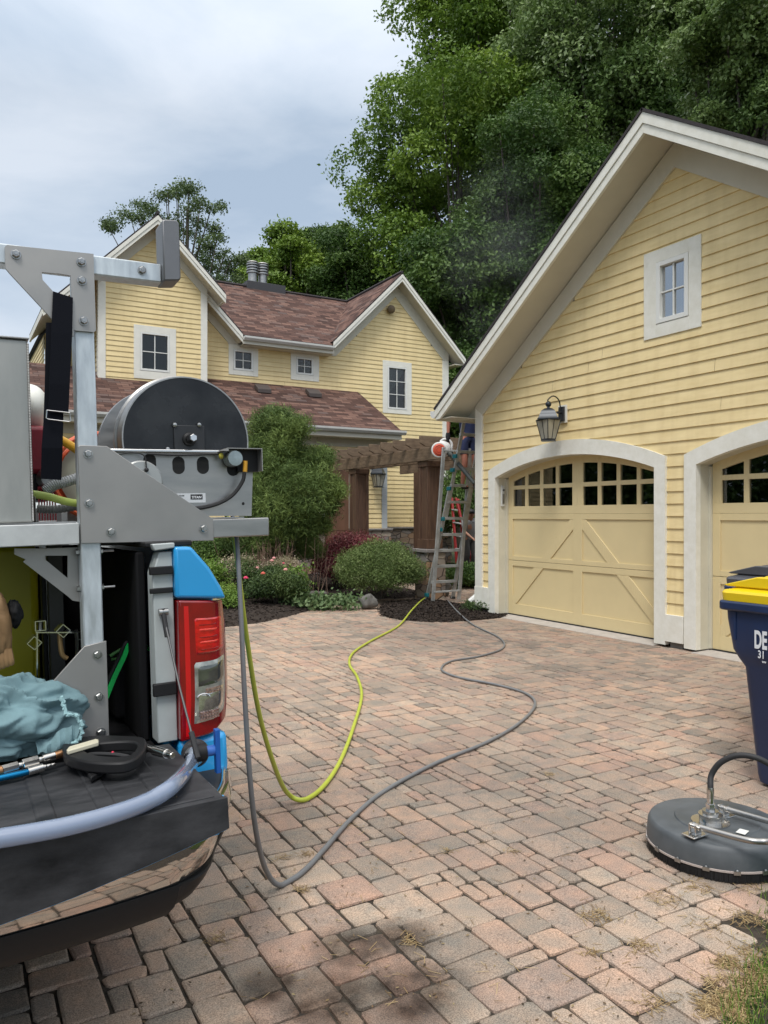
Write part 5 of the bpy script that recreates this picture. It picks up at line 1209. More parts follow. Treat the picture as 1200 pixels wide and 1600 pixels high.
def cloth(name, label, c, r, m, cat, seed=0, fold=.03, n=90, k=46, flat=.0, group=None, freq=7):
    mb = MB(); o = Vector((seed * 3.1, seed * 1.7, 0)); vv = []
    for i in range(k + 1):
        th = math.pi * i / k
        for j in range(n):
            ph = 2 * math.pi * j / n; d = Vector((math.sin(th) * math.cos(ph), math.sin(th) * math.sin(ph), math.cos(th)))
            w_ = noise.noise(d * 1.4 + o) * .22; q = d * freq * .35 + o + Vector((w_, w_, w_)) * 3
            rd = 1 - abs(noise.noise(q)) * 2; rd2 = 1 - abs(noise.noise(q * 2.3 + o)) * 2
            s = 1 + w_ + fold * 4 * (rd - .5) + fold * 1.6 * (rd2 - .5)
            p = Vector((d.x * r[0], d.y * r[1], d.z * r[2])) * s + Vector(c)
            p.z = max(p.z, flat + .003 * rd2 + .003); vv.append(p)
    ff = [(i * n + j, (i + 1) * n + j, (i + 1) * n + (j + 1) % n, i * n + (j + 1) % n) for i in range(k) for j in range(n)]
    mb.add(vv, ff); return mb
teal = mat('teal towelling', (.165, .27, .295), .9, var=.15, vscale=6, bump=.6, bscale=260, dist=.002)
tw = thing('towel', 'crumpled pale teal towel heaped on the tailgate beside the spray gun', 'towel', (.12, 2.6, .862), roll=True)
part('heap', cloth('x', '', (.085, 2.705, .985), (.262, .125, .135), teal, '', seed=3, fold=.062, flat=.875, n=170, k=90, freq=5.6), teal, tw, sharp=180)
# hem and turned-back flap
P = [TV(*p, v) for p, v in (((98, 1088), 2.60), ((100, 1105), 2.59), ((106, 1117), 2.58), ((118, 1117), 2.58), ((127, 1130), 2.58), ((127, 1145), 2.58), ((122, 1156), 2.58), ((112, 1162), 2.58))]
hb = MB(); rr = random.Random(9); Q = [p + Vector((rr.uniform(-.004, .004), 0, rr.uniform(-.004, .004))) for p in catmull(P, 7)]; hb.tube(Q, [.006 + rr.uniform(-.0015, .002) for _ in Q], 7); part('hem', hb, mat('pale teal hem', (.30, .48, .50), .9, bump=.5, bscale=200, dist=.002), tw)
fl = MB(); n = 18; top = catmull([TV(55, 1160, 2.62), TV(80, 1150, 2.61), TV(105, 1135, 2.60), TV(125, 1130, 2.59)], 6); bot = catmull([TV(60, 1178, 2.585), TV(80, 1175, 2.585), TV(105, 1168, 2.585), TV(118, 1160, 2.585)], 6)
o_ = []
for i, (a_, b_) in enumerate(zip(top, bot)):
    for t in range(7): o_.append(a_.lerp(b_, t / 6) + Vector((0, -.01 * math.sin(t / 6 * 3.14) + .006 * math.sin(i * 1.3), .004 * math.sin(i * .9 + t))))
fl.add(o_, [(i * 7 + t, (i + 1) * 7 + t, (i + 1) * 7 + t + 1, i * 7 + t + 1) for i in range(len(top) - 1) for t in range(6)]); part('flap', fl, teal, tw)
lw = thing('work_glove', 'tan leather glove hanging at the left edge above the towel', 'glove', TV(5, 1040, 2.8), roll=True)
lt = mat('tan leather', (.24, .14, .06), .7, var=.2, bump=.4, bscale=60, dist=.003)
c = TV(0, 985, 2.8); part('palm', cloth('x', '', c, (.035, .04, .11), lt, '', seed=5, fold=.03, n=40, k=30, flat=.9), lt, lw, sharp=180)
c = TV(4, 1028, 2.8)
for i in range(4): mb = MB(); mb.tube(catmull([c + Vector((-.02 + i * .013, -.02, .03)), c + Vector((-.015 + i * .013, -.025, -.005)), c + Vector((-.012 + i * .012, -.02, -.035 + .004 * i))], 5), [.009] * 10 + [.006], 8); part('finger', mb, lt, lw)
mb = cloth('x', '', TV(22, 958, 2.85), (.025, .05, .045), None, '', seed=8, fold=.04, n=40, k=24, flat=.9); solo('black_pouch', mb, mat('black fabric', (.012, .012, .013), .9), 'small black fabric pouch beside the tan glove', 'pouch', roll=True, sharp=180)
gh = thing('tool_case', 'black tool case with a bright green strap handle in the dark truck bed', 'case', (.50, 3.0, .862), roll=True)
g1, g2 = catmull([TV(166, 1090, 2.9), TV(178, 1060, 2.9), TV(192, 1030, 2.9), TV(203, 1006, 2.9), TV(215, 1006, 2.92), TV(236, 1015, 2.95)], 6), None
mb = MB()
for i in range(len(g1) - 1): mb.bar(g1[i], g1[i + 1] + (g1[i + 1] - g1[i]) * .15, .016, .009, up=(0, 1, 0))
part('strap', mb, mat('bright green strap', (.01, .62, .12), .4), gh)
mb = MB(); mb.tube([p + Vector((-.012, .01, .003)) for p in g1[:20]], .008, 8); part('rod', mb, M['black'], gh)
mb = MB(); mb.tube([TV(172, 1025, 3.0), TV(190, 1014, 3.0)], .006, 8).tube([TV(174, 1030, 3.0), TV(186, 1029, 3.0)], .005, 8); part('loop', mb, mat('dull green loop', (.08, .28, .06), .5), gh)
c = TV(205, 1085, 3.1); mb = MB(); mb.box(c.x - .08, c.x + .07, 3.0, 3.4, .862, 1.06); part('case', mb, M['matte'], gh, bevel=.02)

# ------------------------------------------------------------------ on the tailgate
M['coupler'] = mat('nickel coupler', (.62, .60, .57), .22, 1, rvar=.06, vscale=30)
M['brass'] = mat('brass fitting', (.45, .24, .12), .35, .9)
sg = thing('spray_gun', 'black trigger spray gun with silver couplers lying on the tailgate liner', 'spray gun', TZ(160, 1180, .866), roll=True)
Z_ = lambda x, y, z=.90: TZ(x, y, z)
outer = [(97, 1176), (102, 1165), (125, 1160), (160, 1157), (200, 1158), (222, 1160), (229, 1168), (222, 1186), (202, 1199), (170, 1202), (135, 1199), (104, 1190)]
inner = [(131, 1179), (134, 1176), (142, 1172), (160, 1169), (190, 1167), (208, 1168), (215, 1173), (208, 1185), (195, 1190), (170, 1191), (148, 1188), (134, 1183)]
O = catmull([Z_(*p) for p in outer + outer[:1]], 4); I = catmull([Z_(*p) for p in inner + inner[:1]], 4)
mb = MB(); n = len(O) - 1; mb.v = [(p.x, p.y, z) for z in (.885, .918) for S_ in (I[:-1], O[:-1]) for p in S_]
for k in range(n):
    j = (k + 1) % n; mb.f += [(k, j, n + j, n + k), (2 * n + k, 3 * n + k, 3 * n + j, 2 * n + j), (n + k, n + j, 3 * n + j, 3 * n + k), (k, 2 * n + k, 2 * n + j, j)]
bd = part('body', mb, M['black'], sg, bevel=.006)
mb = MB(); mb.tube(catmull([Z_(131, 1181, .905), Z_(150, 1178, .915), Z_(180, 1179, .915), Z_(205, 1183, .905)], 6), [.006] * 18 + [.003], 8); part('trigger', mb, M['rubber'], sg)
mb = MB(); mb.ball(Z_(176, 1176, .92), .0045); part('lock', mb, mat('red lock', (.6, .02, .06), .3), sg)
mb = MB(); mb.prism([(lambda p: (p.x, p.y))(Z_(*p, .93)) for p in ((104, 1172), (108, 1167), (150, 1155), (154, 1156), (154, 1160), (106, 1174))], 'z', .9185, .932); part('guard_plate', mb, mat('cream plastic', (.60, .56, .42), .5), sg, bevel=.003)
mb = MB(); mb.prism([(lambda p: (p.x, p.y))(Z_(*p, .87)) for p in ((128, 1195), (175, 1203), (142, 1222))], 'z', .866, .884); part('foot', mb, M['black'], sg, bevel=.004)
def chain(P0, P1, segs, parent):
    P0, P1 = Vector(P0), Vector(P1); d = P1 - P0
    for (t0, t1, r, n, m_, nm) in segs:
        mb = MB(); a_, b_ = P0 + d * t0, P0 + d * t1; ln = (b_ - a_).length
        mb.lathe([(r * .9, 0), (r, .0015), (r, ln - .0015), (r * .9, ln)], a_, d, n); part(nm, mb, m_, parent)
chain(TZ(-14, 1208, .895), TZ(98, 1177, .90), [(0, .14, .015, 16, M['brass'], 'fitting'), (.14, .36, .0135, 6, M['coupler'], 'coupler'), (.36, .42, .009, 16, M['coupler'], 'collar'), (.42, .64, .0150, 6, M['coupler'], 'coupler'), (.64, .70, .0095, 16, M['coupler'], 'collar'), (.70, .88, .0135, 16, M['coupler'], 'coupler'), (.88, 1, .012, 16, M['brass'], 'fitting')], sg)
chain(TZ(226, 1168, .90), TZ(270, 1181, .90), [(0, .12, .013, 16, M['black'], 'fitting'), (.12, .35, .0105, 16, M['coupler'], 'collar'), (.35, .80, .0145, 20, M['coupler'], 'coupler'), (.80, 1, .010, 16, M['coupler'], 'collar')], sg)
ln_ = thing('spray_lance', 'blue anodised lance tip with a silver coupler lying beside the spray gun', 'lance', TZ(30, 1212, .866), roll=True)
chain(TZ(-60, 1229, .88), TZ(44, 1206, .88), [(0, 1, .0095, 18, mat('blue anodised tube', (.01, .20, .42), .2, .8), 'tube')], ln_)
chain(TZ(43, 1206, .88), TZ(86, 1194, .88), [(0, .55, .0125, 12, M['coupler'], 'coupler'), (.55, .68, .008, 12, M['coupler'], 'collar'), (.68, .85, .0065, 12, M['coupler'], 'nozzle'), (.85, 1, .0055, 12, M['coupler'], 'nozzle')], ln_)
# clear hose and its cam fitting
ch = thing('clear_hose', 'thick clear plastic hose curving across the tailgate from a black cam fitting', 'hose', TZ(150, 1275, .866), roll=True)
hm = bpy.data.materials.new('milky clear hose'); hm.use_nodes = True; b = hm.node_tree.nodes['Principled BSDF']
b.inputs['Base Color'].default_value = (.33, .40, .54, 1); b.inputs['Roughness'].default_value = .16; b.inputs['Transmission Weight'].default_value = .40; b.inputs['IOR'].default_value = 1.4; b.inputs['Coat Weight'].default_value = .7
mb = MB(); mb.tube(catmull([TV(304, 1178, 2.52), TV(301, 1184, 2.47), TV(296, 1198, 2.38), TZ(272, 1226, .895), TZ(235, 1250, .8845), TZ(180, 1271, .8845), TZ(110, 1290, .8845), (TZ(30, 1305, .8845)), TZ(-60, 1318, .8845), TZ(-160, 1325, .8845)], 10), .0225, 20); part('tube', mb, hm, ch, sharp=180)
c = TV(305, 1177, 2.50)
ax = (TV(304, 1176, 2.54) - TV(300, 1186, 2.44)).normalized()
mb = MB(); mb.lathe([(.030, -.045), (.033, -.04), (.034, -.018), (.041, -.016), (.045, -.004), (.045, .010), (.038, .014), (.036, .02)], c, ax, n=28); cf = part('cam_fitting', mb, mat('worn black fitting', (.03, .03, .032), .45, var=.4, vscale=60, bump=.5, bscale=80, dist=.002), ch)
mb = MB(); mb.lathe([(.031, -.058), (.0315, -.045)], c, ax, n=28); part('hose_clamp', mb, M['chrome'], ch)
vl = thing('blue_valve', 'blue ball valve with a long upright lever next to the tail light', 'valve', TV(335, 1205, 2.42), roll=True)
v0, v1 = TV(336.5, 1141, 2.40), TV(346, 1208, 2.40)
mb = MB(); mb.box(v0.x, v1.x, 2.40, 2.425, v1.z, v0.z); part('lever', mb, mat('royal blue plastic', (.01, .09, .36), .4), vl, bevel=.002)
c = TV(331, 1174, 2.41); mb = MB(); mb.cyl((c.x - .02, 2.42, c.z), (c.x + .012, 2.42, c.z), .017, 18); part('stem', mb, mat('blue valve body', (.03, .12, .42), .4), vl)
mb = MB(); mb.cyl((c.x - .05, 2.42, c.z), (c.x - .018, 2.42, c.z), .028, 18); part('body', mb, M['black'], vl)

# ------------------------------------------------------------------ the two long hoses hanging from the reel to the drive
def hose(name, label, air, ground, r0, r1, m):
    P = [TV(*a[:2], a[2]) if len(a) == 3 else None for a in air]
    P = [TILT @ p for p in P]
    G = [PZ(x, y, 0) for x, y in ground]; G = [Vector((g.x, g.y, r1 + .002 + (.05 if g.y > 9.4 and g.x > 6.1 else 0))) for g in G]
    n = len(P); A = P + G; Q = catmull(A, 12); cut = (n) * 12
    rad = [r0 + (r1 - r0) * min(1, i / cut) for i in range(len(Q))]
    Q = [Vector((q.x, q.y, max(q.z, r1))) for q in Q]
    mb = MB(); mb.tube(Q, rad, 12); return solo(name, mb, m, label, 'hose', sharp=180)
hose('garden_hose', 'lime green hose hanging from the reel and snaking over the drive to the ladder',
     [(352, 800, 2.95), (366, 842, 2.84), (374, 905, 2.95), (386, 1000, 3.1), (405, 1115, 3.35), (430, 1200, 3.62), (450, 1240, 3.95)],
     [(476, 1254), (506, 1232), (532, 1192), (552, 1140), (565, 1090), (558, 1060), (546, 1040), (552, 1022), (580, 1003), (622, 980), (645, 958), (664, 940), (690, 928)], .0080, .0135,
     mat('lime hose jacket', (.46, .52, .055), .42, var=.06, vscale=9, bump=.1, bscale=150, dist=.001))
hose('pressure_hose', 'grey hose dropping from the reel and looping across the drive towards the garage',
     [(362, 800, 2.9), (370, 842, 2.80), (376, 950, 2.75), (382, 1080, 2.72), (391, 1220, 2.76), (402, 1310, 2.86), (418, 1364, 3.05)],
     [(440, 1388), (474, 1366), (506, 1332), (550, 1282), (600, 1240), (680, 1196), (760, 1163), (812, 1132), (836, 1104), (822, 1086), (775, 1072), (715, 1060), (690, 1048), (705, 1035), (750, 1027), (786, 1014), (780, 998), (740, 978), (715, 962), (700, 944)], .0080, .0115,
     mat('grey hose jacket', (.17, .175, .18), .45, var=.06, vscale=9, bump=.1, bscale=150, dist=.001))

# ------------------------------------------------------------------ surface cleaner
scx, scy = PZ(1120, 1332).x, PZ(1120, 1332).y; SR = .315
sc = thing('surface_cleaner', 'round grey flat surface cleaner with a brush skirt and tubular handle on the pavers', 'surface cleaner', (scx, scy, 0))
sg_ = mat('scuffed grey plastic', (.055, .065, .072), .5, col2=(.10, .11, .118), vscale=6, detail=9, bump=.15, bscale=50, dist=.002, rvar=.1)
mb = MB(); mb.lathe([(SR * .97, .05), (SR, .052), (SR, .062), (SR * .985, .128), (SR * .955, .147), (SR * .93, .152), (.19, .156), (.185, .162), (.10, .165)], (scx, scy, 0), n=72); part('cover', mb, sg_, sc, sharp=40)
mb = MB(); mb.lathe([(SR * 1.0, .044), (SR * 1.012, .045), (SR * 1.012, .053), (SR * 1.0, .054)], (scx, scy, 0), n=72); part('trim_band', mb, mat('pinkish grey band', (.42, .36, .33), .4), sc)
mb = MB(); rr = random.Random(3)
for i in range(560):
    a_ = 2 * math.pi * i / 560 + rr.uniform(-.004, .004); r0, r1 = SR * .995, SR * (1.0 + rr.uniform(-.012, .014)); w_ = .0022
    p = Vector((scx + r0 * math.cos(a_), scy + r0 * math.sin(a_), .046)); q = Vector((scx + r1 * math.cos(a_ + rr.uniform(-.006, .006)), scy + r1 * math.sin(a_), .004)); t = Vector((-math.sin(a_), math.cos(a_), 0)) * w_
    mb.add([p - t, p + t, q + t, q - t], [(0, 1, 2, 3)])
mb.lathe([(SR * .985, .006), (SR * .985, .046), (SR * .97, .046), (SR * .97, .006)], (scx, scy, 0), n=64)
part('brush_skirt', mb, M['black'], sc)
for i in range(16):
    a_ = 2 * math.pi * (i + .3) / 16; mb = MB(); rot = Matrix.Rotation(a_, 3, 'Z'); c = Vector((scx, scy, 0)) + rot @ Vector((SR * 1.016, 0, .048))
    mb.obox(c, (.006, .028, .016), rot); mb.lathe([(.006, 0), (.005, .004), (.001, .005)], c + Vector((0, 0, .010)), ax=rot @ Vector((1, 0, .3)), n=10); part('clip', mb, M['alu'], sc)
hub = PZ(1110, 1284, .165)
mb = MB(); mb.lathe([(.085, 0), (.085, .006), (.05, .008), (.05, .03), (.054, .032), (.054, .038), (.036, .04), (.036, .055)], (hub.x, hub.y, .165), n=32); part('swivel', mb, M['coupler'], sc)
mb = MB(); mb.lathe([(.022, .055), (.022, .085)], (hub.x, hub.y, .165), n=6); mb.lathe([(.016, .085), (.016, .11)], (hub.x, hub.y, .165), n=16); part('swivel_nut', mb, M['chrome'], sc)
top = Vector((hub.x, hub.y, .275))
hz_ = catmull([top, top + Vector((0, 0, .05)), PD(1112, 1210, 3.62), PD(1128, 1190, 3.60), PD(1158, 1180, 3.56), PD(1195, 1190, 3.52), PD(1240, 1225, 3.5), PD(1300, 1290, 3.5)], 8)
mb = MB(); mb.tube(hz_, .0135, 12); part('feed_hose', mb, M['rubber'], sc, sharp=180)
mb = MB(); mb.tube(hz_[:9], .0165, 14); part('ferrule', mb, M['coupler'], sc)
# tubular handle
def ray_z(px, py, z): return PZ(px, py, z)
h1 = [ray_z(1127, 1262, .20), ray_z(1200, 1283, .21), ray_z(1290, 1310, .26)]; h2 = [ray_z(1084, 1290, .20), ray_z(1165, 1312, .21), ray_z(1210, 1316, .22), ray_z(1300, 1330, .30)]
mb = MB(); mb.tube(catmull(h1, 8), .0135, 14); part('handle', mb, M['alu'], sc); mb = MB(); mb.tube(catmull(h2, 8), .0135, 14); part('handle', mb, M['alu'], sc)
for (x, y) in ((1130, 1268), (1086, 1297)):
    c = ray_z(x, y, .185); mb = MB(); mb.box(c.x - .05, c.x + .05, c.y - .035, c.y + .035, .164, .170).box(c.x - .02, c.x + .02, c.y + .012, c.y + .020, .170, .215).box(c.x - .02, c.x + .02, c.y - .020, c.y - .012, .170, .215)
    mb.cyl((c.x, c.y - .028, .200), (c.x, c.y + .028, .200), .011, 12); part('hinge', mb, M['coupler'], sc, bevel=.002)
c = ray_z(1160, 1302, .160); mb = MB(); mb.obox((c.x, c.y, .1675), (.055, .04, .0015), Matrix.Rotation(.3, 3, 'Z')); part('label', mb, mat('white label', (.7, .7, .66), .5), sc)

# ------------------------------------------------------------------ wheeled bins
navy = mat('navy bin plastic', (.012, .028, .085), .38, var=.12, vscale=4, bump=.08, bscale=40, dist=.002)
def bin_(name, label, lid_m, u0, vl, s=1.0, text=True):
    """front face at u0 (facing -u), left side at vl"""
    t = thing(name, label, 'wheelie bin', (u0 + .4, vl - .34, 0), group='wheeled bins beside the garage')
    W = .66 * s
    def sec(z, off, offf): # cross-section at height z
        return [(u0 + offf, vl - off), (u0 + .80 * s - off, vl - off), (u0 + .80 * s - off, vl - W + off), (u0 + offf, vl - W + off)]
    lv = [(.02, .165, .10), (.06, .16, .09), (.70, .115, .035), (.745, .085, .02), (.80, .06, .0), (.98, .022, .0), (1.03, .018, .0)]
    mb = MB(); n = 0
    def rnd_(P, r=.05, k=4):
        out = []
        m = len(P)
        for i in range(m):
            a_, b_, c_ = Vector(P[i - 1]), Vector(P[i]), Vector(P[(i + 1) % m]); da = (a_ - b_).normalized(); dc = (c_ - b_).normalized()
            for j in range(k + 1):
                tt = j / k; q = (b_ + da * r) * (1 - tt) ** 2 + b_ * 2 * tt * (1 - tt) + (b_ + dc * r) * tt ** 2; out.append(tuple(q))
        return out
    rings = [[(x, y, z * s) for x, y in rnd_(sec(z, a_, b_))] for z, a_, b_ in lv]; n = len(rings[0])
    for r in rings: mb.v += r
    for i in range(len(rings) - 1):
        for k in range(n): mb.f.append((i * n + k, i * n + (k + 1) % n, (i + 1) * n + (k + 1) % n, (i + 1) * n + k))
    mb.f.append(tuple(range(n))[::-1]); mb.f.append(tuple(range((len(rings) - 1) * n, len(rings) * n)))
    body = part('body', mb, navy, t, sharp=50)
    def slab(z0, z1, off, offf, m_, nm, bev=.008, par=None, top=None):
        q = MB(); a_ = rnd_(sec(0, off, offf), .06); q.prism(a_, 'z', z0 * s, z1 * s); return part(nm, q, m_, par or t, bevel=bev)
    slab(1.031, 1.088, -.018, -.03, navy, 'rim', .012)
    mb = MB(); mb.box(u0 - .005, u0 + .012, vl - .10, vl - .085, .86, 1.03); part('rib', mb, navy, body)
    mb = MB(); mb.box(u0 - .005, u0 + .012, vl - W + .085, vl - W + .10, .86, 1.03); part('rib', mb, navy, body)
    lid = MB()
    lz = [(1.089, -.004, -.015), (1.135, -.008, -.02), (1.150, .00, -.01), (1.158, .03, .015), (1.20, .10, .09), (1.235, .17, .15), (1.245, .22, .20)]
    rings = [[(x, y, z * s) for x, y in rnd_(sec(z, a_, b_), .06)] for z, a_, b_ in lz]
    for r in rings: lid.v += r
    for i in range(len(rings) - 1):
        for k in range(n): lid.f.append((i * n + k, i * n + (k + 1) % n, (i + 1) * n + (k + 1) % n, (i + 1) * n + k))
    lid.f.append(tuple(range(n))[::-1]); lid.f.append(tuple(range((len(rings) - 1) * n, len(rings) * n)))
    lo = part('lid', lid, lid_m, t, sharp=35)
    mb = MB(); mb.prism([(vl - .02, 1.172), (vl + .00, 1.180), (vl - .22, 1.238), (vl - .44, 1.238), (vl - W - .00, 1.180), (vl - W + .02, 1.172)], 'x', u0 + .02, u0 + .07); part('lid_grip', mb, lid_m, lo, bevel=.006)
    for y in (vl - .02, vl - W + .02):
        mb = MB(); mb.lathe([(.05, 0), (.12, .005), (.125, .05), (.05, .055)], (u0 + .70 * s, y, .125), ax=(0, 1 if y > vl - .3 else -1, 0), n=24); part('wheel', mb, M['rubber'], t)
    mb = MB(); mb.tube([(u0 + .86 * s, vl - .08, 1.02), (u0 + .86 * s, vl - W + .08, 1.02)], .016, 10).box(u0 + .78, u0 + .87, vl - .10, vl - .07, .98, 1.04).box(u0 + .78, u0 + .87, vl - W + .07, vl - W + .10, .98, 1.04); part('handle', mb, navy, t)
    if text:
        face = lambda z: u0 + .0 - .0035
        for txt, y, z, sz, bold, wd in (('DE', 2.825, .832, .140, .005, .46), ('31', 2.802, .775, .062, .0012, .72), ('ww', 2.775, .750, .022, .0004, .8)):
            lettering(txt, (u0 - .005, y, z), (0, -1, 0), (0, 0, 1), sz, M['whiteink'], body, bold=bold, width=wd)
    return t
bin_('wheelie_bin', 'navy blue wheeled bin with a bright yellow lid and white lettering', mat('yellow bin lid', (.82, .58, .01), .32, var=.05, vscale=3), 4.08, 3.045)
bin_('wheelie_bin', 'wheeled bin with a black and grey lid standing behind the yellow lidded one', mat('black grey bin lid', (.06, .062, .07), .35, col2=(.10, .10, .115), vscale=2), 4.98, 3.68, text=False)

# ------------------------------------------------------------------ ladder against the garage eave
lalu = mat('dull ladder aluminium', (.46, .47, .46), .5, .35, var=.2, vscale=8, rvar=.1)
lad = thing('ladder', 'tall grey aluminium folding ladder leaning at the corner of the garage', 'ladder', (8.0, 11.6, .05))
A0, A1 = PZ(667, 934, .06), None
# front section: feet on the mulch, leaning toward the garage (-v)
fu0, fu1 = 7.72, 8.15
def LP(u, t): # point along the leaning section
    return Vector((u, 11.92 - 1.42 * t, .05 + 4.3 * t))
for (ua, ub, nm) in ((7.66, 7.72, 'rail'), (8.24, 8.18, 'rail')):
    mb = MB(); mb.bar(LP(ua, 0), LP(ub, .48), .028, .075, up=(1, 0, 0)); part(nm, mb, lalu, lad, bevel=.004)
    mb = MB(); mb.bar(LP(ub, .35) + Vector((.03 if ua < 8 else -.03, 0, 0)), LP(ub, 1.0) + Vector((.03 if ua < 8 else -.03, 0, 0)), .026, .065, up=(1, 0, 0)); part(nm, mb, lalu, lad, bevel=.004)
    mb = MB(); p = LP(ua, 0); mb.box(p.x - .03, p.x + .03, p.y - .05, p.y + .05, .03, .075); part('foot', mb, M['rubber'], lad, bevel=.005)
for i in range(14):
    t = .075 + i * .068
    w0 = 7.66 + .06 * min(1, t / .48); w1 = 8.24 - .06 * min(1, t / .48)
    mb = MB(); mb.bar(LP(w0, t), LP(w1, t), .055, .05); part('rung', mb, lalu, lad, bevel=.003)
def LQ(u, t): return Vector((u, 11.62 - .35 * t, .05 + 2.75 * t))
for u in (7.60, 8.17):
    mb = MB(); mb.bar(LQ(u, 0), LQ(u, 1), .028, .07, up=(1, 0, 0)); part('rail', mb, lalu, lad, bevel=.004)
for t in (.06, .98):
    mb = MB(); mb.bar(LQ(7.60, t), LQ(8.17, t), .05, .03); part('cross_bar', mb, lalu, lad, bevel=.003)
tq = mat('teal ladder lock', (.01, .16, .19), .4)
for t in (.02, .30, .345, .47, .545, .60):
    p = LP(7.66 + .06 * min(1, t / .48), t); mb = MB(); mb.box(p.x - .045, p.x + .0, p.y - .05, p.y + .05, p.z - .035, p.z + .035); part('lock', mb, tq, lad, bevel=.008)
for t in (.10, .16, .22):
    a_ = LP(7.665 + .06 * t / .48, t); b_ = LP(7.665 + .06 * (t + .04) / .48, t + .04); mb = MB(); mb.bar(a_ + Vector((-.016, -.01, 0)), b_ + Vector((-.016, -.01, 0)), .003, .04, up=(1, 0, 0)); part('sticker', mb, mat('pale ladder sticker', (.5, .52, .55), .5), lad)
# white stand-off bar near the top
mb = MB(); mb.tube(catmull([LP(7.98, .87), LP(7.96, .91) + Vector((.02, -.10, 0)), LP(8.05, .90) + Vector((0, -.22, -.02)), LP(8.2, .84) + Vector((0, -.25, -.05))], 6), .022, 10); part('stand_off', mb, mat('light grey arm', (.5, .5, .49), .4), lad)
# red step ladder
rl = thing('step_ladder', 'red step ladder standing behind the grey ladder in the dark passage', 'ladder', (11.3, 17.1, .1))
rd = mat('red fibreglass', (.30, .015, .015), .45)
r0, r1 = PD(712, 778, 19.8), PD(737, 876, 19.4); r0b, r1b = PD(706, 778, 20.1), PD(713, 870, 19.6); k0, k1 = PD(716, 780, 20.2), PD(727, 872, 21.0)
for a_, b_ in ((r0, r1), (r0b, r1b), (k0, k1)):
    d = (b_ - a_); b_ = a_ + d * ((a_.z - .1) / (a_.z - b_.z)) if b_.z > .1 else b_
    mb = MB(); mb.bar(a_, b_, .045, .07, up=(0, 1, 0)); part('rail', mb, rd, rl, bevel=.006)
for t in (.2, .42, .64, .86):
    mb = MB(); mb.bar(r0.lerp(r1, t), r0b.lerp(r1b, t), .08, .03); part('step', mb, lalu, rl, bevel=.004)

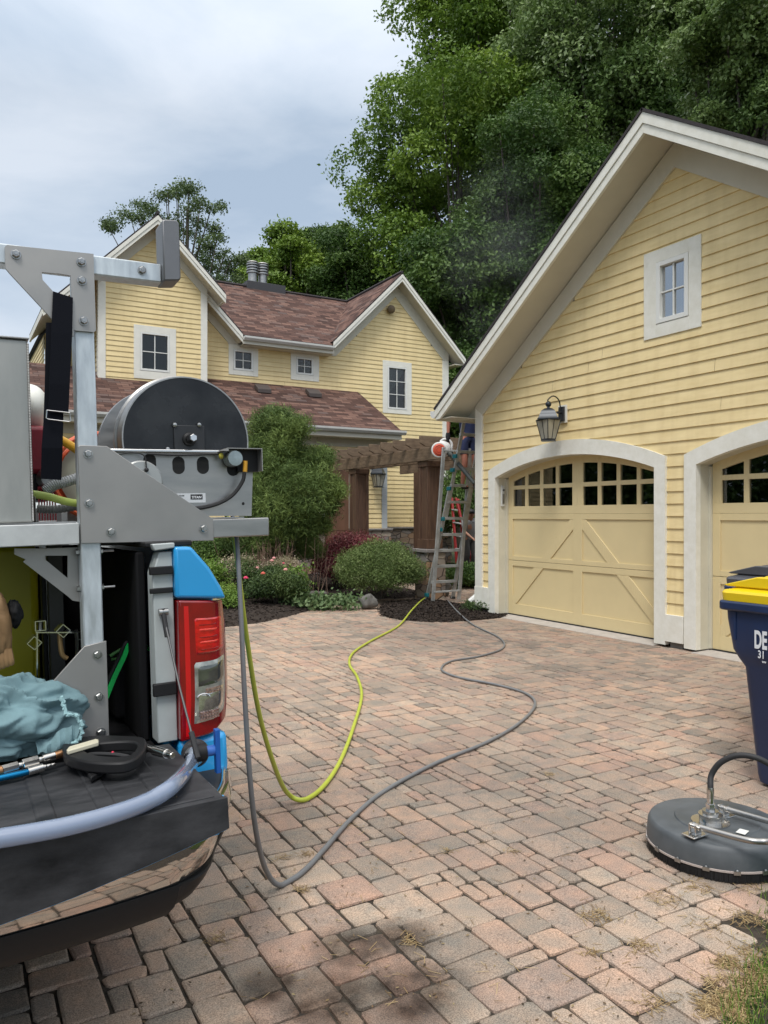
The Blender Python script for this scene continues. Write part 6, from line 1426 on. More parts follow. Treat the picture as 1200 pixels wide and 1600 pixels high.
# ------------------------------------------------------------------ people
def skin(name, joints, edges, m, parent, sub=2, root=None):
    b = BASE[parent.name]; keys = list(joints); me = bpy.data.meshes.new(name)
    me.from_pydata([tuple(Vector(joints[k][0]) - b) for k in keys], [(keys.index(a_), keys.index(c_)) for a_, c_ in edges], []); me.update()
    o = bpy.data.objects.new(name, me); C.objects.link(o); o.parent = parent; BASE[o.name] = b
    o.modifiers.new('skin', 'SKIN'); sv = me.skin_vertices[0].data
    for i, k in enumerate(keys):
        r_ = joints[k][1]; sv[i].radius = r_ if isinstance(r_, tuple) else (r_, r_)
    sv[keys.index(root) if root else 0].use_root = True
    o.modifiers['skin'].use_smooth_shade = True
    if sub: s_ = o.modifiers.new('sub', 'SUBSURF'); s_.levels = sub; s_.render_levels = sub
    me.materials.append(m); return o
def human(name, label, base, pose, mats, hair='hair'):
    """pose: dict of joints in world space"""
    t = thing(name, label, 'person', base); J = pose; E = []
    jd = {'pelvis': (J['pelvis'], .125), 'waist': (J['pelvis'].lerp(J['chest'], .45), .115), 'chest': (J['chest'], (.15, .12)), 'neck0': (J['neck'] - (J['neck'] - J['chest']) * .25, .075), 'neck': (J['neck'], .055), 'head0': (J['head'] - Vector((0, 0, .06)), .075), 'head': (J['head'], .095), 'crown': (J['head'] + Vector((0, 0, .07)), .075)}
    E = [('pelvis', 'waist'), ('waist', 'chest'), ('chest', 'neck0'), ('neck0', 'neck'), ('neck', 'head0'), ('head0', 'head'), ('head', 'crown')]
    for s in 'LR':
        jd['hip' + s] = (J['hip' + s], .085); jd['knee' + s] = (J['knee' + s], .056); jd['calf' + s] = (J['knee' + s].lerp(J['ankle' + s], .3), .055); jd['ankle' + s] = (J['ankle' + s], .036); jd['toe' + s] = (J['toe' + s], .035)
        jd['sh' + s] = (J['sh' + s], .062); jd['elbow' + s] = (J['elbow' + s], .042); jd['fore' + s] = (J['elbow' + s].lerp(J['wrist' + s], .3), .040); jd['wrist' + s] = (J['wrist' + s], .027)
        E += [('pelvis', 'hip' + s), ('hip' + s, 'knee' + s), ('knee' + s, 'calf' + s), ('calf' + s, 'ankle' + s), ('ankle' + s, 'toe' + s), ('chest', 'sh' + s), ('sh' + s, 'elbow' + s), ('elbow' + s, 'fore' + s), ('fore' + s, 'wrist' + s)]
        d = (J['wrist' + s] - J['elbow' + s]).normalized(); sd_ = J.get('palm' + s, Vector((1, 0, 0))); bk = d.cross(sd_).normalized()
        jd['palm' + s] = (J['wrist' + s] + d * .05, (.035, .022)); jd['pe' + s] = (J['wrist' + s] + d * .085, (.036, .02)); E += [('wrist' + s, 'palm' + s), ('palm' + s, 'pe' + s)]
        for q in range(4):
            b0 = J['wrist' + s] + d * .095 + sd_ * (-.030 + .020 * q); ln = (.036, .042, .040, .030)[q]
            jd['f%d%s' % (q, s)] = (b0, .010); jd['g%d%s' % (q, s)] = (b0 + d * ln + bk * .012, .009); jd['h%d%s' % (q, s)] = (b0 + d * (ln * 1.2) + bk * .038, .008)
            E += [('pe' + s, 'f%d%s' % (q, s)), ('f%d%s' % (q, s), 'g%d%s' % (q, s)), ('g%d%s' % (q, s), 'h%d%s' % (q, s))]
        jd['t0' + s] = (J['wrist' + s] + d * .035 + sd_ * .038, .011); jd['t1' + s] = (J['wrist' + s] + d * .070 + sd_ * .052 + bk * .02, .009); E += [('palm' + s, 't0' + s), ('t0' + s, 't1' + s)]
    body = skin('body', jd, E, mats['skin'], t, 1, 'pelvis')
    fw = J.get('face', Vector((0, -1, 0))); hd = J['head']
    f = MB(); f.ball(hd + fw * .100 + Vector((0, 0, -.015)), (.014, .018, .022), 8, 6); part('nose', f, mats['skin'], t)
    sd_ = fw.cross(Vector((0, 0, 1)))
    for k_ in (-1, 1):
        f = MB(); f.ball(hd + fw * .085 + sd_ * .032 * k_ + Vector((0, 0, .015)), (.012, .012, .008), 8, 6); part('eye', f, M['dark'], t)
        f = MB(); f.ball(hd + sd_ * .092 * k_ + Vector((0, 0, .0)), (.014, .016, .03), 8, 6); part('ear', f, mats['skin'], t)
    f = MB(); f.ball(hd + fw * .088 + Vector((0, 0, -.05)), (.024, .008, .007), 8, 6); part('mouth', f, mat('lips', (.28, .10, .08), .6), t)
    f = MB(); f.ball(hd + Vector((0, 0, .045)) - fw * .018, (.104, .108, .085), 18, 10)
    if hair == 'cap': f.obox(hd + fw * .12 + Vector((0, 0, .045)), (.15, .13, .012), Matrix((sd_, fw, Vector((0, 0, 1)))).transposed())
    part(hair, f, mats['hair'], t)
    sh = {'a': (J['pelvis'] - Vector((0, 0, .02)), .150), 'b': (J['pelvis'].lerp(J['chest'], .45), .140), 'c': (J['chest'], (.175, .145)), 'd': (J['neck'] - (J['neck'] - J['chest']) * .30, .095)}; Es = [('a', 'b'), ('b', 'c'), ('c', 'd')]
    for s in 'LR': sh['s' + s] = (J['sh' + s], .080); sh['e' + s] = (J['sh' + s].lerp(J['elbow' + s], .7), .068); Es += [('c', 's' + s), ('s' + s, 'e' + s)]
    skin('shirt', sh, Es, mats['shirt'], t, 2, 'b')
    st = {'a': (J['pelvis'] + Vector((0, 0, .05)), .148), 'b': (J['pelvis'] - Vector((0, 0, .03)), .155)}; Es = [('a', 'b')]
    for s in 'LR':
        k_ = mats.get('legs', .75); st['h' + s] = (J['hip' + s], .108); st['k' + s] = (J['hip' + s].lerp(J['knee' + s], k_) if k_ <= 1 else J['knee' + s], .088); Es += [('b', 'h' + s), ('h' + s, 'k' + s)]
        if k_ > 1: st['z' + s] = (J['knee' + s].lerp(J['ankle' + s], .92), .062); Es += [('k' + s, 'z' + s)]
    skin('trousers' if mats.get('legs', .75) > 1 else 'shorts', st, Es, mats['pants'], t, 2, 'a')
    for s in 'LR':
        sh_ = {'a': (J['ankle' + s] + Vector((0, 0, .03)), .048), 'b': (J['ankle' + s] - Vector((0, 0, .035)), .050), 'c': (J['ankle' + s].lerp(J['toe' + s], .6) - Vector((0, 0, .01)), .046), 'd': (J['toe' + s], .040)}
        skin('shoe', sh_, [('a', 'b'), ('b', 'c'), ('c', 'd')], mats['shoe'], t, 2, 'b')
    return t
V3 = Vector
skin_m = mat('tanned skin', (.40, .20, .13), .55, var=.06, vscale=12)
# man on the ladder, facing the garage, right hand low with the blower
fz = 2.05
bu, bv = 8.16, 11.34
pose = dict(pelvis=V3((bu, bv, fz + .98)), chest=V3((bu, bv - .05, fz + 1.32)), neck=V3((bu, bv - .07, fz + 1.52)), head=V3((bu, bv - .10, fz + 1.66)),
    hipL=V3((bu + .10, bv, fz + .92)), hipR=V3((bu - .10, bv, fz + .92)), kneeL=V3((bu + .11, bv - .10, fz + .50)), kneeR=V3((bu - .10, bv - .06, fz + .50)),
    ankleL=V3((bu + .10, bv + .02, fz + .09)), ankleR=V3((bu - .10, bv + .02, fz + .09)), toeL=V3((bu + .10, bv - .15, fz + .05)), toeR=V3((bu - .10, bv - .15, fz + .05)),
    shL=V3((bu + .19, bv - .06, fz + 1.44)), shR=V3((bu - .20, bv - .05, fz + 1.43)), elbowL=V3((bu + .27, bv - .22, fz + 1.22)), wristL=V3((bu + .10, bv - .45, fz + 1.30)))
hnd = PD(700, 684, 13.9)
pose['wristR'] = hnd + V3((0, 0, .06)); pose['elbowR'] = pose['wristR'] + V3((.0, -.02, .27)); pose['shR'] = pose['shR'] + V3((-.03, .03, .04)); pose['palmL'] = V3((1, 0, 0)); pose['palmR'] = V3((0, 1, 0))
man = human('person', 'man in dark blue shorts standing on the grey ladder, holding the blower low', (bu, bv, fz), pose,
    dict(skin=mat('sunburnt skin', (.50, .20, .14), .55), hair=mat('dark hair', (.03, .02, .015), .8), shirt=mat('navy shirt', (.02, .03, .09), .85), pants=mat('dark blue shorts', (.014, .022, .07), .85), shoe=mat('black work shoe', (.015, .015, .016), .6)), 'hair')
gl = MB(); d = (pose['wristR'] - pose['elbowR']).normalized(); gl.lathe([(.036, -.03), (.040, 0), (.046, .05), (.042, .09), (.03, .11)], pose['wristR'], d, 14)
for q in range(4): b0 = pose['wristR'] + d * .09 + V3((0, -.03 + .02 * q, 0)); gl.tube([b0, b0 + d * .035, b0 + d * .045 + V3((.03, 0, 0))], .012, 7)
part('glove', gl, mat('black glove', (.012, .012, .016), .8), man)
# leaf blower
bl = thing('leaf_blower', 'white handheld leaf blower with a round orange red grille in the gloved hand', 'leaf blower', hnd - V3((0, 0, .3)))
bc = PD(690, 703, 13.8); wp = mat('off white blower shell', (.68, .68, .66), .4)
mb = MB(); mb.ball(bc + V3((.07, .06, .02)), (.16, .14, .15), 20, 12); part('shell', mb, wp, bl)
ax = V3((-.45, -.85, -.05)).normalized(); c = PD(686, 703, 13.66)
mb = MB(); mb.lathe([(.135, -.05), (.14, 0), (.125, .012)], c, ax, 28); part('rim', mb, wp, bl)
mb = MB(); mb.lathe([(.112, .0125), (.10, .022), (.05, .028), (.01, .03)], c, ax, 28); gr = part('grille', mb, mat('orange red grille', (.62, .09, .04), .45, var=.25, vscale=60), bl)
for rr_ in (.045, .08):
    mb = MB(); pts = []
    x = ax.cross(V3((0, 0, 1))).normalized(); y = ax.cross(x)
    for i in range(25): a_ = i / 24 * 2 * math.pi; pts.append(c + ax * .029 + (x * math.cos(a_) + y * math.sin(a_)) * rr_)
    mb.tube(pts, .004, 5); part('grille_ring', mb, mat('dark red ring', (.35, .05, .03), .5), gr)
mb = MB(); mb.tube(catmull([PD(688, 690, 13.9), PD(694, 686, 13.9), PD(701, 687, 13.9), PD(706, 694, 13.9), PD(705, 703, 13.9)], 6), .022, 10); part('handle', mb, wp, bl)
mb = MB(); mb.tube([PD(702, 708, 13.8), PD(742, 756, 13.0)], [.045, .034], 14); part('tube', mb, mat('grey green blower tube', (.05, .06, .055), .45), bl)
mb = MB(); mb.box(bc.x + .12, bc.x + .26, bc.y, bc.y + .16, bc.z - .10, bc.z + .02); part('engine', mb, M['black'], bl, bevel=.02)
mb = MB(); mb.cyl(PD(677, 709, 13.75), PD(684, 709, 13.8), .022, 10); part('cap', mb, wp, bl)
# second worker, bending behind the red ladder
b = PD(733, 880, 19.2); b.z = .1
pose = dict(pelvis=b + V3((0, 0, .95)), chest=b + V3((-.10, -.16, 1.26)), neck=b + V3((-.15, -.26, 1.42)), head=b + V3((-.17, -.32, 1.53)),
    hipL=b + V3((.10, 0, .90)), hipR=b + V3((-.10, 0, .90)), kneeL=b + V3((.11, -.08, .50)), kneeR=b + V3((-.10, -.05, .50)), ankleL=b + V3((.11, .05, .08)), ankleR=b + V3((-.10, .12, .08)), toeL=b + V3((.11, -.12, .04)), toeR=b + V3((-.10, -.05, .04)),
    shL=b + V3((.08, -.20, 1.36)), shR=b + V3((-.29, -.18, 1.35)), elbowL=b + V3((.12, -.30, 1.10)), elbowR=b + V3((-.34, -.28, 1.09)), wristL=b + V3((.02, -.45, .95)), wristR=b + V3((-.26, -.47, .95)), face=V3((-.3, -.95, 0)).normalized())
human('person', 'worker in a grey shirt and dark cap bending beside the red step ladder', (b.x, b.y, .1), pose,
    dict(skin=skin_m, hair=M['black'], shirt=mat('grey shirt', (.28, .28, .28), .85), pants=mat('charcoal trousers', (.04, .038, .035), .85), shoe=M['black'], legs=2), 'cap')

# ------------------------------------------------------------------ vegetation
def leaf_cloud(rng, centers, radii, n_sprig, n_leaf, spread, size, up=.35, squash=.8, shell=(.72, 1.05), aspect=.55):
    """leaves in sprigs on the shells of many small boughs; returns verts, quads, bough index"""
    P, Nn, S = [], [], []
    for bi, (c, r) in enumerate(zip(centers, radii)):
        d = rng.normal(0, 1, (n_sprig, 3)); d /= np.linalg.norm(d, axis=1)[:, None]
        d = d[(d[:, 2] > -.55) | (rng.random(len(d)) < .35)]
        rr = rng.uniform(*shell, (len(d), 1)) * r
        sp = c + d * rr * [1, 1, squash]
        q = np.repeat(sp, n_leaf, 0) + rng.normal(0, spread, (len(sp) * n_leaf, 3)) * [1, 1, .6]
        P.append(q); Nn.append(np.repeat(d, n_leaf, 0)); S.append(np.repeat(rng.random(len(sp)) * .35 + (bi * .618 % 1) * .65, n_leaf))
    P = np.concatenate(P); Nn = np.concatenate(Nn); S = np.concatenate(S); m = len(P)
    n = Nn * .55 + [0, 0, up] + rng.normal(0, .55, (m, 3)); n /= np.linalg.norm(n, axis=1)[:, None]
    a = np.cross(n, rng.normal(0, 1, (m, 3))); a /= np.linalg.norm(a, axis=1)[:, None]; b = np.cross(n, a)
    L_ = size * rng.uniform(.6, 1.25, (m, 1)); W_ = L_ * aspect
    V = np.stack([P - a * L_ * .5, P + b * W_ * .5 + a * L_ * .05, P + a * L_ * .5 - n * L_ * .12, P - b * W_ * .5 + a * L_ * .05], 1).reshape(-1, 3)
    return V, np.arange(len(V)).reshape(-1, 4), np.clip(S + rng.normal(0, .10, m), 0, 1)
def leafmat(name, dark, mid, light, pale=None, tr=.28, rough=.5, spec=.35):
    r = [(0, dark), (.45, mid), (.85, light)] + ([(1, pale)] if pale else [(1, light)])
    return attr_mat(name, r, rough, tr, spec)
LM = {
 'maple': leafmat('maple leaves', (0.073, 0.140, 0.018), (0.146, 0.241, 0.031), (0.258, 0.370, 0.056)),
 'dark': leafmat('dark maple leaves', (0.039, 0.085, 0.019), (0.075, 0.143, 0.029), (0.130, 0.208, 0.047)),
 'pale': leafmat('wind turned leaves', (0.069, 0.127, 0.032), (0.138, 0.213, 0.057), (0.241, 0.333, 0.115), (0.506, 0.575, 0.391)),
 'pine': leafmat('locust leaves', (.05, .09, .03), (.09, .14, .05), (.15, .21, .08)),
 'cyp': leafmat('cypress threads', (0.057, 0.098, 0.025), (0.103, 0.161, 0.040), (0.184, 0.253, 0.063), tr=.15, rough=.7),
 'box': leafmat('shrub leaves', (0.063, 0.103, 0.025), (0.127, 0.190, 0.052), (0.230, 0.299, 0.103), (0.345, 0.380, 0.184)),
 'red': leafmat('burgundy leaves', (.09, .025, .025), (.20, .045, .055), (.34, .10, .11), (.45, .24, .20)),
 'rose': leafmat('rose leaves', (0.029, 0.058, 0.018), (0.065, 0.111, 0.033), (0.130, 0.195, 0.058), (0.208, 0.260, 0.104)),
 'lime': leafmat('bright green leaves', (.08, .15, .02), (.15, .26, .04), (.26, .38, .08)),
 'cream': leafmat('cream and pink bracts', (.20, .20, .10), (.40, .34, .22), (.60, .50, .40), (.62, .42, .38)),
 'hosta': leafmat('grey green leaves', (.07, .13, .05), (.14, .22, .09), (.24, .33, .16)),
}
bark = mat('grey bark', (.06, .05, .04), .9, col2=(.14, .12, .10), vscale=6, stretch=(4, 4, .7), bump=.8, bscale=12, dist=.03)
def tree(name, label, base, crown, mats, seed, nb=46, leaf=.15, sprigs=150, nl=7, br=(.20, .34), trunk_r=.28, group='trees behind the houses', blobs=None, spread=None, squash=.75, limbs=True, aspect=.55, cat='tree', shell=(.72, 1.05)):
    """crown: centre, radii; or blobs = list of (centre, radius)"""
    rng = np.random.default_rng(seed); t = thing(name, label, cat, base, group=group)
    if blobs is None:
        c, r = np.array(crown[0], float), np.array(crown[1], float)
        d = rng.normal(0, 1, (nb, 3)); d /= np.linalg.norm(d, axis=1)[:, None]; k = rng.uniform(.42, .92, (nb, 1)); cs = c + d * k * r
        rs = rng.uniform(*br, nb) * r.mean()
    else:
        cs = np.array([b_[0] for b_ in blobs], float); rs = np.array([b_[1] for b_ in blobs], float); c = cs.mean(0); r = cs.std(0) * 2 + .5
    V, Q, T = leaf_cloud(rng, cs, rs, sprigs, nl, spread or leaf * 1.3, leaf, squash=squash, aspect=aspect, shell=shell)
    np_mesh('crown', V, Q, LM[mats], parent=t, tint=T)
    mb = MB(); b0 = Vector(base); top = Vector(c) + Vector((0, 0, r[2] * .35)); mid = b0.lerp(Vector((c[0], c[1], 0)), .5); mid.z = b0.z + (c[2] - b0.z) * .5
    P = catmull([b0 - Vector((0, 0, .2)), mid, top], 8); mb.tube(P, [trunk_r * (1 - .8 * i / (len(P) - 1)) for i in range(len(P))], 10)
    part('trunk', mb, bark, t)
    if limbs:
        mb = MB(); o = rng.permutation(len(cs))[:26]
        for i in o:
            e_ = Vector(cs[i]); k = rng.uniform(.35, .85); s_ = P[int(k * (len(P) - 1))]; m_ = s_.lerp(e_, .5) + Vector((0, 0, -.08 * (e_ - s_).length))
            q = catmull([s_, m_, e_], 5); mb.tube(q, [trunk_r * .32 * (1 - .75 * j / (len(q) - 1)) for j in range(len(q))], 6, False)
        part('limbs', mb, bark, t)
    return t
def at(px, py, d, rx, ry, rd=None):
    c = PD(px, py, d); k = d / 1200; return (tuple(c), (rx * k, (rd or rx) * k, ry * k)), (c.x, c.y, 0)
T_ = [
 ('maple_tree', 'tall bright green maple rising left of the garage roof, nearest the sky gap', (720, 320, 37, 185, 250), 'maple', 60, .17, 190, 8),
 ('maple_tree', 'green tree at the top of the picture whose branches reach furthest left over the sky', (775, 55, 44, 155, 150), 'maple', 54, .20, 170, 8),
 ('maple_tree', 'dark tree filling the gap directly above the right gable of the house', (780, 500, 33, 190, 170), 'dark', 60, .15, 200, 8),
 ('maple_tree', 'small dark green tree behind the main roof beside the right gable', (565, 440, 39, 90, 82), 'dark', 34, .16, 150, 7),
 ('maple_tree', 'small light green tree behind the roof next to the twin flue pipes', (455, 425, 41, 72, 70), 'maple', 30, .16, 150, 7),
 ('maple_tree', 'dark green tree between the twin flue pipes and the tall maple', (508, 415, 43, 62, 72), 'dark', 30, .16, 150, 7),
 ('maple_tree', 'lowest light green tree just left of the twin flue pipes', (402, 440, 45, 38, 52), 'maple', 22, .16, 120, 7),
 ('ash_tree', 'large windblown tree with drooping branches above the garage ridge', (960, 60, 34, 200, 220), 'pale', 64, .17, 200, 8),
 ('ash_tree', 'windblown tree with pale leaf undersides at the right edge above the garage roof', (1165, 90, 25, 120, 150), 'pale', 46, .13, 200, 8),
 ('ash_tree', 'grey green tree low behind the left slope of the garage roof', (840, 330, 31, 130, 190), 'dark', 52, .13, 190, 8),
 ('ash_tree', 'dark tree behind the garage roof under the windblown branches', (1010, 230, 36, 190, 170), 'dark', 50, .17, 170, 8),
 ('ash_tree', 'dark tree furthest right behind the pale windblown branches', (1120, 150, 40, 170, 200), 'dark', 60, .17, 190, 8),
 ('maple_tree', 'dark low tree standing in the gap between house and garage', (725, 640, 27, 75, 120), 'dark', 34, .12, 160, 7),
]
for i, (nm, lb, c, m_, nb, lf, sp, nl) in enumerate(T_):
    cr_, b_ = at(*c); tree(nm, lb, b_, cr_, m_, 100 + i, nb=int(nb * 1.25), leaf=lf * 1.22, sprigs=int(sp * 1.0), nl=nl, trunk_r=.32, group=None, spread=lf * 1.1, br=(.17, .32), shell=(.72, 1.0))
# open, flat layered tree behind the left gable
bl_ = [(178, 352, 14), (198, 336, 17), (217, 345, 18), (222, 322, 14), (240, 330, 19), (254, 306, 16), (262, 345, 22), (280, 300, 20), (300, 305, 22), (292, 330, 22), (318, 318, 18), (335, 322, 16), (278, 360, 22), (305, 352, 20), (312, 375, 20), (328, 360, 16), (340, 372, 16), (330, 388, 18), (345, 398, 13), (318, 400, 16), (362, 412, 14), (374, 402, 11), (350, 425, 16), (332, 420, 14), (365, 432, 12), (250, 365, 20), (275, 385, 22), (166, 354, 8), (297, 290, 12), (345, 440, 14)]
rr = random.Random(4); D_ = 34
blobs = []
for x, y, r_ in bl_:
    for k in range(3): p = PD(x + rr.uniform(-10, 10), y + rr.uniform(-7, 7), D_ + rr.uniform(-1.5, 1.5)); blobs.append((tuple(p), r_ / 1200 * D_ * rr.uniform(.55, .9)))
b_ = PD(285, 500, D_); tree('locust_tree', 'airy layered tree showing above and behind the left gable of the house', (b_.x, b_.y, 0), None, 'pine', 77, leaf=.12, sprigs=26, nl=7, blobs=blobs, trunk_r=.22, spread=.15, squash=.5, shell=(.3, 1.0), group=None)
# far wood
rng = np.random.default_rng(5)
cs, rs = [], []
for i in range(260):
    a_ = rng.uniform(-.1, 1.35); d = rng.uniform(46, 58); z = rng.uniform(2, 8 + 6 * (a_ > .5)); p = (d * math.sin(a_), d * math.cos(a_), z)
    cs.append(p); rs.append(rng.uniform(1.8, 3.2))
V, Q, Tt = leaf_cloud(rng, np.array(cs), np.array(rs), 90, 6, .4, .34); np_mesh('woodland', V, Q, LM['dark'], tint=Tt, kind='stuff', label='dense dark woodland far behind the houses', cat='woodland')
cs, rs = [], []
for i in range(620):
    a_ = rng.uniform(-2.5, -.14); d = rng.uniform(28, 38); z = rng.uniform(0, 7.5); cs.append((d * math.sin(a_), d * math.cos(a_), z)); rs.append(rng.uniform(1.5, 2.6))
V, Q, Tt = leaf_cloud(rng, np.array(cs), np.array(rs), 60, 6, .4, .34); np_mesh('woodland', V, Q, LM['dark'], tint=Tt, kind='stuff', label='dark treeline across the drive, mirrored in the garage door panes', cat='woodland')

# ---- shrubs and flowers in the bed
def bush(name, label, c, r, mats, seed, nb=30, leaf=.03, sprigs=120, nl=6, br=(.3, .42), cat='shrub', squash=.85, aspect=.5, stems=True, flat_bottom=True, spread=None, up=.35, blobs=None, shell=(.72, 1.05)):
    rng = np.random.default_rng(seed); t = thing(name, label, cat, (c[0], c[1], .08)); c = np.array(c, float); r = np.array(r, float)
    if blobs is None:
        d = rng.normal(0, 1, (nb, 3)); d /= np.linalg.norm(d, axis=1)[:, None]; d[:, 2] = np.abs(d[:, 2]) * 1.15 - .42
        cs = c + d * rng.uniform(.35, .72, (nb, 1)) * r; rs = rng.uniform(*br, nb) * r.mean()
    else: cs = np.array([b_[0] for b_ in blobs]); rs = np.array([b_[1] for b_ in blobs])
    cs[:, 2] = np.maximum(cs[:, 2], .1 + rs * .5)
    V, Q, T = leaf_cloud(rng, cs, rs, sprigs, nl, spread or leaf * 1.4, leaf, squash=squash, aspect=aspect, up=up, shell=shell)
    np_mesh('foliage', V, Q, LM[mats], parent=t, tint=T)
    if stems:
        mb = MB()
        for i in range(14):
            q = cs[rng.integers(len(cs))]; mb.tube([(c[0] + rng.normal(0, .05), c[1] + rng.normal(0, .05), .05), ((c[0] + q[0]) / 2, (c[1] + q[1]) / 2, q[2] * .55), tuple(q)], [.012, .009, .004], 5, False)
        part('stems', mb, bark, t)
    return t
c = PD(590, 878, 14.2)
bush('round_shrub', 'broad fine leaved green shrub in front of the right pergola column', (c.x, c.y, .60), (1.02, .80, .66), 'box', 1, nb=95, leaf=.046, sprigs=170, nl=7, br=(.26, .38), aspect=.3, spread=.05)
c = PD(555, 850, 16.2)
bush('barberry', 'dark red barberry shrub behind the round green shrub', (c.x, c.y, .72), (1.0, .6, .72), 'red', 2, nb=60, leaf=.045, sprigs=110, nl=6, aspect=.55)
c = PD(523, 856, 15.6)
bush('barberry', 'low dark red barberry spreading left of the round green shrub', (c.x, c.y, .60), (.50, .5, .60), 'red', 12, nb=34, leaf=.045, sprigs=100, nl=6, aspect=.55)
# thread cypress: tiers of drooping sprays
cy = [(440, 655, 22, 0), (425, 665, 22, .1), (455, 668, 20, -.1), (418, 690, 28, .2), (450, 695, 28, -.2), (405, 718, 28, .3), (435, 730, 34, -.4), (475, 715, 26, 0), (500, 722, 20, .1), (395, 745, 26, .4), (420, 765, 36, -.3), (460, 755, 38, -.5), (495, 750, 28, -.1), (512, 765, 18, 0), (400, 790, 30, .1), (440, 800, 40, -.5), (480, 790, 36, -.4), (505, 792, 20, 0), (395, 820, 26, .2), (425, 835, 34, -.2), (465, 830, 32, -.2), (492, 822, 18, 0), (450, 860, 26, 0), (415, 862, 26, .1), (380, 770, 20, .5), (376, 830, 24, .5), (388, 860, 22, .4), (480, 858, 18, 0)]
rr = random.Random(8); bs = []
for x, y, r_, dz in cy:
    for k in range(4): p = PD(x + rr.uniform(-11, 11), y + rr.uniform(-9, 9), 14.9 + dz * 1.2 + rr.uniform(-.35, .35)); bs.append((tuple(p), r_ / 1200 * 15 * rr.uniform(.7, 1.05)))
c = PD(445, 800, 14.9)
t = bush('thread_cypress', 'tall soft thread leaf cypress beside the truck in front of the house', (c.x, c.y, 1.5), (1, 1, 1.6), 'cyp', 3, leaf=.12, sprigs=190, nl=8, blobs=bs, aspect=.10, spread=.06, up=-.15, cat='conifer', squash=.85, shell=(.5, 1.22))
mb = MB(); mb.tube([(c.x, c.y, -.1), (c.x, c.y, 1.5), (c.x - .05, c.y, 3.3)], [.07, .05, .02], 8); part('trunk', mb, bark, t)
# rose bush with pale seed heads behind it
c = PD(432, 905, 13.0)
ro = bush('rose_bush', 'rose bush with a few pink blooms at the edge of the bed', (c.x, c.y, .42), (.55, .5, .42), 'rose', 4, nb=40, leaf=.04, sprigs=110, nl=6, br=(.26, .38))
pk = mat('pink rose petals', (.75, .06, .16), .6); pk2 = mat('pale pink rose petals', (.75, .35, .33), .6); rr = random.Random(5)
for x, y, m_, s in ((384, 903, pk, .030), (411, 896, mat('coral rose petals', (.70, .14, .10), .6), .028), (425, 876, pk2, .024), (428, 872, pk2, .022), (443, 880, pk, .014), (446, 890, pk2, .026), (402, 887, pk2, .018)):
    p = PD(x, y, 12.58); mb = MB()
    for k in range(3):
        for j in range(5):
            a_ = j * 1.257 + k * .6; r0 = s * (.35 + .3 * k); q = p + V3((r0 * math.cos(a_), r0 * math.sin(a_) * .7, s * (.5 - .25 * k))); mb.ball(q, (s * .55, s * .3, s * .5), 7, 5)
    part('bloom', mb, m_, ro)
c = PD(372, 890, 13.9)
bush('spirea', 'pale cream flowering bush behind the hanging hoses', (c.x, c.y, .55), (.62, .5, .50), 'cream', 6, nb=34, leaf=.035, sprigs=60, nl=6); 
c = PD(374, 892, 13.8)
bush('spirea', 'green foliage of the low shrub mixed among the cream flowers', (c.x, c.y, .5), (.62, .5, .45), 'rose', 16, nb=34, leaf=.04, sprigs=90, nl=6)
c = PD(440, 882, 13.7)
bush('spirea', 'cream flowering bush behind the pink roses', (c.x, c.y, .60), (.50, .4, .42), 'cream', 26, nb=24, leaf=.032, sprigs=50, nl=5)
c = PD(352, 930, 12.4)
bush('low_shrub', 'low bright green shrub right next to the tail light', (c.x, c.y, .28), (.38, .35, .26), 'lime', 7, nb=24, leaf=.035, sprigs=90, nl=6)
c = PD(322, 880, 13.2)
bush('low_shrub', 'bright green shrub peeping over the blue truck corner', (c.x, c.y, .55), (.35, .35, .50), 'lime', 8, nb=22, leaf=.055, sprigs=50, nl=5, aspect=.45)
c = PD(335, 858, 16.0)
bush('yew_hedge', 'dark green hedge in shade behind the flower bed', (c.x, c.y, .7), (1.0, .6, .70), 'dark', 9, nb=36, leaf=.05, sprigs=120, nl=6)
for k, (x, y, s) in enumerate(((478, 926, .15), (500, 928, .14), (520, 928, .13), (540, 926, .10), (462, 934, .13))):
    c = PD(x, y, 13.0); bush('hosta', ['grey green hosta clump nearest the rose bush', 'grey green hosta clump, second right of the rose bush', 'broad leaved hosta clump in the open mulch', 'smallest hosta clump next to the rock', 'hosta clump at the foot of the rose bush'][k], (c.x, c.y, .12), (s * 1.1, s, .10), 'hosta', 30 + k, nb=10, leaf=.085, sprigs=9, nl=3, aspect=.65, stems=False, cat='plant')
c = PD(465, 890, 13.2)
bush('tall_perennial', 'leggy pale green perennial between the roses and the dark mulch', (c.x, c.y, .5), (.22, .2, .42), 'lime', 36, nb=14, leaf=.07, sprigs=9, nl=4, aspect=.6, cat='plant')
# dry stalks
tw_ = thing('dry_stalks', 'clump of dry brown stalks between the cypress and the roses', 'plant', (PD(430, 880, 14.2).x, PD(430, 880, 14.2).y, .08)); mb = MB(); rng = np.random.default_rng(2); b0 = PD(430, 890, 14.2)
for i in range(110):
    s_ = V3((b0.x + rng.normal(0, .32), b0.y + rng.normal(0, .2), .1)); h_ = rng.uniform(.6, 1.12); e_ = s_ + V3((rng.normal(0, .16), rng.normal(0, .12), h_)); mb.tube([s_, s_.lerp(e_, .5) + V3((rng.normal(0, .02), 0, 0)), e_], [.005, .004, .0025], 4, False)
    for k in range(2): p = s_.lerp(e_, rng.uniform(.5, .9)); mb.tube([p, p + V3((rng.normal(0, .09), rng.normal(0, .06), rng.uniform(.04, .15)))], [.003, .002], 4, False)
part('stalks', mb, mat('dry stems', (.16, .085, .06), .85, col2=(.30, .20, .15), vscale=3), tw_)
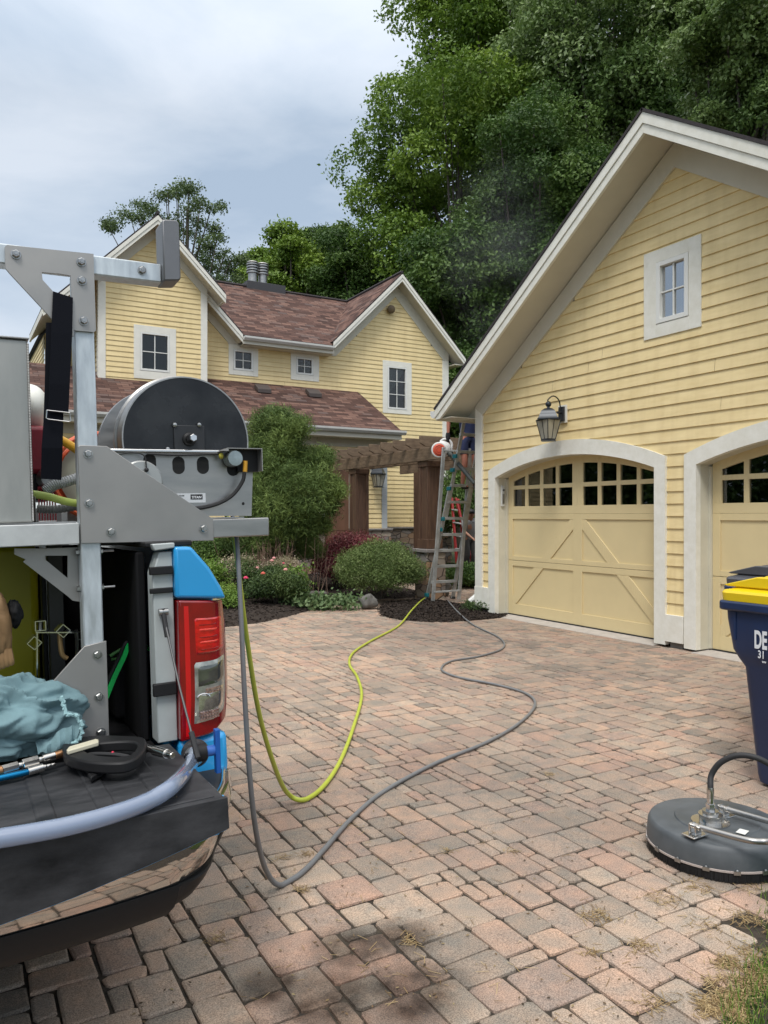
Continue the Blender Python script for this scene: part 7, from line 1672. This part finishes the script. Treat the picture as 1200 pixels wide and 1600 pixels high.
# rocks
rk = mat('grey field stone', (.09, .087, .08), .9, col2=(.20, .19, .175), vscale=7, bump=.6, bscale=20, dist=.02)
def rock(label, px, py, d, s, seed):
    c = PD(px, py, d); mb = MB(); n, m_ = 20, 12; o = Vector((seed, 0, 0))
    for i in range(m_ + 1):
        for k in range(n):
            th = math.pi * i / m_; ph = 2 * math.pi * k / n; dd = Vector((math.sin(th) * math.cos(ph), math.sin(th) * math.sin(ph), math.cos(th))); q = 1 + .35 * noise.noise(dd * 1.3 + o) + .1 * noise.noise(dd * 4 + o)
            mb.v.append((c.x + dd.x * s[0] * q, c.y + dd.y * s[1] * q, max(.02, .06 + s[2] * .5 + dd.z * s[2] * q)))
    for i in range(m_):
        for k in range(n): a_ = i * n + k; b_ = i * n + (k + 1) % n; mb.f.append((a_, a_ + n, b_ + n, b_))
    solo('rock', mb, rk, label, 'rock', sharp=40)
rock('pale grey rock at the foot of the round shrub', 575, 926, 13.1, (.17, .13, .13), 3); rock('flat dark stone in the mulch behind the hostas', 495, 905, 14.6, (.22, .16, .07), 9); rock('rounded stone seen through the lower rungs of the grey ladder', 692, 915, 15.2, (.16, .14, .17), 14)
c = PD(738, 905, 17.0)
bush('ground_plant', 'low dark plants in the border at the end of the passage', (c.x, c.y, .25), (1.0, .5, .3), 'dark', 41, nb=30, leaf=.06, sprigs=60, nl=5)
c = PD(738, 790, 23.0)
bush('tall_shrub', 'tall dark shrub closing the passage behind the workers', (c.x, c.y, 1.9), (1.6, 1.0, 2.1), 'dark', 42, nb=60, leaf=.10, sprigs=90, nl=6)
# weeds at the garage corner
for k, (u, v) in enumerate(((7.62, 10.05), (7.45, 10.2), (7.60, 10.45))):
    bush('weed', ['low weeds under the notch in the corner board', 'weeds in the mulch before the downspout foot', 'weeds behind the downspout foot'][k], (u, v, .06), (.14, .14, .09), 'rose', 50 + k, nb=8, leaf=.04, sprigs=14, nl=4, cat='plant', stems=False, aspect=.4)

# ---- lawn corner, dry needles, litter
rng = np.random.default_rng(21)
def blades(n, px, sig, h, w_, zt=0, lean=.5):
    b_ = px + rng.normal(0, 1, (n, 3)) * sig; b_[:, 2] = zt; a_ = rng.uniform(0, 6.28, n); d = np.stack([np.cos(a_), np.sin(a_), 0 * a_], 1); hh = h * rng.uniform(.5, 1.2, (n, 1)); ww = w_ * rng.uniform(.7, 1.3, (n, 1))
    s_ = np.cross(d, [0, 0, 1]); m_ = b_ + d * hh * lean * .35 + [0, 0, 1] * hh * .6; e_ = b_ + d * hh * lean + [0, 0, 1] * hh
    return np.stack([b_ - s_ * ww, b_ + s_ * ww, m_ + s_ * ww * .7, m_ - s_ * ww * .7, e_ - s_ * ww * .1, e_ + s_ * ww * .1], 1)
G = []
for i in range(14000):
    u = rng.uniform(1.9, 3.6); v = rng.uniform(.9, 2.1)
    if lawn_edge(u, v) > .035 + rng.normal(0, .02): G.append((u, v, 0))
G = np.array(G); B6 = blades(len(G), G, np.array([.01, .01, 0]), .055, .0017, -.01)
V = B6.reshape(-1, 3); base_i = np.arange(len(B6))[:, None] * 6; Q = np.concatenate([base_i + [0, 1, 2, 3], base_i + [3, 2, 5, 4]]); T = np.tile(rng.random(len(B6)), 2)
np_mesh('grass', V, Q, leafmat('grass blades', (.06, .11, .015), (.10, .19, .02), (.17, .29, .035), (.26, .30, .09)), tint=T, kind='stuff', label='green grass growing at the bottom right corner of the paving', cat='grass')
def needles(pts, n_each, sig, ln=(.02, .05)):
    P = []
    for (u, v, k, s) in pts:
        m_ = int(n_each * k * .45); c = np.column_stack([rng.normal(u, s, m_), rng.normal(v, s, m_), rng.uniform(.001, .008, m_)]); P.append(c)
    P = np.concatenate(P); n = len(P); a_ = rng.uniform(0, 6.28, n); l = rng.uniform(*ln, (n, 1)); d = np.stack([np.cos(a_), np.sin(a_), rng.uniform(-.1, .25, n)], 1) * l * .5; s_ = np.cross(d, [0, 0, 1]); s_ /= np.linalg.norm(s_, axis=1)[:, None] + 1e-9; s_ *= .0012
    return np.stack([P - d - s_, P + d - s_, P + d + s_, P - d + s_], 1).reshape(-1, 3)
pts = []
for x, y, k, s in ((1035, 1405, .9, .04), (1085, 1385, .9, .045), (1165, 1380, .9, .045), (1000, 1480, 1.1, .03), (930, 1432, 1.2, .035), (925, 1490, .5, .02), (1165, 1435, 1.2, .035), (1100, 1445, .5, .03), (1025, 1570, .8, .03), (480, 1335, .4, .02), (440, 1340, .4, .02), (340, 1470, .6, .03), (470, 1390, .5, .02), (640, 1470, .5, .02), (800, 1330, .3, .02), (540, 1290, .3, .02), (860, 1210, .4, .02), (700, 1330, .3, .02)):
    p = PZ(x, y); pts.append((p.x, p.y, k, s))
for i in range(60):
    p = PZ(rng.uniform(1100, 1200), rng.uniform(1470, 1600)); 
    if -.04 < lawn_edge(p.x, p.y) < .10: pts.append((p.x, p.y, .5, .022))
for i in range(140):
    p = PZ(rng.uniform(350, 1200), rng.uniform(1250, 1600)); pts.append((p.x, p.y, rng.uniform(.01, .05), .02))
V = needles(pts, 150, 0); Q = np.arange(len(V)).reshape(-1, 4)
np_mesh('pine_needles', V, Q, attr_mat('dry needles', [(0, (.13, .08, .035)), (.5, (.28, .19, .085)), (1, (.45, .34, .18))], .8), tint=rng.random(len(Q)), kind='stuff', label='dry tan pine needles collected in the paver joints', cat='litter')
# small leaves and grit on the paving
pts = []
for i in range(700):
    p = PZ(rng.uniform(200, 1200), rng.uniform(960, 1600)); pts.append((p.x, p.y))
P = np.array([(x, y, rng.uniform(.004, .008)) for x, y in pts]); n = len(P); a_ = rng.uniform(0, 6.28, n); l = rng.uniform(.003, .010, (n, 1)); d = np.stack([np.cos(a_), np.sin(a_), rng.uniform(-.2, .2, n)], 1) * l; s_ = np.stack([-np.sin(a_), np.cos(a_), 0 * a_], 1) * l * .5
V = np.stack([P - d, P - s_, P + d, P + s_], 1).reshape(-1, 3)
np_mesh('leaf_litter', V, np.arange(len(V)).reshape(-1, 4), attr_mat('leaf crumbs', [(0, (.05, .035, .02)), (.6, (.16, .10, .05)), (1, (.30, .24, .12))], .8), tint=rng.random(n), kind='stuff', label='crumbs of dry leaf scattered over the pavers', cat='litter')

# faint drift of dust blown off the garage gutter
mm = bpy.data.materials.new('thin dust'); mm.use_nodes = True; t = mm.node_tree; t.nodes.remove(t.nodes['Principled BSDF'])
pvn = t.nodes.new('ShaderNodeVolumePrincipled'); pvn.inputs['Color'].default_value = (.8, .82, .85, 1)
tcn = t.nodes.new('ShaderNodeTexCoord'); nzn = t.nodes.new('ShaderNodeTexNoise'); nzn.inputs['Scale'].default_value = .8; nzn.inputs['Detail'].default_value = 3; t.links.new(tcn.outputs['Object'], nzn.inputs['Vector'])
mrn = t.nodes.new('ShaderNodeMapRange'); mrn.inputs['From Min'].default_value = .48; mrn.inputs['From Max'].default_value = .75; mrn.inputs['To Max'].default_value = .10; t.links.new(nzn.outputs['Fac'], mrn.inputs['Value'])
mpn = t.nodes.new('ShaderNodeMapping'); mpn.inputs['Location'].default_value = (0, 0, -1); mpn.inputs['Scale'].default_value = (1 / 1.4, 1 / 1.8, 1 / 2.6); t.links.new(tcn.outputs['Object'], mpn.inputs['Vector'])
lnn = t.nodes.new('ShaderNodeVectorMath'); lnn.operation = 'LENGTH'; t.links.new(mpn.outputs[0], lnn.inputs[0])
fan = t.nodes.new('ShaderNodeMapRange'); fan.inputs['From Min'].default_value = .15; fan.inputs['From Max'].default_value = .95; fan.inputs['To Min'].default_value = 1; fan.inputs['To Max'].default_value = 0; t.links.new(lnn.outputs['Value'], fan.inputs['Value'])
mun = t.nodes.new('ShaderNodeMath'); mun.operation = 'MULTIPLY'; t.links.new(mrn.outputs[0], mun.inputs[0]); t.links.new(fan.outputs[0], mun.inputs[1]); mrn.inputs['From Min'].default_value = .38
t.links.new(mun.outputs[0], pvn.inputs['Density']); t.links.new(pvn.outputs[0], t.nodes['Material Output'].inputs['Volume'])
c = PD(775, 400, 17.0); mb = MB(); mb.ball(c, (1.4, 1.8, 2.6), 20, 14)
solo('dust_cloud', mb, mm, 'faint grey drift of dust in front of the dark trees above the blower', 'dust', kind='stuff')
